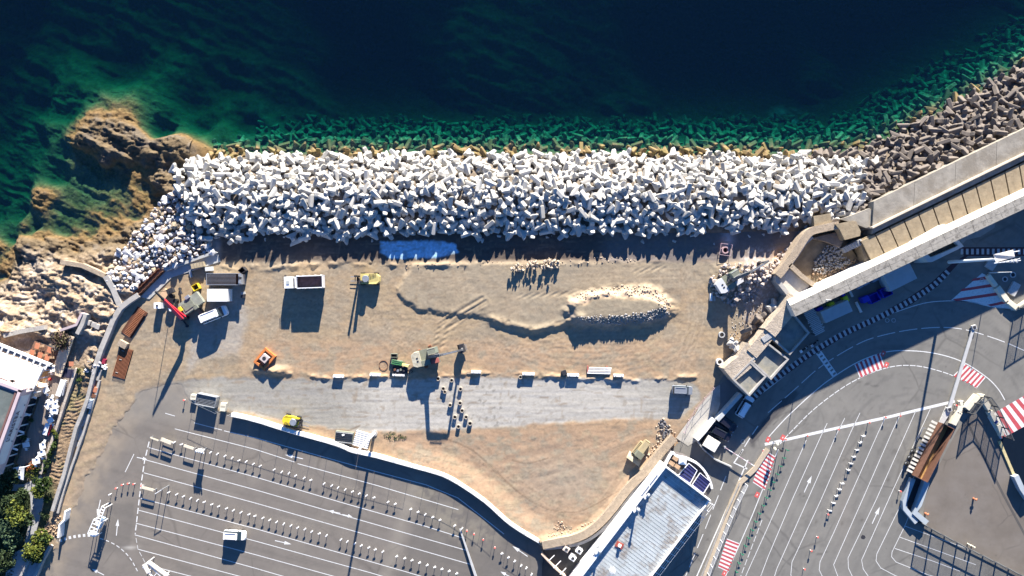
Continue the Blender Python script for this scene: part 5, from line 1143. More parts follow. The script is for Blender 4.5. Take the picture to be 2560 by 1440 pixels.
def excavator(px,py,ang,tang,label,boomL,body=(5.4,3.2),zt=2.8,redside=False,tip='bucket',tipdrop=True,paint=None):
    x,y=W2(px,py,2.0); t=thing('excavator',label,'excavator',(x,y,0),math.radians(ang),local=True)
    paint=paint or m_exc
    # undercarriage turned relative to the body
    u=bpy.data.objects.new('undercarriage',None); u.parent=t; u.rotation_euler=(0,0,math.radians(tang)); col.objects.link(u); ORG[u.name]=(0,0,0)
    mb=MB(); mb.box(0,0,.55,2.6,1.6,.5); mb.build('track_frame',m_dark,parent=u)
    for sy in (-1,1):
        R=lambda yy:[(2.0-.4+.42*math.cos(a),yy,.44+.42*math.sin(a)) for a in [math.radians(q) for q in (-90,-45,0,45,90)]]+[(-1.6+.42*math.cos(a),yy,.44+.42*math.sin(a)) for a in [math.radians(q) for q in (90,135,180,225,270)]]
        mb=MB(); mb.loft([R(sy*1.15-.28),R(sy*1.15+.28)]); 
        for k in range(10): mb.box(-1.8+k*.4,sy*1.15,.88,.14,.58,.05)
        mb.build('track',m_rust,parent=u)
    mb=MB(); mb.cyl(0,0,.8,1.05,.9,n=14); mb.build('turntable',m_dark,parent=t)
    L_,Wb=body
    mb=MB(); R=[(-L_*.55,-Wb*.38),(-L_*.42,-Wb/2),(L_*.42,-Wb/2),(L_*.42,Wb/2),(-L_*.42,Wb/2),(-L_*.55,Wb*.38)]
    mb.prism(R,1.05,1.45); mb.build('deck',m_exg,parent=t)
    mb=MB(); mb.loft([[(-L_*.58,-Wb*.36,1.1),(-L_*.44,-Wb*.49,1.1),(-L_*.25,-Wb*.49,1.1),(-L_*.25,Wb*.49,1.1),(-L_*.44,Wb*.49,1.1),(-L_*.58,Wb*.36,1.1)],[(-L_*.56,-Wb*.34,2.3),(-L_*.43,-Wb*.46,2.3),(-L_*.25,-Wb*.46,2.3),(-L_*.25,Wb*.46,2.3),(-L_*.43,Wb*.46,2.3),(-L_*.56,Wb*.34,2.3)]]); cw_=mb.build('counterweight',paint,parent=t)
    for yy in (-.3,.3): mb=MB(); mb.box(-L_*.36,yy,2.33,.35,.25,.08); mb.build('vent_cap',m_dark,parent=cw_)
    mb=MB(); mb.box(-L_*.08,-Wb*.31,1.85,L_*.32,Wb*.34,.85); mb.build('engine_cover',m_exg,parent=t)
    mb=MB(); mb.box(L_*.24,-Wb*.34,1.7,L_*.3,Wb*.28,.55); mb.build('side_box',mat('dusty_red_panel',(.32,.10,.08),.7,.2,1) if redside else paint,parent=t)
    mb=MB(); mb.loft([[(L_*.06,Wb*.12,1.4),(L_*.44,Wb*.12,1.4),(L_*.44,Wb*.5,1.4),(L_*.06,Wb*.5,1.4)],[(L_*.08,Wb*.14,zt+.4),(L_*.36,Wb*.14,zt+.4),(L_*.36,Wb*.48,zt+.4),(L_*.08,Wb*.48,zt+.4)]]); cb=mb.build('cab',m_grn,parent=t)
    mb=MB(); mb.box(L_*.22,Wb*.31,zt+.43,L_*.29,Wb*.36,.06); mb.build('cab_roof',m_exg,parent=cb)
    for yy in (.14,.48): mb=MB(); mb.bar((L_*.08,Wb*yy,zt+.48),(L_*.36,Wb*yy,zt+.48),.06); mb.build('roof_bar',paint,parent=cb)
    # boom, arm, bucket
    k1=(boomL*.42,0,5.4); k2=(boomL,0,5.8)
    m_bm=mat('boom_grey',(0.13,0.13,0.13),.6,.3,1.6)
    mb=MB(); mb.bar((.4,0,1.8),k1,.62,.7,w2=.5); mb.bar(k1,k2,.46,.5,w2=.3); mb.build('boom',m_bm,parent=t)
    for sy in (-1,1): mb=MB(); mb.bar((.9,sy*.28,1.9),(boomL*.36,sy*.28,4.4),.12); mb.build('hydraulic_ram',m_metal,parent=t)
    mb=MB(); mb.bar(((boomL*.5),0,5.9),(boomL*.85,0,6.1),.14); mb.build('arm_ram',m_metal,parent=t)
    mb=MB(); mb.bar(k2,(boomL*.96,0,2.1),.36,.42,w2=.28); mb.build('arm',m_bm,parent=t)
    mb=MB()
    if tip=='bucket':
        bx=boomL*.96; P=lambda yy:[(bx+.3,yy,2.2),(bx-.5,yy,2.1),(bx-.9,yy,1.3),(bx-.5,yy,.55),(bx+.5,yy,.7),(bx+.2,yy,1.3)]
        mb.loft([P(-.85),P(.85)]); bk=mb.build('bucket',m_dark,parent=t)
        for i in range(5): mb=MB(); mb.bar((bx+.45,-.5+.25*i,.7),(bx+.85,-.5+.25*i,.8),.1); mb.build('tooth',m_metal,parent=bk)
    else:
        bx=boomL*.96; mb.bar((bx,0,2.2),(bx,0,.9),.5); mb.build('hammer',m_dark,parent=t)
        mb=MB(); mb.bar((bx,0,.9),(bx,0,.2),.14); mb.build('chisel',m_metal,parent=t)
    return t
excavator(1068,893,14,100,'cream and red excavator with raised boom working in the middle of the site',7.4,redside=True)
excavator(1828,702,32,-2,'grey white excavator working on the heap of rubble beside the bastion',7.0,body=(5.4,3.0),tip='hammer',paint=mat('pale_grey_paint',(.5,.5,.5),.6,.1,1.5))
# steel hook frame by the boom tip
x,y=W2(1145,870,5.6)
# ---- yellow forklift (rough terrain)
m_yel=mat('faded_yellow_paint',(0.55,0.45,0.17),.5,.12,1.5); m_yb=mat('strong_yellow_paint',(0.62,0.46,0.03),.45,.15,1.2)
def forklift(px,py,ang,label,paint,L_=4.4,Wd=2.3,mast=3.8,cz=2.2):
    x,y=W2(px,py,1.8); t=thing('forklift',label,'forklift',(x,y,0),math.radians(ang),local=True)
    mb=MB(); mb.loft([[(-L_*.5,-Wd*.22,.5),(-L_*.36,-Wd*.46,.5),(L_*.42,-Wd*.46,.5),(L_*.42,Wd*.46,.5),(-L_*.36,Wd*.46,.5),(-L_*.5,Wd*.22,.5)],[(-L_*.48,-Wd*.2,1.7),(-L_*.34,-Wd*.44,1.7),(L_*.38,-Wd*.44,1.3),(L_*.38,Wd*.44,1.3),(-L_*.34,Wd*.44,1.7),(-L_*.48,Wd*.2,1.7)]]); bd=mb.build('body',paint,parent=t)
    for k in range(5): mb=MB(); mb.box(-L_*.3+k*.28,-Wd*.3,1.72,.12,.5,.05); mb.build('louvre',m_dark,parent=bd)
    mb=MB(); mb.loft([[(-.1,-.65,1.3),(1.2,-.65,1.3),(1.2,.65,1.3),(-.1,.65,1.3)],[(0,-.6,cz),(1.0,-.6,cz),(1.0,.6,cz),(0,.6,cz)]]); c_=mb.build('cab',m_grn,parent=t)
    mb=MB(); mb.loft([[(.5+.72*math.cos(a*math.pi/4+.39),.72*math.sin(a*math.pi/4+.39),cz) for a in range(8)],[(.5+.66*math.cos(a*math.pi/4+.39),.66*math.sin(a*math.pi/4+.39),cz+.1) for a in range(8)]]); mb.build('cab_roof',m_metal,parent=c_)
    for X in (-L_*.3,L_*.3):
        for sy in (-1,1):
            mb=MB(); mb.loft([[(X+.5*math.cos(a*math.pi/6),yy,.5+.5*math.sin(a*math.pi/6)) for a in range(12)] for yy in (sy*Wd*.47-.17,sy*Wd*.47+.17)]); mb.build('wheel',m_black,parent=t)
    for sy in (-1,1):
        mb=MB(); mb.bar((L_*.5-.35*(sy>0),sy*.5,.2),(L_*.5-.9*(sy>0),sy*.5,mast*(1 if sy<0 else .86)),.34,.62 if sy>0 else .4); ms=mb.build('mast_rail',m_dark,parent=t)
        mb=MB(); mb.box(L_*.5+.9,sy*.42,.55,1.4,.13,.06); mb.build('fork',m_metal,parent=t)
    for z in (mast-.2,1.9,.9): mb=MB(); mb.bar((L_*.5,-.5,z),(L_*.5,.5,z),.14); mb.build('mast_bar',m_dark,parent=t)
    mb=MB(); mb.box(L_*.5+.14,0,.75,.1,1.3,.6); mb.build('fork_carriage',m_dark,parent=t)
forklift(921,697,180,'faded yellow forklift with raised mast near the sea road',m_yel)
forklift(727,1054,-14,'bright yellow and black forklift beside the long white wall',m_yb,L_=3.6,Wd=2.0,mast=2.3,cz=2.0)
# ---- bulldozer
x,y=W2(1604,1128,1.6); t=thing('bulldozer','dusty yellow wheeled compactor with a wide flat blade beside the beige stone wall','bulldozer',(x,y,0),math.radians(53),local=True); t.scale=(.86,)*3
m_dz=mat('dusty_yellow_paint',(0.33,0.27,0.16),.7,.12,1.5)
tracks(t,3.6,1.0,.55,m_dz)
mb=MB(); mb.loft([[(-.4,-.75,.6),(2.4,-.75,.6),(2.4,.75,.6),(-.4,.75,.6)],[(-.3,-.68,1.7),(2.3,-.62,1.6),(2.3,.62,1.6),(-.3,.68,1.7)]]); mb.build('bonnet',m_dz,parent=t)
mb=MB(); mb.box(2.55,0,.9,.4,1.3,.9,ch=.1); mb.build('counterweight',m_dz,parent=t)
mb=MB(); mb.box(-.95,0,1.6,1.3,1.6,1.7); mb.build('cab',m_grn,parent=t); mb=MB(); mb.box(-.95,0,2.5,1.5,1.8,.12,ch=.04); mb.build('cab_roof',mat('dusty_olive_roof',(.17,.17,.12),.7,.1,1),parent=t)
mb=MB(); mb.loft([[(-1.9,-1.8,.1),(-1.7,-1.8,.1),(-1.7,1.8,.1),(-1.9,1.8,.1)],[(-2.9,-1.8,.95),(-2.75,-1.8,1.0),(-2.75,1.8,1.0),(-2.9,1.8,.95)],[(-3.3,-1.8,1.15),(-3.3,-1.8,1.25),(-3.3,1.8,1.25),(-3.3,1.8,1.15)]]); mb.build('blade',mat('worn_blade_steel',(.30,.27,.2),.6,.2,1),parent=t)
for sy in (-1,1): mb=MB(); mb.bar((-.9,sy*.6,.6),(-2.2,sy*.9,.6),.2); mb.build('blade_arm',m_dz,parent=t)
# ---- crane lorry (red boom)
x,y=W2(462,755,1.6); t=thing('crane_lorry','red boomed crane lorry with spread black stabilisers beside the sheet pile channel','crane',(x,y,0),0)
X0,Y0=x,y
def cb(px,py,z,sx,sy,sz,rz,m,name,par=t,ch=0): mb=MB(); mb.box(*W2(px,py,z+sz/2),z,sx,sy,sz,rz,ch=ch); return mb.build(name,m,parent=par)
rz=.62
cb(477,758,1.35,4.4,2.5,1.1,rz,mat('dull_grey_deck',(.22,.23,.19),.7,.2,1.2),'flat_bed')
cb(470,763,1.95,2.2,1.5,.12,rz,m_exg,'deck_plate'); cb(489,768,2.0,.8,.7,.5,rz,m_exg,'tool_box'); cb(467,743,2.0,.9,.6,.5,rz,m_metal,'tool_box')
cb(448,779,.9,1.3,2.1,1.7,rz+1.57,m_dark,'cab'); cb(450,773,2.1,.55,.9,.35,rz,m_yb,'yellow_valve'); cb(427,772,.7,.9,.7,.9,rz,m_wpaint,'side_box')
for a,b in (((478,745),(512,785)),((440,775),(468,815)),((455,735),(450,722))): 
    mb=MB(); mb.bar(W(*a,1.0),W(*b,.35),.22); sarm=mb.build('stabiliser',m_dark,parent=t); mb=MB(); mb.cyl(*W2(*b,.2),.0,.4,.28,n=8); mb.build('foot_pad',m_dark,parent=sarm)
m_redb=mat('red_crane_paint',(0.62,0.03,0.05),.4,.1,1,spec=.5)
base=W(455,796,2.6); mid=W(410,750,6.2); tipp=W(388,729,7.9)
mb=MB(); mb.bar(base,mid,.62,.7,w2=.5); bm1=mb.build('boom',m_redb,parent=t)
mb=MB(); mb.bar(Vector(base)+Vector((.42,.3,-.5)),mid,.3,.4); mb.build('lower_boom',m_redb,parent=t)
mb=MB(); mb.bar(mid,tipp,.36,.4,w2=.25); mb.build('telescopic_boom',m_dark,parent=t)
mb=MB(); mb.bar(tipp,(tipp[0]-.1,tipp[1]+.1,1.8),.1); mb.build('hoist_rope',m_dark,parent=t)
mb=MB(); mb.box(tipp[0]-.1,tipp[1]+.1,1.7,1.3,1.0,.9,.4); mb.build('grab',m_dark,parent=t)
mb=MB(); mb.cyl(base[0],base[1],.3,2.7,.45,n=10); mb.build('crane_column',m_dark,parent=t)
for sx,sy in ((430,740),(440,752),(495,745),(500,760)):
    mb=MB(); X,Y=W2(sx,sy,.5); mb.cyl(X,Y,0,.9,.45,n=10); mb.build('wheel',m_black,parent=t)
# ---- containers and site kit
def crate(name,label,cat,px,py,sx,sy,h,rz,m,z=0,open_=False,lid=None,ribs=0,inner=None,ribm=None):
    x,y=W2(px,py,z+h); t=thing(name,label,cat,(x,y,z),rz,local=True)
    if open_:
        mb=MB(); mb.box(0,0,.12,sx,sy,.12); mb.build('floor',inner or m_dark,parent=t)
        for s in (-1,1):
            mb=MB(); mb.box(0,s*(sy/2-.04),h/2,sx,.08,h); mb.build('side',m,parent=t); mb=MB(); mb.box(s*(sx/2-.04),0,h/2,.08,sy-.16,h); mb.build('end',m,parent=t)
    else:
        mb=MB(); mb.box(0,0,h/2,sx,sy,h); mb.build('body',m,parent=t)
    for k in range(ribs):
        mb=MB(); mb.box(-sx/2+.12+(sx-.24)*k/(ribs-1),0,h+.02,.09,sy,.06); mb.build('roof_rib',ribm or lid or m,parent=t)
    return t
crate('site_hut','white ribbed roof site cabin beside the rusty mesh container','cabin',543,738,4.0,2.45,2.5,0,m_concw,ribs=22,lid=m_wpaint)
t=crate('mesh_container','long grey caged container full of rusty reinforcing bars','container',556,698,6.4,2.3,2.4,0,m_metal,open_=True,inner=m_rust)
for k in range(26): mb=MB(); mb.box(-2.9+k*.22,0,2.3,.05,2.2,.05); mb.build('cage_bar',m_rust,parent=t)
for k in range(9): mb=MB(); mb.box(-.15,-1.0+k*.25,2.36,5.6,.05,.05); mb.build('long_bar',m_metal,parent=t)
mb=MB(); mb.box(3.35,0,.9,.7,2.0,1.6); mb.build('end_box',m_metal,parent=t)
for k in range(3):
    mb=MB(); mb.box(3.5,.9-k*.7,2.5,.5,.5,.3); mb.build('top_box',m_dark if k==1 else m_metal,parent=t)
crate('dark_crate','dark open crate standing upright behind the mesh container','crate',604,676,1.2,1.0,1.6,.7,m_dark,open_=True)
crate('skip','small yellow framed open skip near the mesh container','skip',488,718,1.3,1.2,1.1,.5,m_yb,open_=True)
crate('plywood_box','tan plywood box next to the crane lorry','box',411,735,1.3,1.7,1.0,-.65,mat('plywood',(.50,.33,.2),.8,.12,2))
t=crate('water_tank','white plastic tank with a dark cap beside the curved wall','tank',393,764,1.35,1.15,1.6,0,m_wpaint,ribs=4); mb=MB(); mb.cyl(0,0,1.6,1.75,.22,n=10); mb.build('cap',m_dark,parent=t)
crate('grey_case','small grey case on the sand right of the mesh container','box',607,733,.8,.5,.5,.2,m_concg); crate('grey_case','lower of two small dark cases near the site cabin','box',607,741,.8,.6,.5,-.1,m_dark)
crate('timber_box','brown timber box with pale lid on the concrete slab','box',493,663,2.6,1.0,.9,.2,mat('weathered_planks',(.33,.27,.18),.9,.2,2,bump=.03),z=.2,ribs=5)
crate('white_sack','pale bulk bag next to the brown timber box','bag',522,672,1.5,.8,.6,.1,mat('pale_canvas',(.5,.52,.52),.9,.1,1)) 
crate('steel_plate','narrow grey steel plate leaning on the concrete slab edge','plate',476,684,.45,1.5,.5,.25,m_metal)
# rusty mats
def barmat(px,py,L_,Wd,rz,label,n,h=.5,cross=True):
    x,y=W2(px,py,h); t=thing('bar_mat',label,'steel bars',(x,y,0),rz,local=True)
    mb=MB(); mb.box(0,0,.12,L_,Wd,.2); mb.build('lower_bundle',mat('dark_rust',(.09,.035,.02),.9,.3,2),parent=t)
    for k in range(n):
        mb=MB()
        if cross: mb.box(-L_/2+.15+k*(L_-.3)/(n-1),-.15,h,.09,Wd*.6,.08)
        else: mb.box(0,-Wd/2+.1+k*(Wd-.2)/(n-1),h-.15,L_,.1,.1)
        mb.build('bar',mat('fresh_rust',(.30,.12,.06),.85,.2,2),parent=t)
    if cross:
        for s in (-1,1): mb=MB(); mb.box(0,s*Wd*.3-.15,h+.02,L_,.12,.1); mb.build('edge_beam',m_rust,parent=t)
    else:
        for s in (-.35,.1,.4): mb=MB(); mb.box(s*L_,Wd*.2,h-.05,.1,.5,.08); mb.build('spacer',m_conc,parent=t)
    return t
barmat(334,806,6.0,2.4,math.radians(57),'rusty ladder shaped reinforcement cage beside the curved wall',20)
barmat(305,908,6.0,2.6,math.radians(74),'flat dark rusty bundle of reinforcement bars lying on the sand',11,cross=False)
t=crate('concrete_block','beige concrete block on the sand between the two rusty bar bundles','block',305,861,1.8,1.2,1.0,-.5,m_beige)
# orange shuttering frame
x,y=W2(660,898,1.0); t=thing('orange_frame','orange steel shuttering frame around a pale concrete shaft','formwork',(x,y,0),.88,local=True)
m_or=mat('orange_paint',(.5,.17,.05),.6,.15,1.5)
for s in (-1,1):
    mb=MB(); mb.box(0,s*1.15,.4,3.7,.42,.8); mb.build('side_beam',m_or,parent=t); mb=MB(); mb.box(s*1.62,0,.4,.42,1.9,.8); mb.build('end_beam',m_or,parent=t)
mb=MB(); mb.box(.25,0,.7,1.4,1.4,1.4); mb.build('concrete_shaft',mat('pinkish_concrete',(.5,.42,.38),.85,.1,1),parent=t); mb=MB(); mb.cyl(.25,0,1.38,1.43,.38,n=14); mb.build('shaft_opening',m_dark,parent=t)
# compressor, generator etc in the middle
crate('open_box','small dark open steel box left of the green compressor','box',985,889,1.3,.75,.9,0,m_exg,open_=True)
x,y=W2(992,906,.8); t=thing('compressor','green framed compressor with hoses in the middle of the site','compressor',(x,y,0),-.2,local=True)
mg=mat('green_paint',(.08,.28,.10),.6,.2,1.5)
mb=MB(); mb.box(0,0,.5,2.2,.9,.8); mb.build('body',m_exg,parent=t)
for s in (-1,0,1): mb=MB(); mb.bar((-1.0,s*.42,1.0),(1.6,s*.3,1.0),.09); mb.build('frame_tube',mg,parent=t)
for s in (-1,1): mb=MB(); mb.bar((s*.9,-.45,1.0),(s*.9,.45,1.0),.09); mb.build('frame_tube',mg,parent=t)
x,y=W2(1013,913,1.0); t=thing('hose_reel','pale yellow machine head with a hose next to the green compressor','machine',(x,y,0),-.25,local=True)
mb=MB(); mb.loft([[(-.8,-.25,.8),(.8,-.3,.8),(.8,.3,.8),(-.8,.2,.8)],[(-.6,-.2,1.2),(.7,-.25,1.2),(.7,.25,1.2),(-.6,.15,1.2)]]); mb.build('yellow_head',mat('pale_yellow_paint',(.68,.6,.25),.5,.1,1),parent=t); mb=MB(); mb.box(-.1,0,.4,.5,.4,.8); mb.build('stand',m_dark,parent=t)
x,y=W2(1000,925,.6); t=thing('pump_unit','dark pump unit with red brown pipes behind a white barrier','pump',(x,y,0),0,local=True)
mb=MB(); mb.box(0,0,.3,3.0,1.2,.6); mb.build('skid',m_dark,parent=t)
for k in range(4): mb=MB(); mb.cyl(-1.0+.6*k,.1*(-1)**k,.6,.95,.24,n=8); mb.build('cylinder',[m_rust,m_metal,m_exg,m_dark][k],parent=t)
mb=MB(); mb.tube([(1.5,.2,.2),(2.5,-.3,.15),(2.0,-.8,.15),(1.2,-.6,.2)],.05); mb.build('hose',m_dark,parent=t)
hp=[(961+11*math.cos(a)-2,913+12*math.sin(a)) for a in [i*math.pi/8 for i in range(17)]]
mb=MB(); mb.tube([(*uv2xy(*p),.14) for p in hp],.05,5); tag(mb.build('hose',m_rust),'thin brown hose coiled on the sand left of the green compressor','hose')
crate('ribbed_container','dark ribbed steel container leaning above the white wall','container',860,1094,3.6,2.3,.9,-.12,m_exg,ribs=0)
t=crate('corrugated_sheets','stack of pale corrugated sheets beside the white wall','sheets',905,1099,3.1,3.1,.45,-.28,m_metal)
for k in range(8): mb=MB(); mb.box(0,-1.4+k*.4,.5,3.1,.2,.1); mb.build('corrugation',m_wpaint,parent=t)
t=bpy.data.objects['ribbed_container']
for k in range(6): mb=MB(); mb.box(0,-.95+k*.38,.95,3.4,.12,.1); mb.build('rib',m_concg if k in(0,5) else m_dark,parent=t)
mb=MB(); mb.box(-.2,.55,1.05,.5,.35,.06,.4); mb.build('pale_sheet',m_wpaint,parent=t)
# mesh stillage at the car park corner
t=crate('mesh_stillage','grey blue wire mesh stillage at the corner of the car park','stillage',514,1002,4.0,2.2,1.75,-.2,m_metal,open_=True,inner=mat('bluegrey_floor',(.12,.15,.16),.8,.2,1))
for k in range(8): mb=MB(); mb.box(0,-.95+k*.27,1.5,3.7,.06,.05); mb.build('mesh_bar',m_metal,parent=t)
for k in range(6): mb=MB(); mb.box(0,-.8+k*.32,1.2,3.6,.1,.05); mb.build('stored_sheet',m_exg,parent=t)
for i,(px,py,rz,l) in enumerate(((483,993,-.1,'pale slotted block immediately left of the mesh stillage'),(557,1018,-.12,'pale slotted block standing between the stillage and the white wall'))):
    t=crate('slotted_block',l,'block',px,py,1.1,1.0 if i==0 else 1.6,.9,rz,mat('cream_block',(.62,.57,.45),.85,.08,2))
    for k in range(5): mb=MB(); mb.box(-.36+.18*k,.1,.91,.07,.3,.04); mb.build('slot',m_dark,parent=t)
# pipes bundle
x,y=W2(1497,926,.4); t=thing('pipe_bundle','bundle of long grey pipes on red trestles at the edge of the gravel track','pipes',(x,y,0),-.02,local=True)
for k in range(5): mb=MB(); mb.tube([(-2.3+.1*k,-.6+.28*k,.45),(2.3+.06*k,-.65+.28*k,.45)],.1,8); mb.build('pipe',m_metal if k%2 else m_concw,parent=t)
for s in (-2.2,1.6): mb=MB(); mb.box(s,0,.18,.2,1.7,.34); mb.build('trestle',mat('faded_red',(.45,.14,.12),.7,.1,1),parent=t)
# white barriers
BAR=[(845,942,26,'leftmost white concrete barrier on the northern edge of the gravel track'),(937,938,26,'white concrete barrier second from the left, left of the compressor'),(996,938,30,'white concrete barrier directly in front of the pump unit'),(1190,931,24,'white concrete barrier just right of the excavator boom'),(1321,936,30,'white concrete barrier standing alone between the excavator and the pipe bundle'),(1433,939,29,'white concrete barrier left of the pipe bundle'),(1547,940,25,'rightmost white concrete barrier, right of the pipe bundle')]
def barrier(px,py,Lpx,label,rz=-.03):
    x,y=W2(px,py,.8); L_=Lpx/S; t=thing('concrete_barrier',label,'barrier',(x,y,0),rz,group='white concrete barriers along the gravel track',local=True)
    mb=MB(); P=lambda X:[(X,-.32,0),(X,.32,0),(X,.30,.1),(X,.2,.35),(X,.18,.8),(X,-.18,.8),(X,-.2,.35),(X,-.30,.1)]
    mb.loft([P(-L_/2),P(L_/2)]); mb.build('block',m_concw,parent=t)
    for s in (-1,1): mb=MB(); mb.ring(s*L_*.3,0,.8,.86,.07,.04,8); mb.build('lifting_eye',m_dark,parent=t)
for b in BAR: barrier(*b)
crate('black_bag','dark lump wrapped in white cloth beside a white barrier','bag',1411,932,.9,.9,.9,.4,m_dark)
crate('short_kerb','small rusty kerb piece beside the barrier right of the excavator','kerb',1172,933,.9,.3,.25,0,m_beige)
# manhole rings
RG=[(1095,947,.45),(1108,972,.42),(1112,980,.36),(1151,973,.42),(1150,1008,.42),(1155,1027,.42),(1137,1043,.42),(1165,1043,.42),(1146,1067,.42),(1175,1059,.46),(1129,951,.40),(1125,1013,.40),(1301,943,.4)]
RL=['short concrete ring nearest the excavator tracks','upper of two touching concrete rings','lower, smaller of two touching concrete rings','concrete ring standing alone right of the boom shadow, topmost','concrete ring right of the boom shadow, second from the top','concrete ring right of the boom shadow, third from the top','concrete ring close to the lower end of the boom shadow','concrete ring near the right side of the group, fourth down','lowest concrete ring of the group','largest ring at the lower right of the group','concrete ring inside the bucket shadow','concrete ring in the middle of the boom shadow','concrete ring by itself left of a white barrier']
def cring(px,py,r,h,label,m,grp=None):
    x,y=W2(px,py,h); t=thing('concrete_ring',label,'concrete ring',(x,y,0),group=grp)
    mb=MB(); mb.ring(x,y,0,h,r,r*.68,16); mb.build('ring_wall',m,parent=t)
    mb=MB(); mb.cyl(x,y,0,.06,r*.7,n=14); mb.build('dark_bottom',m_dark,parent=t)
m_crg=mat('ring_concrete',(.33,.29,.24),.9,.15,2)
for (x_,y_,r),l in zip(RG,RL): cring(x_,y_,r,.62,l,m_crg,'concrete manhole rings on the gravel track')
cring(1805,837,.62,.6,'grey concrete ring in the long shadow left of the garages',m_concg); cring(1800,905,.66,.9,'white rimmed concrete ring standing by the lower end of the rubble wall',m_concw)
cring(1814,625,.72,1.0,'pinkish concrete ring inside a square tape frame on the sea road',mat('pink_ring',(.42,.28,.28),.8,.1,2))
t=thing('tape_frame','square frame of pink posts and tape around the ring on the sea road','frame',(*uv2xy(1812,625),0)); q=[(1803,608),(1831,612),(1826,640),(1799,636)]
for i in range(4):
    a=W(*q[i],1.0); b=W(*q[(i+1)%4],1.0); mb=MB(); mb.bar(a,b,.07); mb.build('tape',m_pink,parent=t); mb=MB(); mb.bar((a[0],a[1],0),a,.07); mb.build('post',mat('faded_red',(.45,.14,.12)),parent=t)
crate('concrete_pipe','grey pipe lying left of the demolition excavator','pipe',1783,705,1.4,.7,.6,-.1,m_conc); crate('concrete_beam','pale beam standing in the shade below the demolition excavator','beam',1778,743,.5,1.5,.5,0,m_concw); crate('concrete_beam','shorter pale beam beside the other one below the demolition excavator','beam',1786,746,.4,1.0,.5,.1,m_conc)
# ================= POSTS, MASTS, SIGNS =================
def post_proto(kind):
    if kind=='white':
        t=thing('lane_post','white flat topped lane post in the car park','post',(0,0,0),group='white lane posts of the car park',local=True)
        mb=MB(); mb.cyl(0,0,0,.68,.05,n=6); mb.build('pole',m_wpaint,parent=t); mb=MB(); mb.box(0,0,.70,.52,.2,.14,.6); mb.build('cap',m_wpaint,parent=t)
    elif kind=='red':
        t=thing('cone_post','red and white cone shaped post in the car park','post',(0,0,0),group='red and white cone posts of the car park',local=True)
        mb=MB(); mb.cyl(0,0,0,.8,.07,.04,n=6); mb.build('pole',m_wpaint,parent=t); mb=MB(); mb.cyl(0,0,.62,.82,.20,.14,n=8); mb.build('cap',mat('post_red',(.6,.12,.1),.6,.1,3),parent=t)
    elif kind=='tee':
        t=thing('lane_post','white T shaped lane post among the ferry lanes','post',(0,0,0),group='white T shaped posts of the ferry lanes',local=True)
        for s in (-1,1): mb=MB(); mb.cyl(s*.22,s*.05,0,.62,.06,n=6); mb.build('leg',m_wpaint,parent=t)
        mb=MB(); mb.box(0,0,.66,.62,.22,.1,.2); mb.build('cap',m_wpaint,parent=t)
    elif kind=='green':
        t=thing('green_post','green post beside the beige kerb of the service road','post',(0,0,0),group='green posts along the service road',local=True)
        gm=mat('dark_green_paint',(.02,.16,.09),.5,.1,1); mb=MB(); mb.cyl(0,0,0,1.0,.07,n=6); mb.build('pole',gm,parent=t); mb=MB(); mb.box(.1,0,.98,.5,.18,.1); mb.build('cap',gm,parent=t)
    return t
def spread(kind,pts,h=.7):
    pr=post_proto(kind)
    for i,p in enumerate(pts):
        loc=(*W2(*p,h),0)
        if i==0: pr.location=loc
        else: dup(pr,loc,rz=random.uniform(-.35,.35))
ROW1=[(435,1106),(453,1111),(526,1131),(543,1135),(562,1140),(580,1145),(597,1151),(615,1154),(633,1160),(650,1165),(685,1174),(704,1180),(722,1183),(739,1189),(760,1195),(777,1200),(810,1209),(829,1214),(845,1219),(863,1224),(881,1229),(898,1234),(916,1239),(935,1244),(970,1255),(988,1260),(1027,1273),(1045,1280),(1063,1286),(1082,1293),(1100,1300),(1137,1314),(1155,1321),(1255,1384),(1271,1394),(1287,1403),(1303,1414),(1316,1420),(1329,1436)]
ROW2=[(421,1231),(441,1236),(458,1241),(476,1246),(493,1251),(510,1255),(529,1261),(546,1266),(566,1271),(583,1276),(602,1281),(622,1286),(637,1290),(657,1295),(674,1300),(691,1305),(709,1310),(727,1314),(744,1319),(762,1323),(779,1329),(798,1334),(816,1339),(852,1349),(868,1354),(887,1359),(903,1364),(922,1369),(938,1374),(957,1379),(992,1391),(1012,1396),(1030,1401),(1049,1407),(1068,1413),(1087,1418),(1105,1423),(1123,1428),(1142,1434)]
spread('white',ROW1+ROW2+[(274,1236)])
spread('red',[(289,1222),(304,1213),(319,1210),(333,1211),(353,1215),(459,1001),(1167,1328),(1185,1336),(1208,1350),(1237,1370)])
spread('tee',[(2160,1090),(2152,1106),(2144,1125),(2136,1142),(2129,1159),(2122,1175),(2107,1209),(2100,1224),(2092,1240),(2085,1258),(2076,1277)])
pr=post_proto('red'); pr['label']='red topped cone post standing among the ferry lanes'; pr['group']='red topped cone posts of the ferry lanes'
for i,p in enumerate([(2071,1287),(2045,1344),(2029,1378),(2012,1424),(2252,1229),(2215,1044),(2251,1040),(2174,1057),(2097,1074),(1965,1099),(2019,1090),(2392,1014)]):
    loc=(*W2(*p,.7),0)
    if i==0: pr.location=loc
    else: dup(pr,loc)
spread('green',[(1969,1126),(1961,1146),(1952,1166),(1944,1186),(1934,1206),(1925,1225),(1917,1245),(1909,1265),(1899,1285),(1890,1305),(1881,1326),(1872,1346),(1864,1366),(1856,1387),(1848,1409),(1842,1431)],.95)
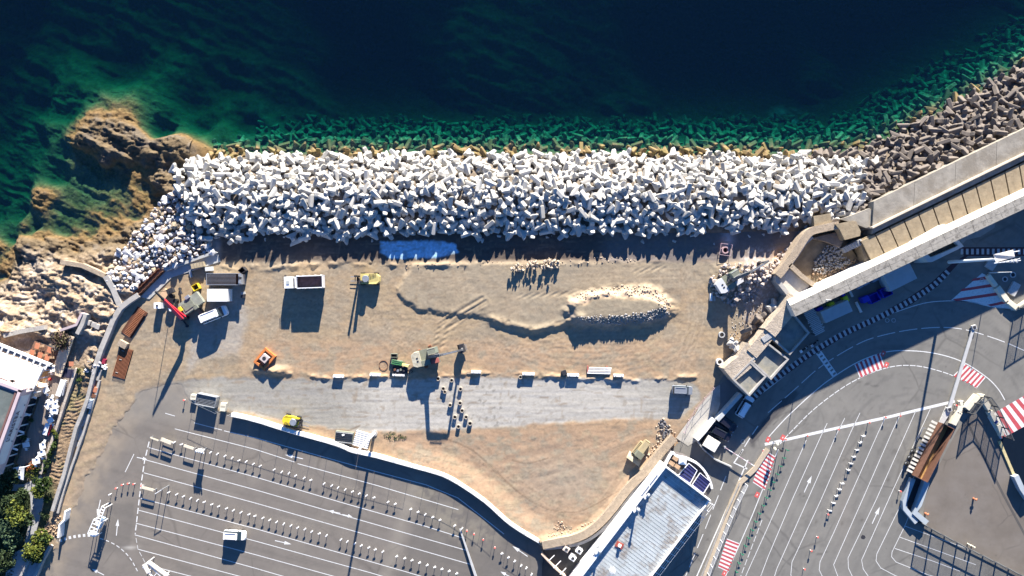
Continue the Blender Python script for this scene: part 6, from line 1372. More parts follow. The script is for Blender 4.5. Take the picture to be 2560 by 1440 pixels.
for i,(px,py,l) in enumerate(((1944,1110,'white round traffic light head at the top of the green post row'),(1938,1122,'second white round traffic light head, just below the first'),(1955,1127,'black double traffic light head on a tall dark pole'))):
    x,y=W2(px,py,2.2); t=thing('traffic_light',l,'traffic light',(x,y,0)); mb=MB(); mb.cyl(x,y,0,2.2,.07,n=6); mb.build('pole',m_dark,parent=t); mb=MB(); mb.cyl(x,y,1.9,2.4,.3,.25,8); mb.build('head',mat('cream_plastic',(.7,.68,.5),.5,.1,1) if i<2 else m_dark,parent=t)
def mast(bpx,bpy,z,label,head=True,r=.18,hz_=0,arm=None,name='lamp_mast'):
    x,y=uv2xy(bpx,bpy); t=thing(name,label,'mast',(x,y,0))
    mb=MB(); mb.cyl(x,y,hz_,z,r,r*.6,8); mb.build('pole',m_wpaint if name!='lamp_mast_g' else m_metal,parent=t)
    mb=MB(); mb.cyl(x,y,0,.25,r*2.2,n=8); mb.build('base_plate',m_conc,parent=t)
    if head: 
        mb=MB(); mb.box(x,y,z+.05,1.0,1.0,.3,.3); mb.build('lamp_head',m_wpaint,parent=t); mb=MB(); mb.box(x,y,z+.22,.6,.6,.05,.3); mb.build('head_plate',m_dark,parent=t)
    return t
0 and mast(2330,802,11.5,'tall slim lamp mast standing in the shadow of the parapet wall, its shadow crossing the ferry lanes',r=.22)
mast(936,1083,15.5,'tall white lamp mast beside the corrugated sheets and the white wall',head=False,r=.3)
mast(2029,748,8.5,'thin pale mast on the landward end of the parapet wall',head=False,r=.09,hz_=6)
mast(2472,682,6.4,'thin pale lamp post on the tip of the shaded striped triangle',head=False,r=.1)
ZM=13.6
x,y=uv2xy(2372,655); t=thing('signal_mast','tall white mast with a cage platform at its head beside the shaded pavement','mast',(x,y,0)); mb=MB(); mb.cyl(x,y,0,ZM,.35,.22,8); mb.build('pole',m_wpaint,parent=t)
for (a,b) in (((-.2,-.7),(4.4,-.2)),((0,.9),(4.2,1.5))): mb=MB(); mb.bar((x+a[0],y+a[1],ZM-.2),(x+b[0],y+b[1],ZM+.1),.15); mb.build('rail',m_wpaint,parent=t)
mb=MB(); mb.box(x+1.8,y+.6,ZM-.4,3.6,1.4,.15,.25); mb.build('platform',mat('pale_grating',(.6,.55,.5),.7,.1,1),parent=t)
for k in range(6): mb=MB(); mb.bar((x+.2+k*.7,y-.7+k*.1,ZM-.4),(x+.5+k*.7,y-.6+k*.15,ZM+.5),.1); mb.build('stanchion',m_wpaint,parent=t)
for k in range(3): mb=MB(); mb.box(x+2.5+k*.6,y-.5,ZM+.1,.3,.3,.3); mb.build('floodlight',m_metal,parent=t)
# stitching ghosts of masts, added as pale poles flat on the asphalt
for a,b,l,w in (((2372,1023),(2434,818),'long pale pole ghost with square plates across the road and the red stripes',.55),((1192,1448),(1150,1322),'long pale tapering pole ghost across the lower right lane lines of the car park',.5)):
    t=thing('pole_ghost',l,'pole',(*uv2xy(*a),0)); A=Vector(W(*a,.35));B=Vector(W(*b,.35)); mb=MB()
    if a[0]>2000: mb.bar(A,B,w*1.25,.3,w2=w)
    else: mb.bar(A,B,w,.3,w2=w*.5)
    mb.build('shaft',mat('pale_pole_ghost',(.42,.42,.41),.8,.1,1),parent=t)
    if a[0]>2000:
        for p in (A,B): mb=MB(); mb.box(p.x,p.y,.4,.85,.85,.5,.3); pl=mb.build('end_plate',mat('pale_pole_ghost',(.42,.42,.41)),parent=t); mb=MB(); mb.box(p.x,p.y,.67,.55,.55,.04,.3); mb.build('dark_insert',m_dark,parent=pl)
mb=MB(); 
t=thing('pole_ghost','pale thick ghost strip continuing from the square plate to the open trailer','pole',(*uv2xy(2360,1045),0)); mb=MB(); mb.bar(W(2370,1028,.2),W(2347,1068,.2),1.0,.3,w2=.8); mb.build('shaft',mat('pale_pole_ghost',(.42,.42,.41)),parent=t)
# gantry signs in the car park
def gantry(a,b,h,label,boards=2,m=None,name='sign_gantry',depth=.25):
    """a,b: photo px of the top beam ends"""
    m=m or mat('cream_sign_back',(.62,.55,.42),.7,.1,2)
    A=Vector(W(*a,h));B=Vector(W(*b,h)); t=thing(name,label,'sign',((A.x+B.x)/2,(A.y+B.y)/2,0))
    for P in (A,B): mb=MB(); mb.bar((P.x,P.y,0),(P.x,P.y,h),.12); mb.build('leg',m_metal,parent=t)
    for k in range(boards):
        z=h-.06-.36*k; mb=MB(); mb.bar((A.x,A.y,z),(B.x,B.y,z),depth*(1 if k==0 else .25),.09); mb.build('board',m,parent=t)
    return t
gantry((375,1094),(396,1102),1.2,'leftmost cream framed sign in the first post row of the car park',1)
gantry((402,1098),(428,1108),1.3,'wide cream double sign next to the first white posts of the car park',3,depth=.7)
gantry((459,1114),(484,1122),1.25,'cream framed sign left of the twin white panels in the first post row',1,depth=.5)
t=gantry((490,1128),(500,1128),2.9,'tall twin white sign panels on two thin poles in the first post row',0,m_wpaint)
for k in range(4): mb=MB(); A=W(484+6*k,1131+1.3*k,2.9); mb.bar((A[0],A[1],2.2),(A[0]+.5,A[1]+.3,2.9),.4,.12); mb.build('panel',m_wpaint,parent=t)
mb=MB(); A=W(495,1128,2.9); mb.box(A[0]+.1,A[1],2.15,1.25,.2,1.5,-.1); mb.build('tall_board',m_wpaint,parent=t)
gantry((353,1218),(384,1226),1.3,'cream and white framed sign at the start of the second post row',2,depth=.5)
gantry((387,1235),(404,1224),3.0,'tall bare white H shaped frame beside the cream sign in the second post row',1,m_wpaint,depth=.1)
# white frame structures on the left road
def framew(a,b,w,h,label,n=6,hh=0,zt=2.4):
    A=Vector(W(*a,zt));B=Vector(W(*b,zt)); d=(B-A).normalized(); nrm=Vector((-d.y,d.x,0)); t=thing('height_frame',label,'frame',((A.x+B.x)/2,(A.y+B.y)/2,0))
    for s in (-1,1):
        mb=MB(); mb.bar(A+nrm*w*s/2,B+nrm*w*s/2,.14); mb.build('rail',m_wpaint,parent=t)
    for k in range(n+1):
        P=A.lerp(B,k/n); mb=MB(); mb.bar(P+nrm*w/2,P-nrm*w/2,.1); mb.build('crossbar',m_wpaint,parent=t)
    for P in (A+nrm*w/2,A-nrm*w/2,B+nrm*w/2,B-nrm*w/2): mb=MB(); mb.bar((P.x,P.y,0),P,.12); mb.build('leg',m_wpaint,parent=t)
    return t
framew((259,1268),(243,1310),.7,2.4,'slim white lattice frame, upper part of the structure beside the left road arrow')
t=framew((243,1303),(228,1338),1.5,2.4,'wider white frame with a pale blue panel beside the dashed stop line',4)
mb=MB(); A=W(248,1310,1.8); mb.box(A[0],A[1],1.2,.5,2.2,1.2,-.4); mb.build('blue_panel',mat('pale_blue_panel',(.35,.5,.65),.5,.1,1),parent=t)
mb=MB(); A=W(232,1336,2.6); mb.loft([[(A[0]+.9*math.cos(a*math.pi/5)*k,A[1]+.6*math.sin(a*math.pi/5)*k,2.2+z) for a in range(10)] for k,z in ((1,0),(.8,.3),(.3,.45))]); mb.build('dome_cap',m_wpaint,parent=t)
t=framew((362,1412),(400,1450),1.2,2.8,'heavy cream portal frame cut off by the bottom edge of the car park',3,zt=2.8)
mb=MB(); mb.bar(W(360,1410,2.8),W(372,1432,2.8),.7,.3); mb.bar(W(372,1405,2.9),W(420,1440,2.9),.6,.3); mb.build('broad_beam',mat('cream_beam',(.68,.63,.56),.6,.1,1),parent=t)
# site fence on the white wall (posts and top rail)
def fence(pts,h,zb,label,step,rail=True,mid=False,m=None,name='mesh_fence',wires=0,r=.06,pz=None):
    m=m or m_metal; P=resample(pts,step); t=thing(name,label,'fence',(*uv2xy(*P[len(P)//2]),zb))
    for i,p in enumerate(P):
        x,y=uv2xy(*p); mb=MB(); mb.box(x,y,zb+h/2,r,r,h); mb.build('post',m,parent=t)
        if i+1<len(P):
            q=P[i+1]; X,Y=uv2xy(*q)
            if rail and (not mid or i%6!=5): mb=MB(); mb.bar((x,y,zb+h-.03),(X,Y,zb+h-.03),r*.7); mb.build('rail',m,parent=t)
            for k in range(wires):
                z=zb+h*(k+1)/(wires+1); mb=MB(); mb.bar((x,y,z),(X,Y,z),.03); mb.build('wire',m,parent=t)
    return t
fence([G(p[0]+1,p[1]-2,1.1) for p in WWs[:-1]],2.0,1.0,'thin steel fence of posts and a top rail standing on the long white wall',42,mid=True,r=.045)
fence([(486,997),(515,1011),(560,1032)],2.6,0,'bare steel fence between the mesh stillage and the end of the white wall',36,wires=1,r=.05)
fence([(1782,968),(1740,1015),(1712,1062),(1704,1102)],1.4,0,'rope fence of thin posts along the concrete ramp above the dark cars',34,r=.06,m=m_pink,wires=1)
fence([(1862,1208),(1835,1262),(1815,1310),(1775,1410),(1762,1445)],1.8,.1,'white wire mesh fence along the edge of the red striped crossings',22,wires=4,r=.07,m=m_wpaint)
m_fd=mat('dark_fence_steel',(.07,.075,.08),.6,.1,2)
def lattice(pts,h,label,step=36,bars=8,m=None):
    m=m or m_fd; P=resample(pts,step)+[pts[-1]]; t=thing('security_fence',label,'fence',(*uv2xy(*P[len(P)//2]),0))
    for i,p in enumerate(P):
        x,y=uv2xy(*p); mb=MB(); mb.box(x,y,h/2,.22,.22,h); mb.build('post',m,parent=t)
        if i+1<len(P):
            X,Y=uv2xy(*P[i+1])
            for z in (.3,h*.5,h-.06): mb=MB(); mb.bar((x,y,z),(X,Y,z),.13); mb.build('rail',m,parent=t)
            mb=MB(); n=int((Vector((X,Y))-Vector((x,y))).length/.16)
            for k in range(1,n): mb.box(x+(X-x)*k/n,y+(Y-y)*k/n,h/2,.04,.04,h)
            o=mb.build('mesh_bars',m,parent=t); o['kind']='stuff'
    return t
lattice([(2298,1305),(2330,1323),(2400,1360),(2480,1400),(2600,1462)],3.0,'tall dark mesh fence running to the lower right corner of the quay')
lattice([(2412,1030),(2436,998),(2455,988),(2470,1010),(2490,1050),(2508,1092)],3.0,'tall dark mesh fence standing on the pale concrete blocks by the harbour basin',30)
lattice([(2538,770),(2575,745),(2640,710)],4.0,'dark mesh fence cut off by the right edge behind the striped triangle',30)
lattice([(2470,1096),(2500,1150)],.3,'low dark steel edging on the quay') if False else None
# pale concrete blocks
def cblk(a,b,w,h,label,m=None,slots=True):
    m=m or mat('cream_block',(.62,.57,.45)); A=Vector(W2(*a,h));B=Vector(W2(*b,h)); d=(B-A); ang=math.atan2(d.y,d.x); c=(A+B)/2
    t=thing('security_block',label,'concrete block',(c.x,c.y,0),ang,group='pale concrete blocks around the quay',local=True); mb=MB(); mb.box(0,0,h/2,d.length,w,h,ch=.05); mb.build('block',m,parent=t)
    if slots:
        for s in (-1,1): mb=MB(); mb.box(d.length*.42,s*w*.2,h+.01,.12,w*.28,.04); mb.build('slot',m_dark,parent=t)
for a,b,w,h,l in (((2400,1010),(2410,1008),1.0,.8,'small pale block with dark slots nearest the thick white line'),((2394,1021),(2408,1024),1.1,.8,'second small pale slotted block below the thick white line'),((2384,1062),(2400,1030),1.15,.9,'long pale slotted block leading to the open trailer'),((2418,1023),(2446,990),1.2,.9,'long pale block forming the left side of the pointed fence corner'),((2448,989),(2462,990),.6,.9,'short pale slotted block at the point of the fence corner'),((2458,995),(2476,1024),1.0,.9,'pale block on the right side of the pointed fence corner'),((2476,1028),(2495,1060),1.0,.9,'pale block with a blue plate beside the red and white stripes'),((2497,1062),(2507,1090),.8,.9,'last pale block before the harbour basin'),((2472,688),(2492,715),.8,.8,'shaded pale block at the top of the striped triangle'),((2495,718),(2520,752),1.1,.8,'long sunlit pale block beside the striped triangle'),((2523,754),(2545,772),1.0,.8,'pale slotted block at the lower tip of the striped triangle'),((2546,770),(2575,750),.7,.8,'pale block at the right edge beside the fence')):
    cblk(a,b,w,h,l,slots=('slot' in l))
mb=MB(); mb.box(*W2(2491,1055,1.0),.95,.7,.5,.06,.9); tag(mb.build('blue_plate',mat('dark_blue_plate',(.03,.05,.2),.5,.1,1)),'small dark blue plate lying on a pale block by the stripes','plate')
# quay walls below the trailer
def bwall(pts,w,h,label,m=m_concg):
    mb=MB(); wall_run(mb,[W2(*p,h) for p in pts],w,-.1,h); return tag(mb.build('quay_wall',m),label,'wall')
mbw=mat('blue_grey_concrete',(.33,.37,.40),.85,.1,.7)
bwall([(2284,1197),(2262,1255),(2263,1272),(2292,1307)],.9,.9,'blue grey outer wall of the dark channel below the open trailer',mbw)
bwall([(2318,1205),(2298,1262),(2288,1282),(2318,1308)],1.1,1.1,'pale blue inner wall of the dark channel below the open trailer',mbw)
slab('channel_floor',[(2290,1195),(2312,1202),(2286,1262),(2276,1282),(2300,1306),(2292,1308),(2264,1276),(2264,1255)],.03,mat('black_channel',(.03,.03,.035),.8,.2,1),t=.05)
bwall([(2541,1190),(2556,1222),(2575,1250)],1.0,1.2,'short blue grey wall end beside the harbour basin',mbw)
# hydrants
for px,py,l in ((2440,1249,'orange hydrant standing alone on the open quay'),(2319,1286,'orange hydrant beside the pale blue channel wall')):
    x,y=W2(px,py,.8); t=thing('hydrant',l,'hydrant',(x,y,0)); mo=mat('hydrant_orange',(.45,.16,.08),.6,.1,1)
    mb=MB(); mb.cyl(x,y,0,.85,.2,.16,8); mb.build('body',mo,parent=t); mb=MB(); mb.cyl(x,y,.85,1.0,.26,.12,8); mb.build('cap',mo,parent=t)
    for s in (-1,1): mb=MB(); mb.bar((x,y,.65),(x+s*.35,y+.15,.65),.16); mb.build('outlet',mo,parent=t)
for (px,py,l) in ((2426,1363,'left of two short cream posts behind the tall quay fence'),(2436,1368,'right of two short cream posts behind the tall quay fence')):
    x,y=W2(px,py,.9); mb=MB(); mb.cyl(x,y,0,1.0,.13,.1,8); mb.box(x,y,.95,.3,.2,.15); tag(mb.build('short_post',mat('cream_plastic',(.7,.68,.5))),l,'post')
mb=MB(); 
for k in range(5): mb.bar((*uv2xy(2297+1.6*k,1294+2*k),.3),(*uv2xy(2302+1.5*k,1302+1.5*k),.6),.12)
tag(mb.build('red_valve',mat('valve_red',(.4,.03,.04),.5,.1,1)),'cluster of dark red pipes at the corner of the dark channel','valve')
mb=MB(); wall_run(mb,[uv2xy(2415,1048),uv2xy(2450,1120),uv2xy(2510,1240),uv2xy(2580,1370)],.45,0,.012); o=mb.build('drain_channel',mat('dark_drain',(.08,.075,.07),.9,.1,1),kind='structure')
# ---- items between parapet wall and pavement
t=crate('roofed_cabin','large pale blue ribbed roof cabin in the shade of the parapet wall','cabin',2247,686,5.8,4.6,2.6,.46,mat('bluish_sheet',(.42,.45,.46),.6,.08,1),ribs=24)
t=crate('roofed_cabin','long pale blue ribbed roof cabin beside the pavement','cabin',2092,779,5.8,2.4,2.6,.42,mat('bluish_sheet',(.42,.45,.46)),ribs=24)
mb=MB()
t=thing('slatted_roof','worn slatted roof leaning in the shade at the foot of the mole wall','roof',(*W2(2030,792,2.0),0),-1.1,local=True)
for k in range(22): mb=MB(); mb.box(-3.6+k*.34,RNG.uniform(-.1,.1),2.0,.22,2.6-RNG.uniform(0,.6),.08); mb.build('slat',mc,parent=t)
for s in (-3.4,3.4):
    for q in (-1,1): mb=MB(); mb.box(s,q,1.0,.1,.1,2.0); mb.build('leg',m_dark,parent=t)
mbl=mat('blue_plastic',(.02,.03,.38),.5,.1,1); myl=mat('lime_lid',(.45,.55,.03),.5,.1,1)
for px,py,sx,sy,m,l in ((2080,762,1.2,.95,myl,'bin with a lime green lid, lower of two in the dark corner'),(2115,748,1.0,1.2,myl,'bin with a lime green lid, upper of two in the dark corner'),(2051,774,1.2,.9,mbl,'small blue bin left of the lower lime lidded bin'),(2107,735,.7,.9,mbl,'small blue bin above the upper lime lidded bin')):
    t=crate('wheelie_bin',l,'bin',px,py,sx,sy,1.1,.45,m); mb=MB(); mb.box(0,0,1.13,sx*.98,sy*.98,.08,ch=.03); mb.build('lid',m,parent=t); 
    mb=MB(); mb.bar((-sx/2,-sy/2-.05,1.0),(sx/2,-sy/2-.05,1.0),.08); mb.build('handle',m_dark,parent=t)
for px,py,sx,sy,l in ((2187,745,2.0,1.7,'large blue container nearest the pavement'),(2217,730,2.0,1.8,'large blue container against the pale roofed cabin'),(2165,748,1.3,1.2,'small dark blue container at the left of the blue group')):
    t=crate('blue_container',l,'container',px,py,sx,sy,1.5,.45,mbl,open_=(sx>1.5),inner=mbl); 
for px,py,l in ((2150,712,'grey covered pallet in the dark yard, leftmost'),(2163,705,'grey covered pallet in the dark yard, middle'),(2188,695,'pair of grey covered pallets nearest the pale roofed cabin')):
    t=crate('covered_pallet',l,'pallet',px,py,1.4,1.3,1.3,.5,mat('grey_tarp',(.25,.29,.36),.7,.15,1.5)); mb=MB(); mb.box(0,0,1.35,1.1,1.0,.12,ch=.05); mb.build('cover_top',mat('grey_tarp',(.25,.29,.36)),parent=t)
for a,b,l in (((2123,725),(2131,742),'short pale beam on the dark yard floor'),((2140,755),(2153,781),'longer pale beam beside the pavement')):
    mb=MB(); mb.bar(W(*a,.3),W(*b,.3),.45,.3); tag(mb.build('pale_beam',mat('pale_grating',(.6,.55,.5))),l,'beam')
for px,py,sx,m,l in ((2447,562,.9,m_dark,'square dark hatch on the shaded ledge beside the parapet wall'),(2431,571,1.3,m_dark,'dark slatted crate on the shaded ledge'),(2420,584,.9,m_metal,'small pale round object near the dark crate')):
    crate('hatch',l,'hatch',px,py,sx,sx*.9,.5,.6,m)
cring(2446,551,.5,.3,'dark round hatch at the far end of the shaded ledge',m_concg)
slab('raised_ledge',[(2385,575),(2480,528),(2492,540),(2485,570),(2450,592),(2415,600),(2405,610)],.12,mat('pale_ledge',(.27,.27,.25),.9,.1,1),t=.2)
for px,py,r,l in ((2513,698,.55,'left of two dark round pits beside the striped triangle'),(2533,687,.6,'right of two dark round pits beside the striped triangle')): cring(px,py,r,.15,l,mc)
crate('pump_box','pale box with two dark lids beside the round pits','box',2536,722,1.6,2.6,.5,-.5,mc); 
t=crate('grey_plinth','grey sloping plinth at the foot of the signal mast','plinth',2480,660,1.8,2.2,.5,-.6,m_concg)
# ================= RESTAURANT (left) =================
rest=thing('restaurant_building','pale restaurant building with a dark lettered sign panel beside the terrace','building',(*uv2xy(20,1040),0))
m_mauve=mat('mauve_wall',(0.50,0.40,0.41),.85,.08,.6); m_bluew=mat('pale_sign_panel',(0.60,0.62,0.62),.8,.06,.6)
G1=Vector(uv2xy(112,962)); G2=Vector(uv2xy(40,1160)); dd=(G2-G1).normalized(); nn=Vector((dd.y,-dd.x)); 
if nn.x>0: nn=-nn   # pointing west
def rp(a,b): p=G1+dd*a+nn*b; return (p.x,p.y)
LB_=(G2-G1).length; ZR=6.6
mb=MB(); mb.prism([rp(0,.5),rp(LB_,.5),rp(LB_,24),rp(0,24)],-.1,3.0); mb.build('ground_floor',m_glass,parent=rest)
mb=MB(); mb.prism([rp(0,0),rp(LB_+1.2,0),rp(LB_+1.2,24),rp(0,24)],3.0,ZR-.5); mb.build('wall',m_mauve,parent=rest)
mb=MB(); mb.prism([rp(1.2,1.0),rp(LB_-.5,1.0),rp(LB_-.5,22),rp(1.2,22)],ZR-.52,ZR-.3); mb.build('roof',mat('dark_green_roof',(0.12,0.14,0.13),.9,.2,.4,var2=((.2,.2,.18),.3,.55,.6)),parent=rest)
for q,w in (([rp(.2,.3),rp(LB_+.8,.3)],.6),([rp(.3,0),rp(.3,22)],.6),([rp(LB_+.6,0),rp(LB_+.6,22)],.7)):
    mb=MB(); wall_run(mb,q,w,ZR-.6,ZR); mb.build('parapet',m_mauve,parent=rest)
mb=MB(); wall_run(mb,[rp(.8,1.0),rp(LB_,1.0)],.35,ZR-.3,ZR-.15); mb.build('roof_trim',mat('brown_trim',(.17,.09,.08),.8,.1,1),parent=rest)
# sign panel on the east wall
mb=MB(); 
o_=-nn*.06
def wallpt(a,z,off=.06): p=G1+dd*a-nn*off; return (p.x,p.y,z)
mb.loft([[wallpt(1.4,3.7,.0),wallpt(LB_-1.2,3.7,.0),wallpt(LB_-1.2,6.1,.0),wallpt(1.4,6.1,.0)],[wallpt(1.4,3.7),wallpt(LB_-1.2,3.7),wallpt(LB_-1.2,6.1),wallpt(1.4,6.1)]]); mb.build('sign_board',m_bluew,parent=rest)
mb=MB(); mb.loft([[wallpt(4.6,5.0,.06),wallpt(10.6,5.0,.06),wallpt(10.6,6.05,.06),wallpt(4.6,6.05,.06)],[wallpt(4.6,5.0,.10),wallpt(10.6,5.0,.10),wallpt(10.6,6.05,.10),wallpt(4.6,6.05,.10)]]); mb.build('sign_strip',mat('sign_strip_grey',(.38,.4,.46),.8,.05,1),parent=rest)
def text(body,size,m,name,mw,parent,spacing=1.0):
    c=bpy.data.curves.new(name,'FONT'); c.body=body; c.size=size; c.extrude=.02; c.align_x='CENTER'; c.align_y='CENTER'; c.space_character=spacing
    o=bpy.data.objects.new(name,c); col.objects.link(o); bpy.context.view_layer.update()
    me=bpy.data.meshes.new_from_object(o); bpy.data.objects.remove(o); me.materials.clear(); me.materials.append(m)
    o=bpy.data.objects.new(name,me); col.objects.link(o); o.parent=parent
    o.matrix_local=Matrix.Translation(-Vector(ORG.get(parent.name,(0,0,0))))@mw; return o
cpt=Vector(wallpt(7.7,5.35,.12)); ex=Vector((-dd.x,-dd.y,0)); ez=Vector((0,0,1)); en=ex.cross(ez)
M=Matrix(((ex.x,ez.x,en.x,cpt.x),(ex.y,ez.y,en.y,cpt.y),(ex.z,ez.z,en.z,cpt.z),(0,0,0,1)))
text("L'ARISTEA",1.25,m_dark,'sign_letters',M,rest,1.15)
for a,z in ((3.5,4.2),(6.0,4.1),(8.5,4.1),(11,4.1),(6.2,5.9)): 
    mb=MB(); p=wallpt(a,z,.2); mb.box(*p,.25,.25,.25); mb.build('spotlight',m_concg,parent=rest)
for k in range(9):
    a=k*LB_/8; mb=MB(); p=rp(a,.42); mb.box(p[0],p[1],1.5,.22,.22,3.0); mb.build('window_post',m_concw,parent=rest)
for k in range(4):
    mb=MB(); p=rp(2+k*3.6,-1.0); q=rp(2+k*3.6,.4); mb.bar((*p,2.8),(*q,2.9),.35,.12); mb.build('awning_arm',m_concw,parent=rest)
# white canopy roof to the north
def cp(px,py,z): return W2(px,py,z)
can=thing('white_canopy','big white flat canopy roof of the restaurant with a row of roof windows','canopy',(*cp(40,920,5.2),0))
mb=MB(); mb.prism([cp(-60,858,5.2),cp(0,880,5.2),cp(108,920,5.2),cp(83,973,5.2),cp(0,940,5.2),cp(-60,915,5.2)],4.9,5.2); mb.build('roof_sheet',m_wpaint,parent=can)
mb=MB(); wall_run(mb,[cp(-60,838,5.1),cp(0,862,5.1),cp(128,913,5.1),cp(110,920,5.1)],.5,4.8,5.15); mb.build('edge_beam',m_wpaint,parent=can)
for k in range(9):
    c0=Vector((-10,866)).lerp(Vector((118,916)),k/8); mb=MB(); mb.bar(W(c0.x+2,c0.y-6,5.1),W(c0.x-5,c0.y+8,5.1),.28,.2); mb.build('cross_beam',m_wpaint,parent=can)
    c1=c0.lerp(Vector((118,916)),.07); mb=MB(); mb.box(*cp(c0.x+7,c0.y+3.5,4.9),4.85,1.0,.6,.06,-.38); mb.build('roof_window',mat('grey_glass',(.12,.14,.17),.2,.1,1),parent=can)
mb=MB(); mb.prism([cp(-60,915,5),cp(83,973,5),cp(62,1000,5),cp(-60,950,5)],-.1,3.2); mb.build('lower_block',mat('salmon_floor',(.52,.38,.27),.8,.15,1.2,var2=((.65,.58,.5),.8,.55,.6)),parent=can)
for q in ([(-60,915),(83,973)],[(-60,936),(0,968),(34,983)],[(0,962),(40,950)],[(83,973),(36,984)]):
    mb=MB(); mb.bar(W(*q[0],5.1),W(*q[1],5.1),.5,.3); mb.build('beam',mat('salmon_white',(.72,.62,.56),.7,.08,1),parent=can)
for k in range(4):
    mb=MB(); a=(112-8*k,928+18*k); mb.bar(W(a[0]-4,a[1],4.6),W(a[0]+14,a[1]-4,4.4),.12); mb.build('awning_rail',m_wpaint,parent=can)
mb=MB(); mb.bar(W(112,918,4.6),W(84,985,4.6),.1); mb.build('gutter',m_metal,parent=can)
# terraces
m_deck=mat('brown_deck',(.19,.105,.07),.8,.2,1.5,streak=(.38,.4,4.0)); m_plank=mat('grey_timber_deck',(.27,.22,.18),.85,.2,1.0,streak=(-.37,3.5,.25),bump=.02)
def deck(name,poly,z,m,n,label,cat='terrace'):
    t=thing(name,label,cat,(*uv2xy(*poly[0]),z)); a,b,c,d=[Vector(p) for p in poly]
    for k in range(n):
        mb=MB(); q=[a.lerp(b,(k+.04)/n),a.lerp(b,(k+.96)/n),d.lerp(c,(k+.96)/n),d.lerp(c,(k+.04)/n)]
        mb.prism([W2(p.x,p.y,z) for p in q],z-.3,z+random.uniform(-.01,.01)); mb.build('plank',m,parent=t)
    mb=MB(); mb.prism([W2(p.x,p.y,z) for p in (a,b,c,d)],z-1.0,z-.04); mb.build('deck_base',m_dark,parent=t); return t
deck('terrace','' or [(86,852),(150,878),(132,928),(70,892)],1.0,m_deck,12,'small brown timber terrace with terracotta tables below the shore rocks')
deck('terrace',[(134,893),(163,905),(160,918),(132,909)],.9,mat('terracotta',(.42,.20,.12),.8,.12,1),3,'terracotta landing between the brown terrace and the long terrace')
deck('terrace',[(128,912),(186,922),(98,1185),(42,1158)],.5,m_plank,16,'long grey brown timber terrace in front of the restaurant windows')
deck('terrace',[(150,922),(186,924),(178,945),(148,942)],.55,mat('dark_pool',(.03,.03,.06),.6,.1,1),2,'dark sunken rectangle at the north end of the long terrace')
mter=mat('terracotta_top',(.45,.18,.10),.7,.1,1.5); mwood=mat('tan_wood',(.42,.28,.17))
def table(px,py,sx,sy,rz,label,m,z,chairs=2,cm=None):
    x,y=W2(px,py,z+.75); t=thing('terrace_table',label,'table',(x,y,z),rz,local=True)
    mb=MB(); mb.box(0,0,.74,sx,sy,.05,ch=.01); mb.build('table_top',m,parent=t); 
    for a in (-1,1):
        for b in (-1,1): mb=MB(); mb.box(a*sx*.42,b*sy*.42,.36,.06,.06,.72); mb.build('leg',m_dark,parent=t)
    return x,y
def chair(x,y,z,rz,label,m,grp):
    t=thing('terrace_chair',label,'chair',(x,y,z),rz,group=grp,local=True)
    mb=MB(); mb.box(0,0,.44,.46,.46,.05); mb.build('seat',m,parent=t); mb=MB(); mb.loft([[(-.24,-.22,.44),(-.18,-.22,.44),(-.18,.22,.44),(-.24,.22,.44)],[(-.34,-.22,.95),(-.3,-.22,.95),(-.3,.22,.95),(-.34,.22,.95)]]); mb.build('backrest',m,parent=t)
    for a in (-.2,.2):
        for b in (-.2,.2): mb=MB(); mb.box(a,b,.21,.04,.04,.42); mb.build('leg',m,parent=t)
for px,py,l in ((93,865,'terracotta topped table in the far left corner of the brown terrace'),(124,875,'terracotta topped table by the outer rail of the brown terrace'),(80,882,'terracotta topped table at the inner left of the brown terrace'),(100,888,'terracotta topped table in the inner middle of the brown terrace'),(118,894,'terracotta topped table nearest the terracotta landing')):
    x,y=table(px,py,.95,1.1,-.3,l,mter,1.0)
    for s,(dx,dy) in enumerate(((.95,0),(-.1,-.95))): chair(x+dx,y+dy,1.0,math.atan2(-dy,-dx)+math.pi,'pale wooden chair beside a terracotta table on the brown terrace',mwood,'wooden chairs of the brown terrace')
table(178,910,.9,.9,0,'terracotta table alone on the pale path above the long terrace',mter,.9)
TW=[(149,1000,1.1,4.6,-.3,'long white table in the middle of the terrace near the sunken rectangle'),(132,1003,.1,.1,0,''),(118,1072,1.0,2.6,-.3,'long white table with red chairs towards the lower half of the terrace'),(118,1097,1.3,1.3,.4,''),]
table(151,970,1.0,3.4,-.32,'longest white clothed table near the north end of the terrace',m_wpaint,.5); table(115,1073,.9,2.4,-.3,'white clothed table with dark red chairs on the lower half of the terrace',m_wpaint,.5)
for px,py,sx,rz,l in ((131,923,.9,0,'round looking white table right under the canopy corner'),(114,975,1.3,.5,'square white table beside the glazed wall'),(127,1003,1.1,.2,'white table left of two pale pots'),(119,1015,1.1,.7,'white table in the group of three at mid terrace'),(137,1013,1.2,.1,'white square table in the middle of the mid terrace group'),(135,1028,1.6,-.2,'wide white table below the mid terrace group'),(126,1051,1.2,.6,'tilted white square table above the red chairs'),(65,1112,1.4,.2,'pale blue shaded table beside the glazed wall'),(106,1115,1.2,.1,'white table on the lower terrace beside the parapet'),(104,1134,1.5,.3,'white table near the lower end of the terrace'),(90,1153,1.5,.1,'pale table at the bottom end of the terrace')):
    x,y=table(px,py,sx,1.0,rz,l,m_wpaint,.5)
    for k in range(2):
        an=rz+k*math.pi+1.2; chair(x+1.0*math.cos(an),y+1.0*math.sin(an),.5,an,'white chair at a white table on the long terrace',m_wpaint,'white chairs on the long terrace')
for k in range(7):
    p=Vector((163,953)).lerp(Vector((156,985)),k/6); x,y=W2(p.x,p.y,1); chair(x,y,.5,math.pi*.9,'white chair along the longest white table',m_wpaint,'white chairs along the longest table')
mdr=mat('dark_red_seat',(.25,.02,.05),.7,.1,1)
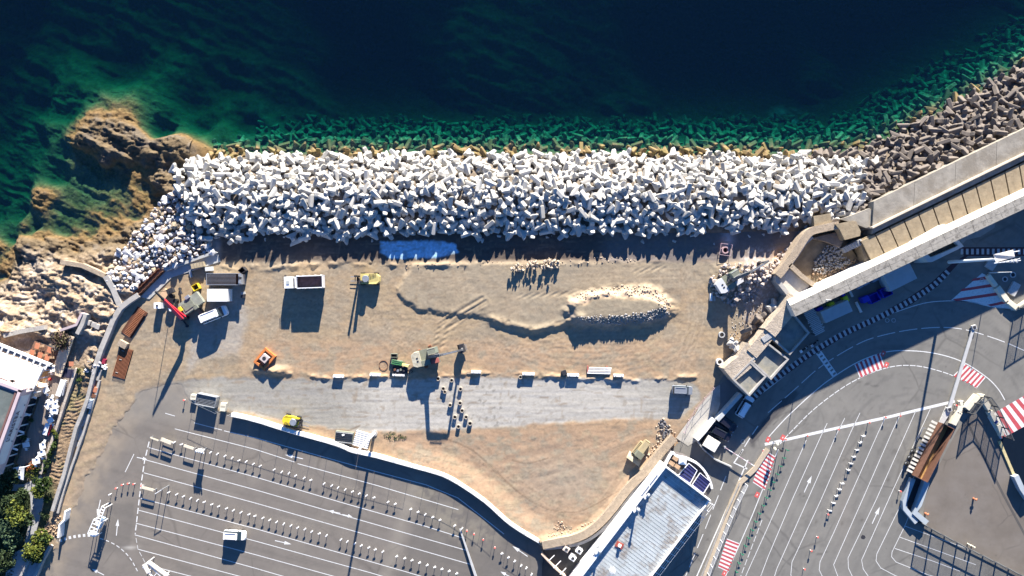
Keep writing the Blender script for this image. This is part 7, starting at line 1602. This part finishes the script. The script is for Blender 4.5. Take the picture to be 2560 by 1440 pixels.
for k in range(4):
    p=Vector((127,1063)).lerp(Vector((121,1085)),k/3); x,y=W2(p.x,p.y,1); chair(x,y,.5,math.pi*.9,'dark red chair along the lower white table',mdr,'dark red chairs of the terrace')
for px,py,l in ((124,931,'red parasol base under the canopy edge, upper one'),(118,950,'red parasol base under the canopy edge, lower one')):
    x,y=W2(px,py,1.5); t=thing('red_stand',l,'stand',(x,y,.5)); mb=MB(); mb.cyl(x,y,.5,1.2,.35,.1,8); mb.build('cone',mat('red_plastic',(.6,.06,.04),.5,.1,1),parent=t); mb=MB(); mb.cyl(x,y,1.2,2.0,.04,n=6); mb.build('pole',m_metal,parent=t)
# slatted pergola at the terrace foot
t=thing('pergola','white slatted pergola fanning out at the foot of the restaurant terrace','pergola',(*uv2xy(48,1180),0))
for k in range(8):
    mb=MB(); a=Vector((33,1170)).lerp(Vector((60,1168)),k/7); b=Vector((47,1196)).lerp(Vector((58,1200)),k/7); mb.bar(W(a.x,a.y,2.4),W(b.x,b.y,2.2),.14,.1); mb.build('slat',m_wpaint,parent=t)
mb=MB(); mb.bar(W(33,1170,2.35),W(62,1167,2.35),.14); mb.build('beam',m_wpaint,parent=t)
for p in ((34,1171),(61,1168),(48,1196)): mb=MB(); a=W(*p,2.3); mb.bar((a[0],a[1],0),a,.12); mb.build('leg',m_wpaint,parent=t)
# narrow items between kerb walls
for i,(px,py,sx,sy,m,l) in enumerate(((258,905,.7,1.2,mdr,'red brown bundle between the curved wall and its inner kerb'),(258,915,.8,.8,m_concw,'white bucket like bundle above the narrow channel'),(262,921,.5,.5,m_wpaint,'white bucket standing by the inner kerb'),(247,938,.5,2.2,m_conc,'pale plank bundle in the narrow channel'),(238,975,.7,1.0,mter,'pinkish brick stack in the narrow channel'),(234,990,.8,.7,m_rust,'rusty scrap heap in the narrow channel'))):
    crate('channel_item',l,'bundle',px,py,sx,sy,.6,-.3,m)
t=crate('striped_stack','blue white striped stack in the narrow channel beside the curved wall','stack',224,1010,.75,1.9,.9,-.25,mat('pale_blue_box',(.5,.58,.62),.6,.1,1))
for k in range(6): mb=MB(); mb.box(0,-.8+k*.3,.93,.75,.12,.06); mb.build('strap',m_metal,parent=t)
# ================= VEGETATION =================
def leafmat(name,a,b,sc=1.2):
    return mat(name,a,.7,.35,sc,var2=(b,1.8,.5,.85),spec=.25)
lg=leafmat('leaf_green',(.055,.085,.018),(.022,.045,.012)); ly=leafmat('leaf_yellow_green',(.13,.145,.02),(.05,.075,.015)); ld=leafmat('leaf_dark',(.018,.035,.012),(.04,.06,.02)); lp=leafmat('leaf_purple_green',(.08,.075,.03),(.09,.04,.05))
lb=leafmat('leaf_blue_green',(.06,.10,.05),(.03,.055,.03)); m_bark=mat('bark',(.12,.085,.06),.95,.2,3)
def leaves(cx,cy,cz,rx,ry,rz,n,size,seed,flat=.0):
    r=np.random.default_rng(seed); mb=MB(); nl=max(5,int(n/38)); lobes=[]
    for _ in range(nl):
        d=r.normal(size=3); d/=np.linalg.norm(d); q=r.uniform(.35,.8); lobes.append((d*q,r.uniform(.28,.48)))
    for i in range(n):
        L0,lr=lobes[r.integers(nl)]; d=r.normal(size=3); d/=np.linalg.norm(d); p=L0+d*lr*r.uniform(.6,1.05)
        if p[2]<-.55: continue
        c=np.array([cx+p[0]*rx,cy+p[1]*ry,cz+p[2]*rz]); a=r.normal(size=3); a[2]*=.6; a/=np.linalg.norm(a); b=np.cross(a,r.normal(size=3)); b/=np.linalg.norm(b); s=size*r.uniform(.6,1.4)
        mb.face([c-a*s,c-b*s*.6,c+a*s,c+b*s*.6])
    return mb
def tree(px,py,r,h,m,label,seed,n=1100,name='leafy_tree',size=.24,zt=.3):
    x,y=W2(px,py,h*.75); t=thing(name,label,'tree',(x,y,0))
    mb=MB(); mb.tube([(x,y,0),(x+.1,y+.05,h*.35),(x-.05,y+.1,h*.6)],.16,7); tr=mb.build('trunk',m_bark,parent=t)
    rr=np.random.default_rng(seed)
    for k in range(5):
        a=rr.uniform(0,6.28); mb=MB(); mb.bar((x,y,h*.35),(x+r*.6*math.cos(a),y+r*.6*math.sin(a),h*.75),.12,w2=.05); mb.build('branch',m_bark,parent=t)
    leaves(x,y,h*.68,r,r,h*.34,n,size,seed).build('crown',m,parent=t)
TR=[(38,1285,2.6,4.5,ly,'yellow green tree top beside the garden path, brightest of the garden trees'),(20,1260,2.4,4.2,ld,'dark leafy tree above the bright yellow green one at the left edge'),(14,1325,2.4,4.2,lb,'blue green tree by the left edge below the yellow green one'),(28,1352,1.8,3.6,lb,'blue green tree closest to the end of the garden wall'),(5,1400,2.6,4,ld,'dark tree in the bottom left corner'),(62,1300,2.0,3.2,ld,'dark tree top between the path and the bright tree'),(5,1215,2.2,3.2,ld,'dark shrub like tree under the restaurant corner'),(30,1188,2.0,3,ld,'dark tree just below the restaurant wall'),(74,1385,2.0,3.2,ly,'small round yellow green tree at the fork of the garden path'),(98,1350,2.2,2.6,ly,'olive green bush on the earth beside the road end'),(110,1345,1.6,2.2,lg,'green bush touching the olive one beside the road'),(104,1210,2.0,2.4,lg,'green shrub on the bank below the terrace parapet'),(95,1228,1.6,2.2,ly,'pale green shrub at the path corner under the bank'),(90,1395,1.4,2.0,lg,'low green bush beside the small round tree'),(48,1240,1.8,3.0,ld,'dark tree between the grey path and the yellow green tree')]
for i,(px,py,r,h,m,l) in enumerate(TR): tree(px,py,r,h,m,l,200+i,n=int(420*r),size=.22)
x,y=W2(155,850,1.8); t=thing('round_shrub','round dark purple green shrub beside the shore steps','shrub',(x,y,.6)); mb=MB(); mb.tube([(x,y,.4),(x,y,1.4)],.12); mb.build('stem',m_bark,parent=t); leaves(x,y,1.7,2.1,2.1,1.3,1500,.2,301).build('foliage',lp,parent=t)
t=thing('hedge','narrow green hedge outside the terrace parapet','hedge',(*uv2xy(125,1140),0))
hp_=[(143,1095),(138,1110),(133,1125),(127,1140),(121,1155),(114,1170)]
for i,p in enumerate(hp_): x,y=uv2xy(*p); leaves(x,y,.7,.8,1.1,.6,260,.16,320+i).build('foliage',lg,parent=t)
for i,(px,py,r,m,l) in enumerate(((75,1166,1.3,mat('red_flowers',(.4,.08,.03),.7,.3,2,var2=((.06,.1,.02),2,.5,.7)),'red flowering bush at the lower end of the terrace'),(78,1178,1.6,ly,'yellow green planter bush under the red flowering one'),(15,835,1.2,lg,'small green plant on the shore rocks near the slab path'),(76,1052,.9,lg,'green potted plant under the restaurant wall, upper one'),(56,1092,.9,lg,'green potted plant under the restaurant wall, lower one'),(137,1080,.9,ly,'olive shrub outside the terrace parapet'),(195,950,.8,lg,'green tuft on the earth bank beside the terrace corner'),(197,925,.7,lg,'green tuft just below the terracotta table'),(995,1096,1.1,lg,'straggly green weed patch beside the lamp mast base'),(975,1094,1.3,lg,'green weed clump right of the corrugated sheets'),(115,1250,1.0,lg,'green weeds on the bank below the path corner'),(110,1290,1.2,ld,'dark weeds on the bank between the path and the rubble'))):
    x,y=W2(px,py,.8); t=thing('shrub',l,'shrub',(x,y,0)); leaves(x,y,.75 if px<900 else .12,r if px<900 else r*1.5,r*.8,.5 if px<900 else .15,int(240*r) if px<900 else 150,.14 if px<900 else .10,340+i).build('foliage',m,parent=t)
g=MB(); r=np.random.default_rng(5)
for _ in range(9000):
    u=r.uniform(-60,100); v=r.uniform(1232,1460)
    if u>72-(v-1232)*.22+ 8: continue
    x,y=uv2xy(u,v); a=r.uniform(0,6.28); s=r.uniform(.12,.3); z=.1
    g.face([(x-s*math.cos(a),y-s*math.sin(a),z),(x+s*.3*math.sin(a),y-s*.3*math.cos(a),z+.1),(x+s*math.cos(a),y+s*math.sin(a),z+.35),(x-s*.3*math.sin(a),y+s*.3*math.cos(a),z+.15)])
o=g.build('ground_cover',ld,kind='stuff'); o['label']='dark green undergrowth beneath the garden trees'; o['category']='undergrowth'
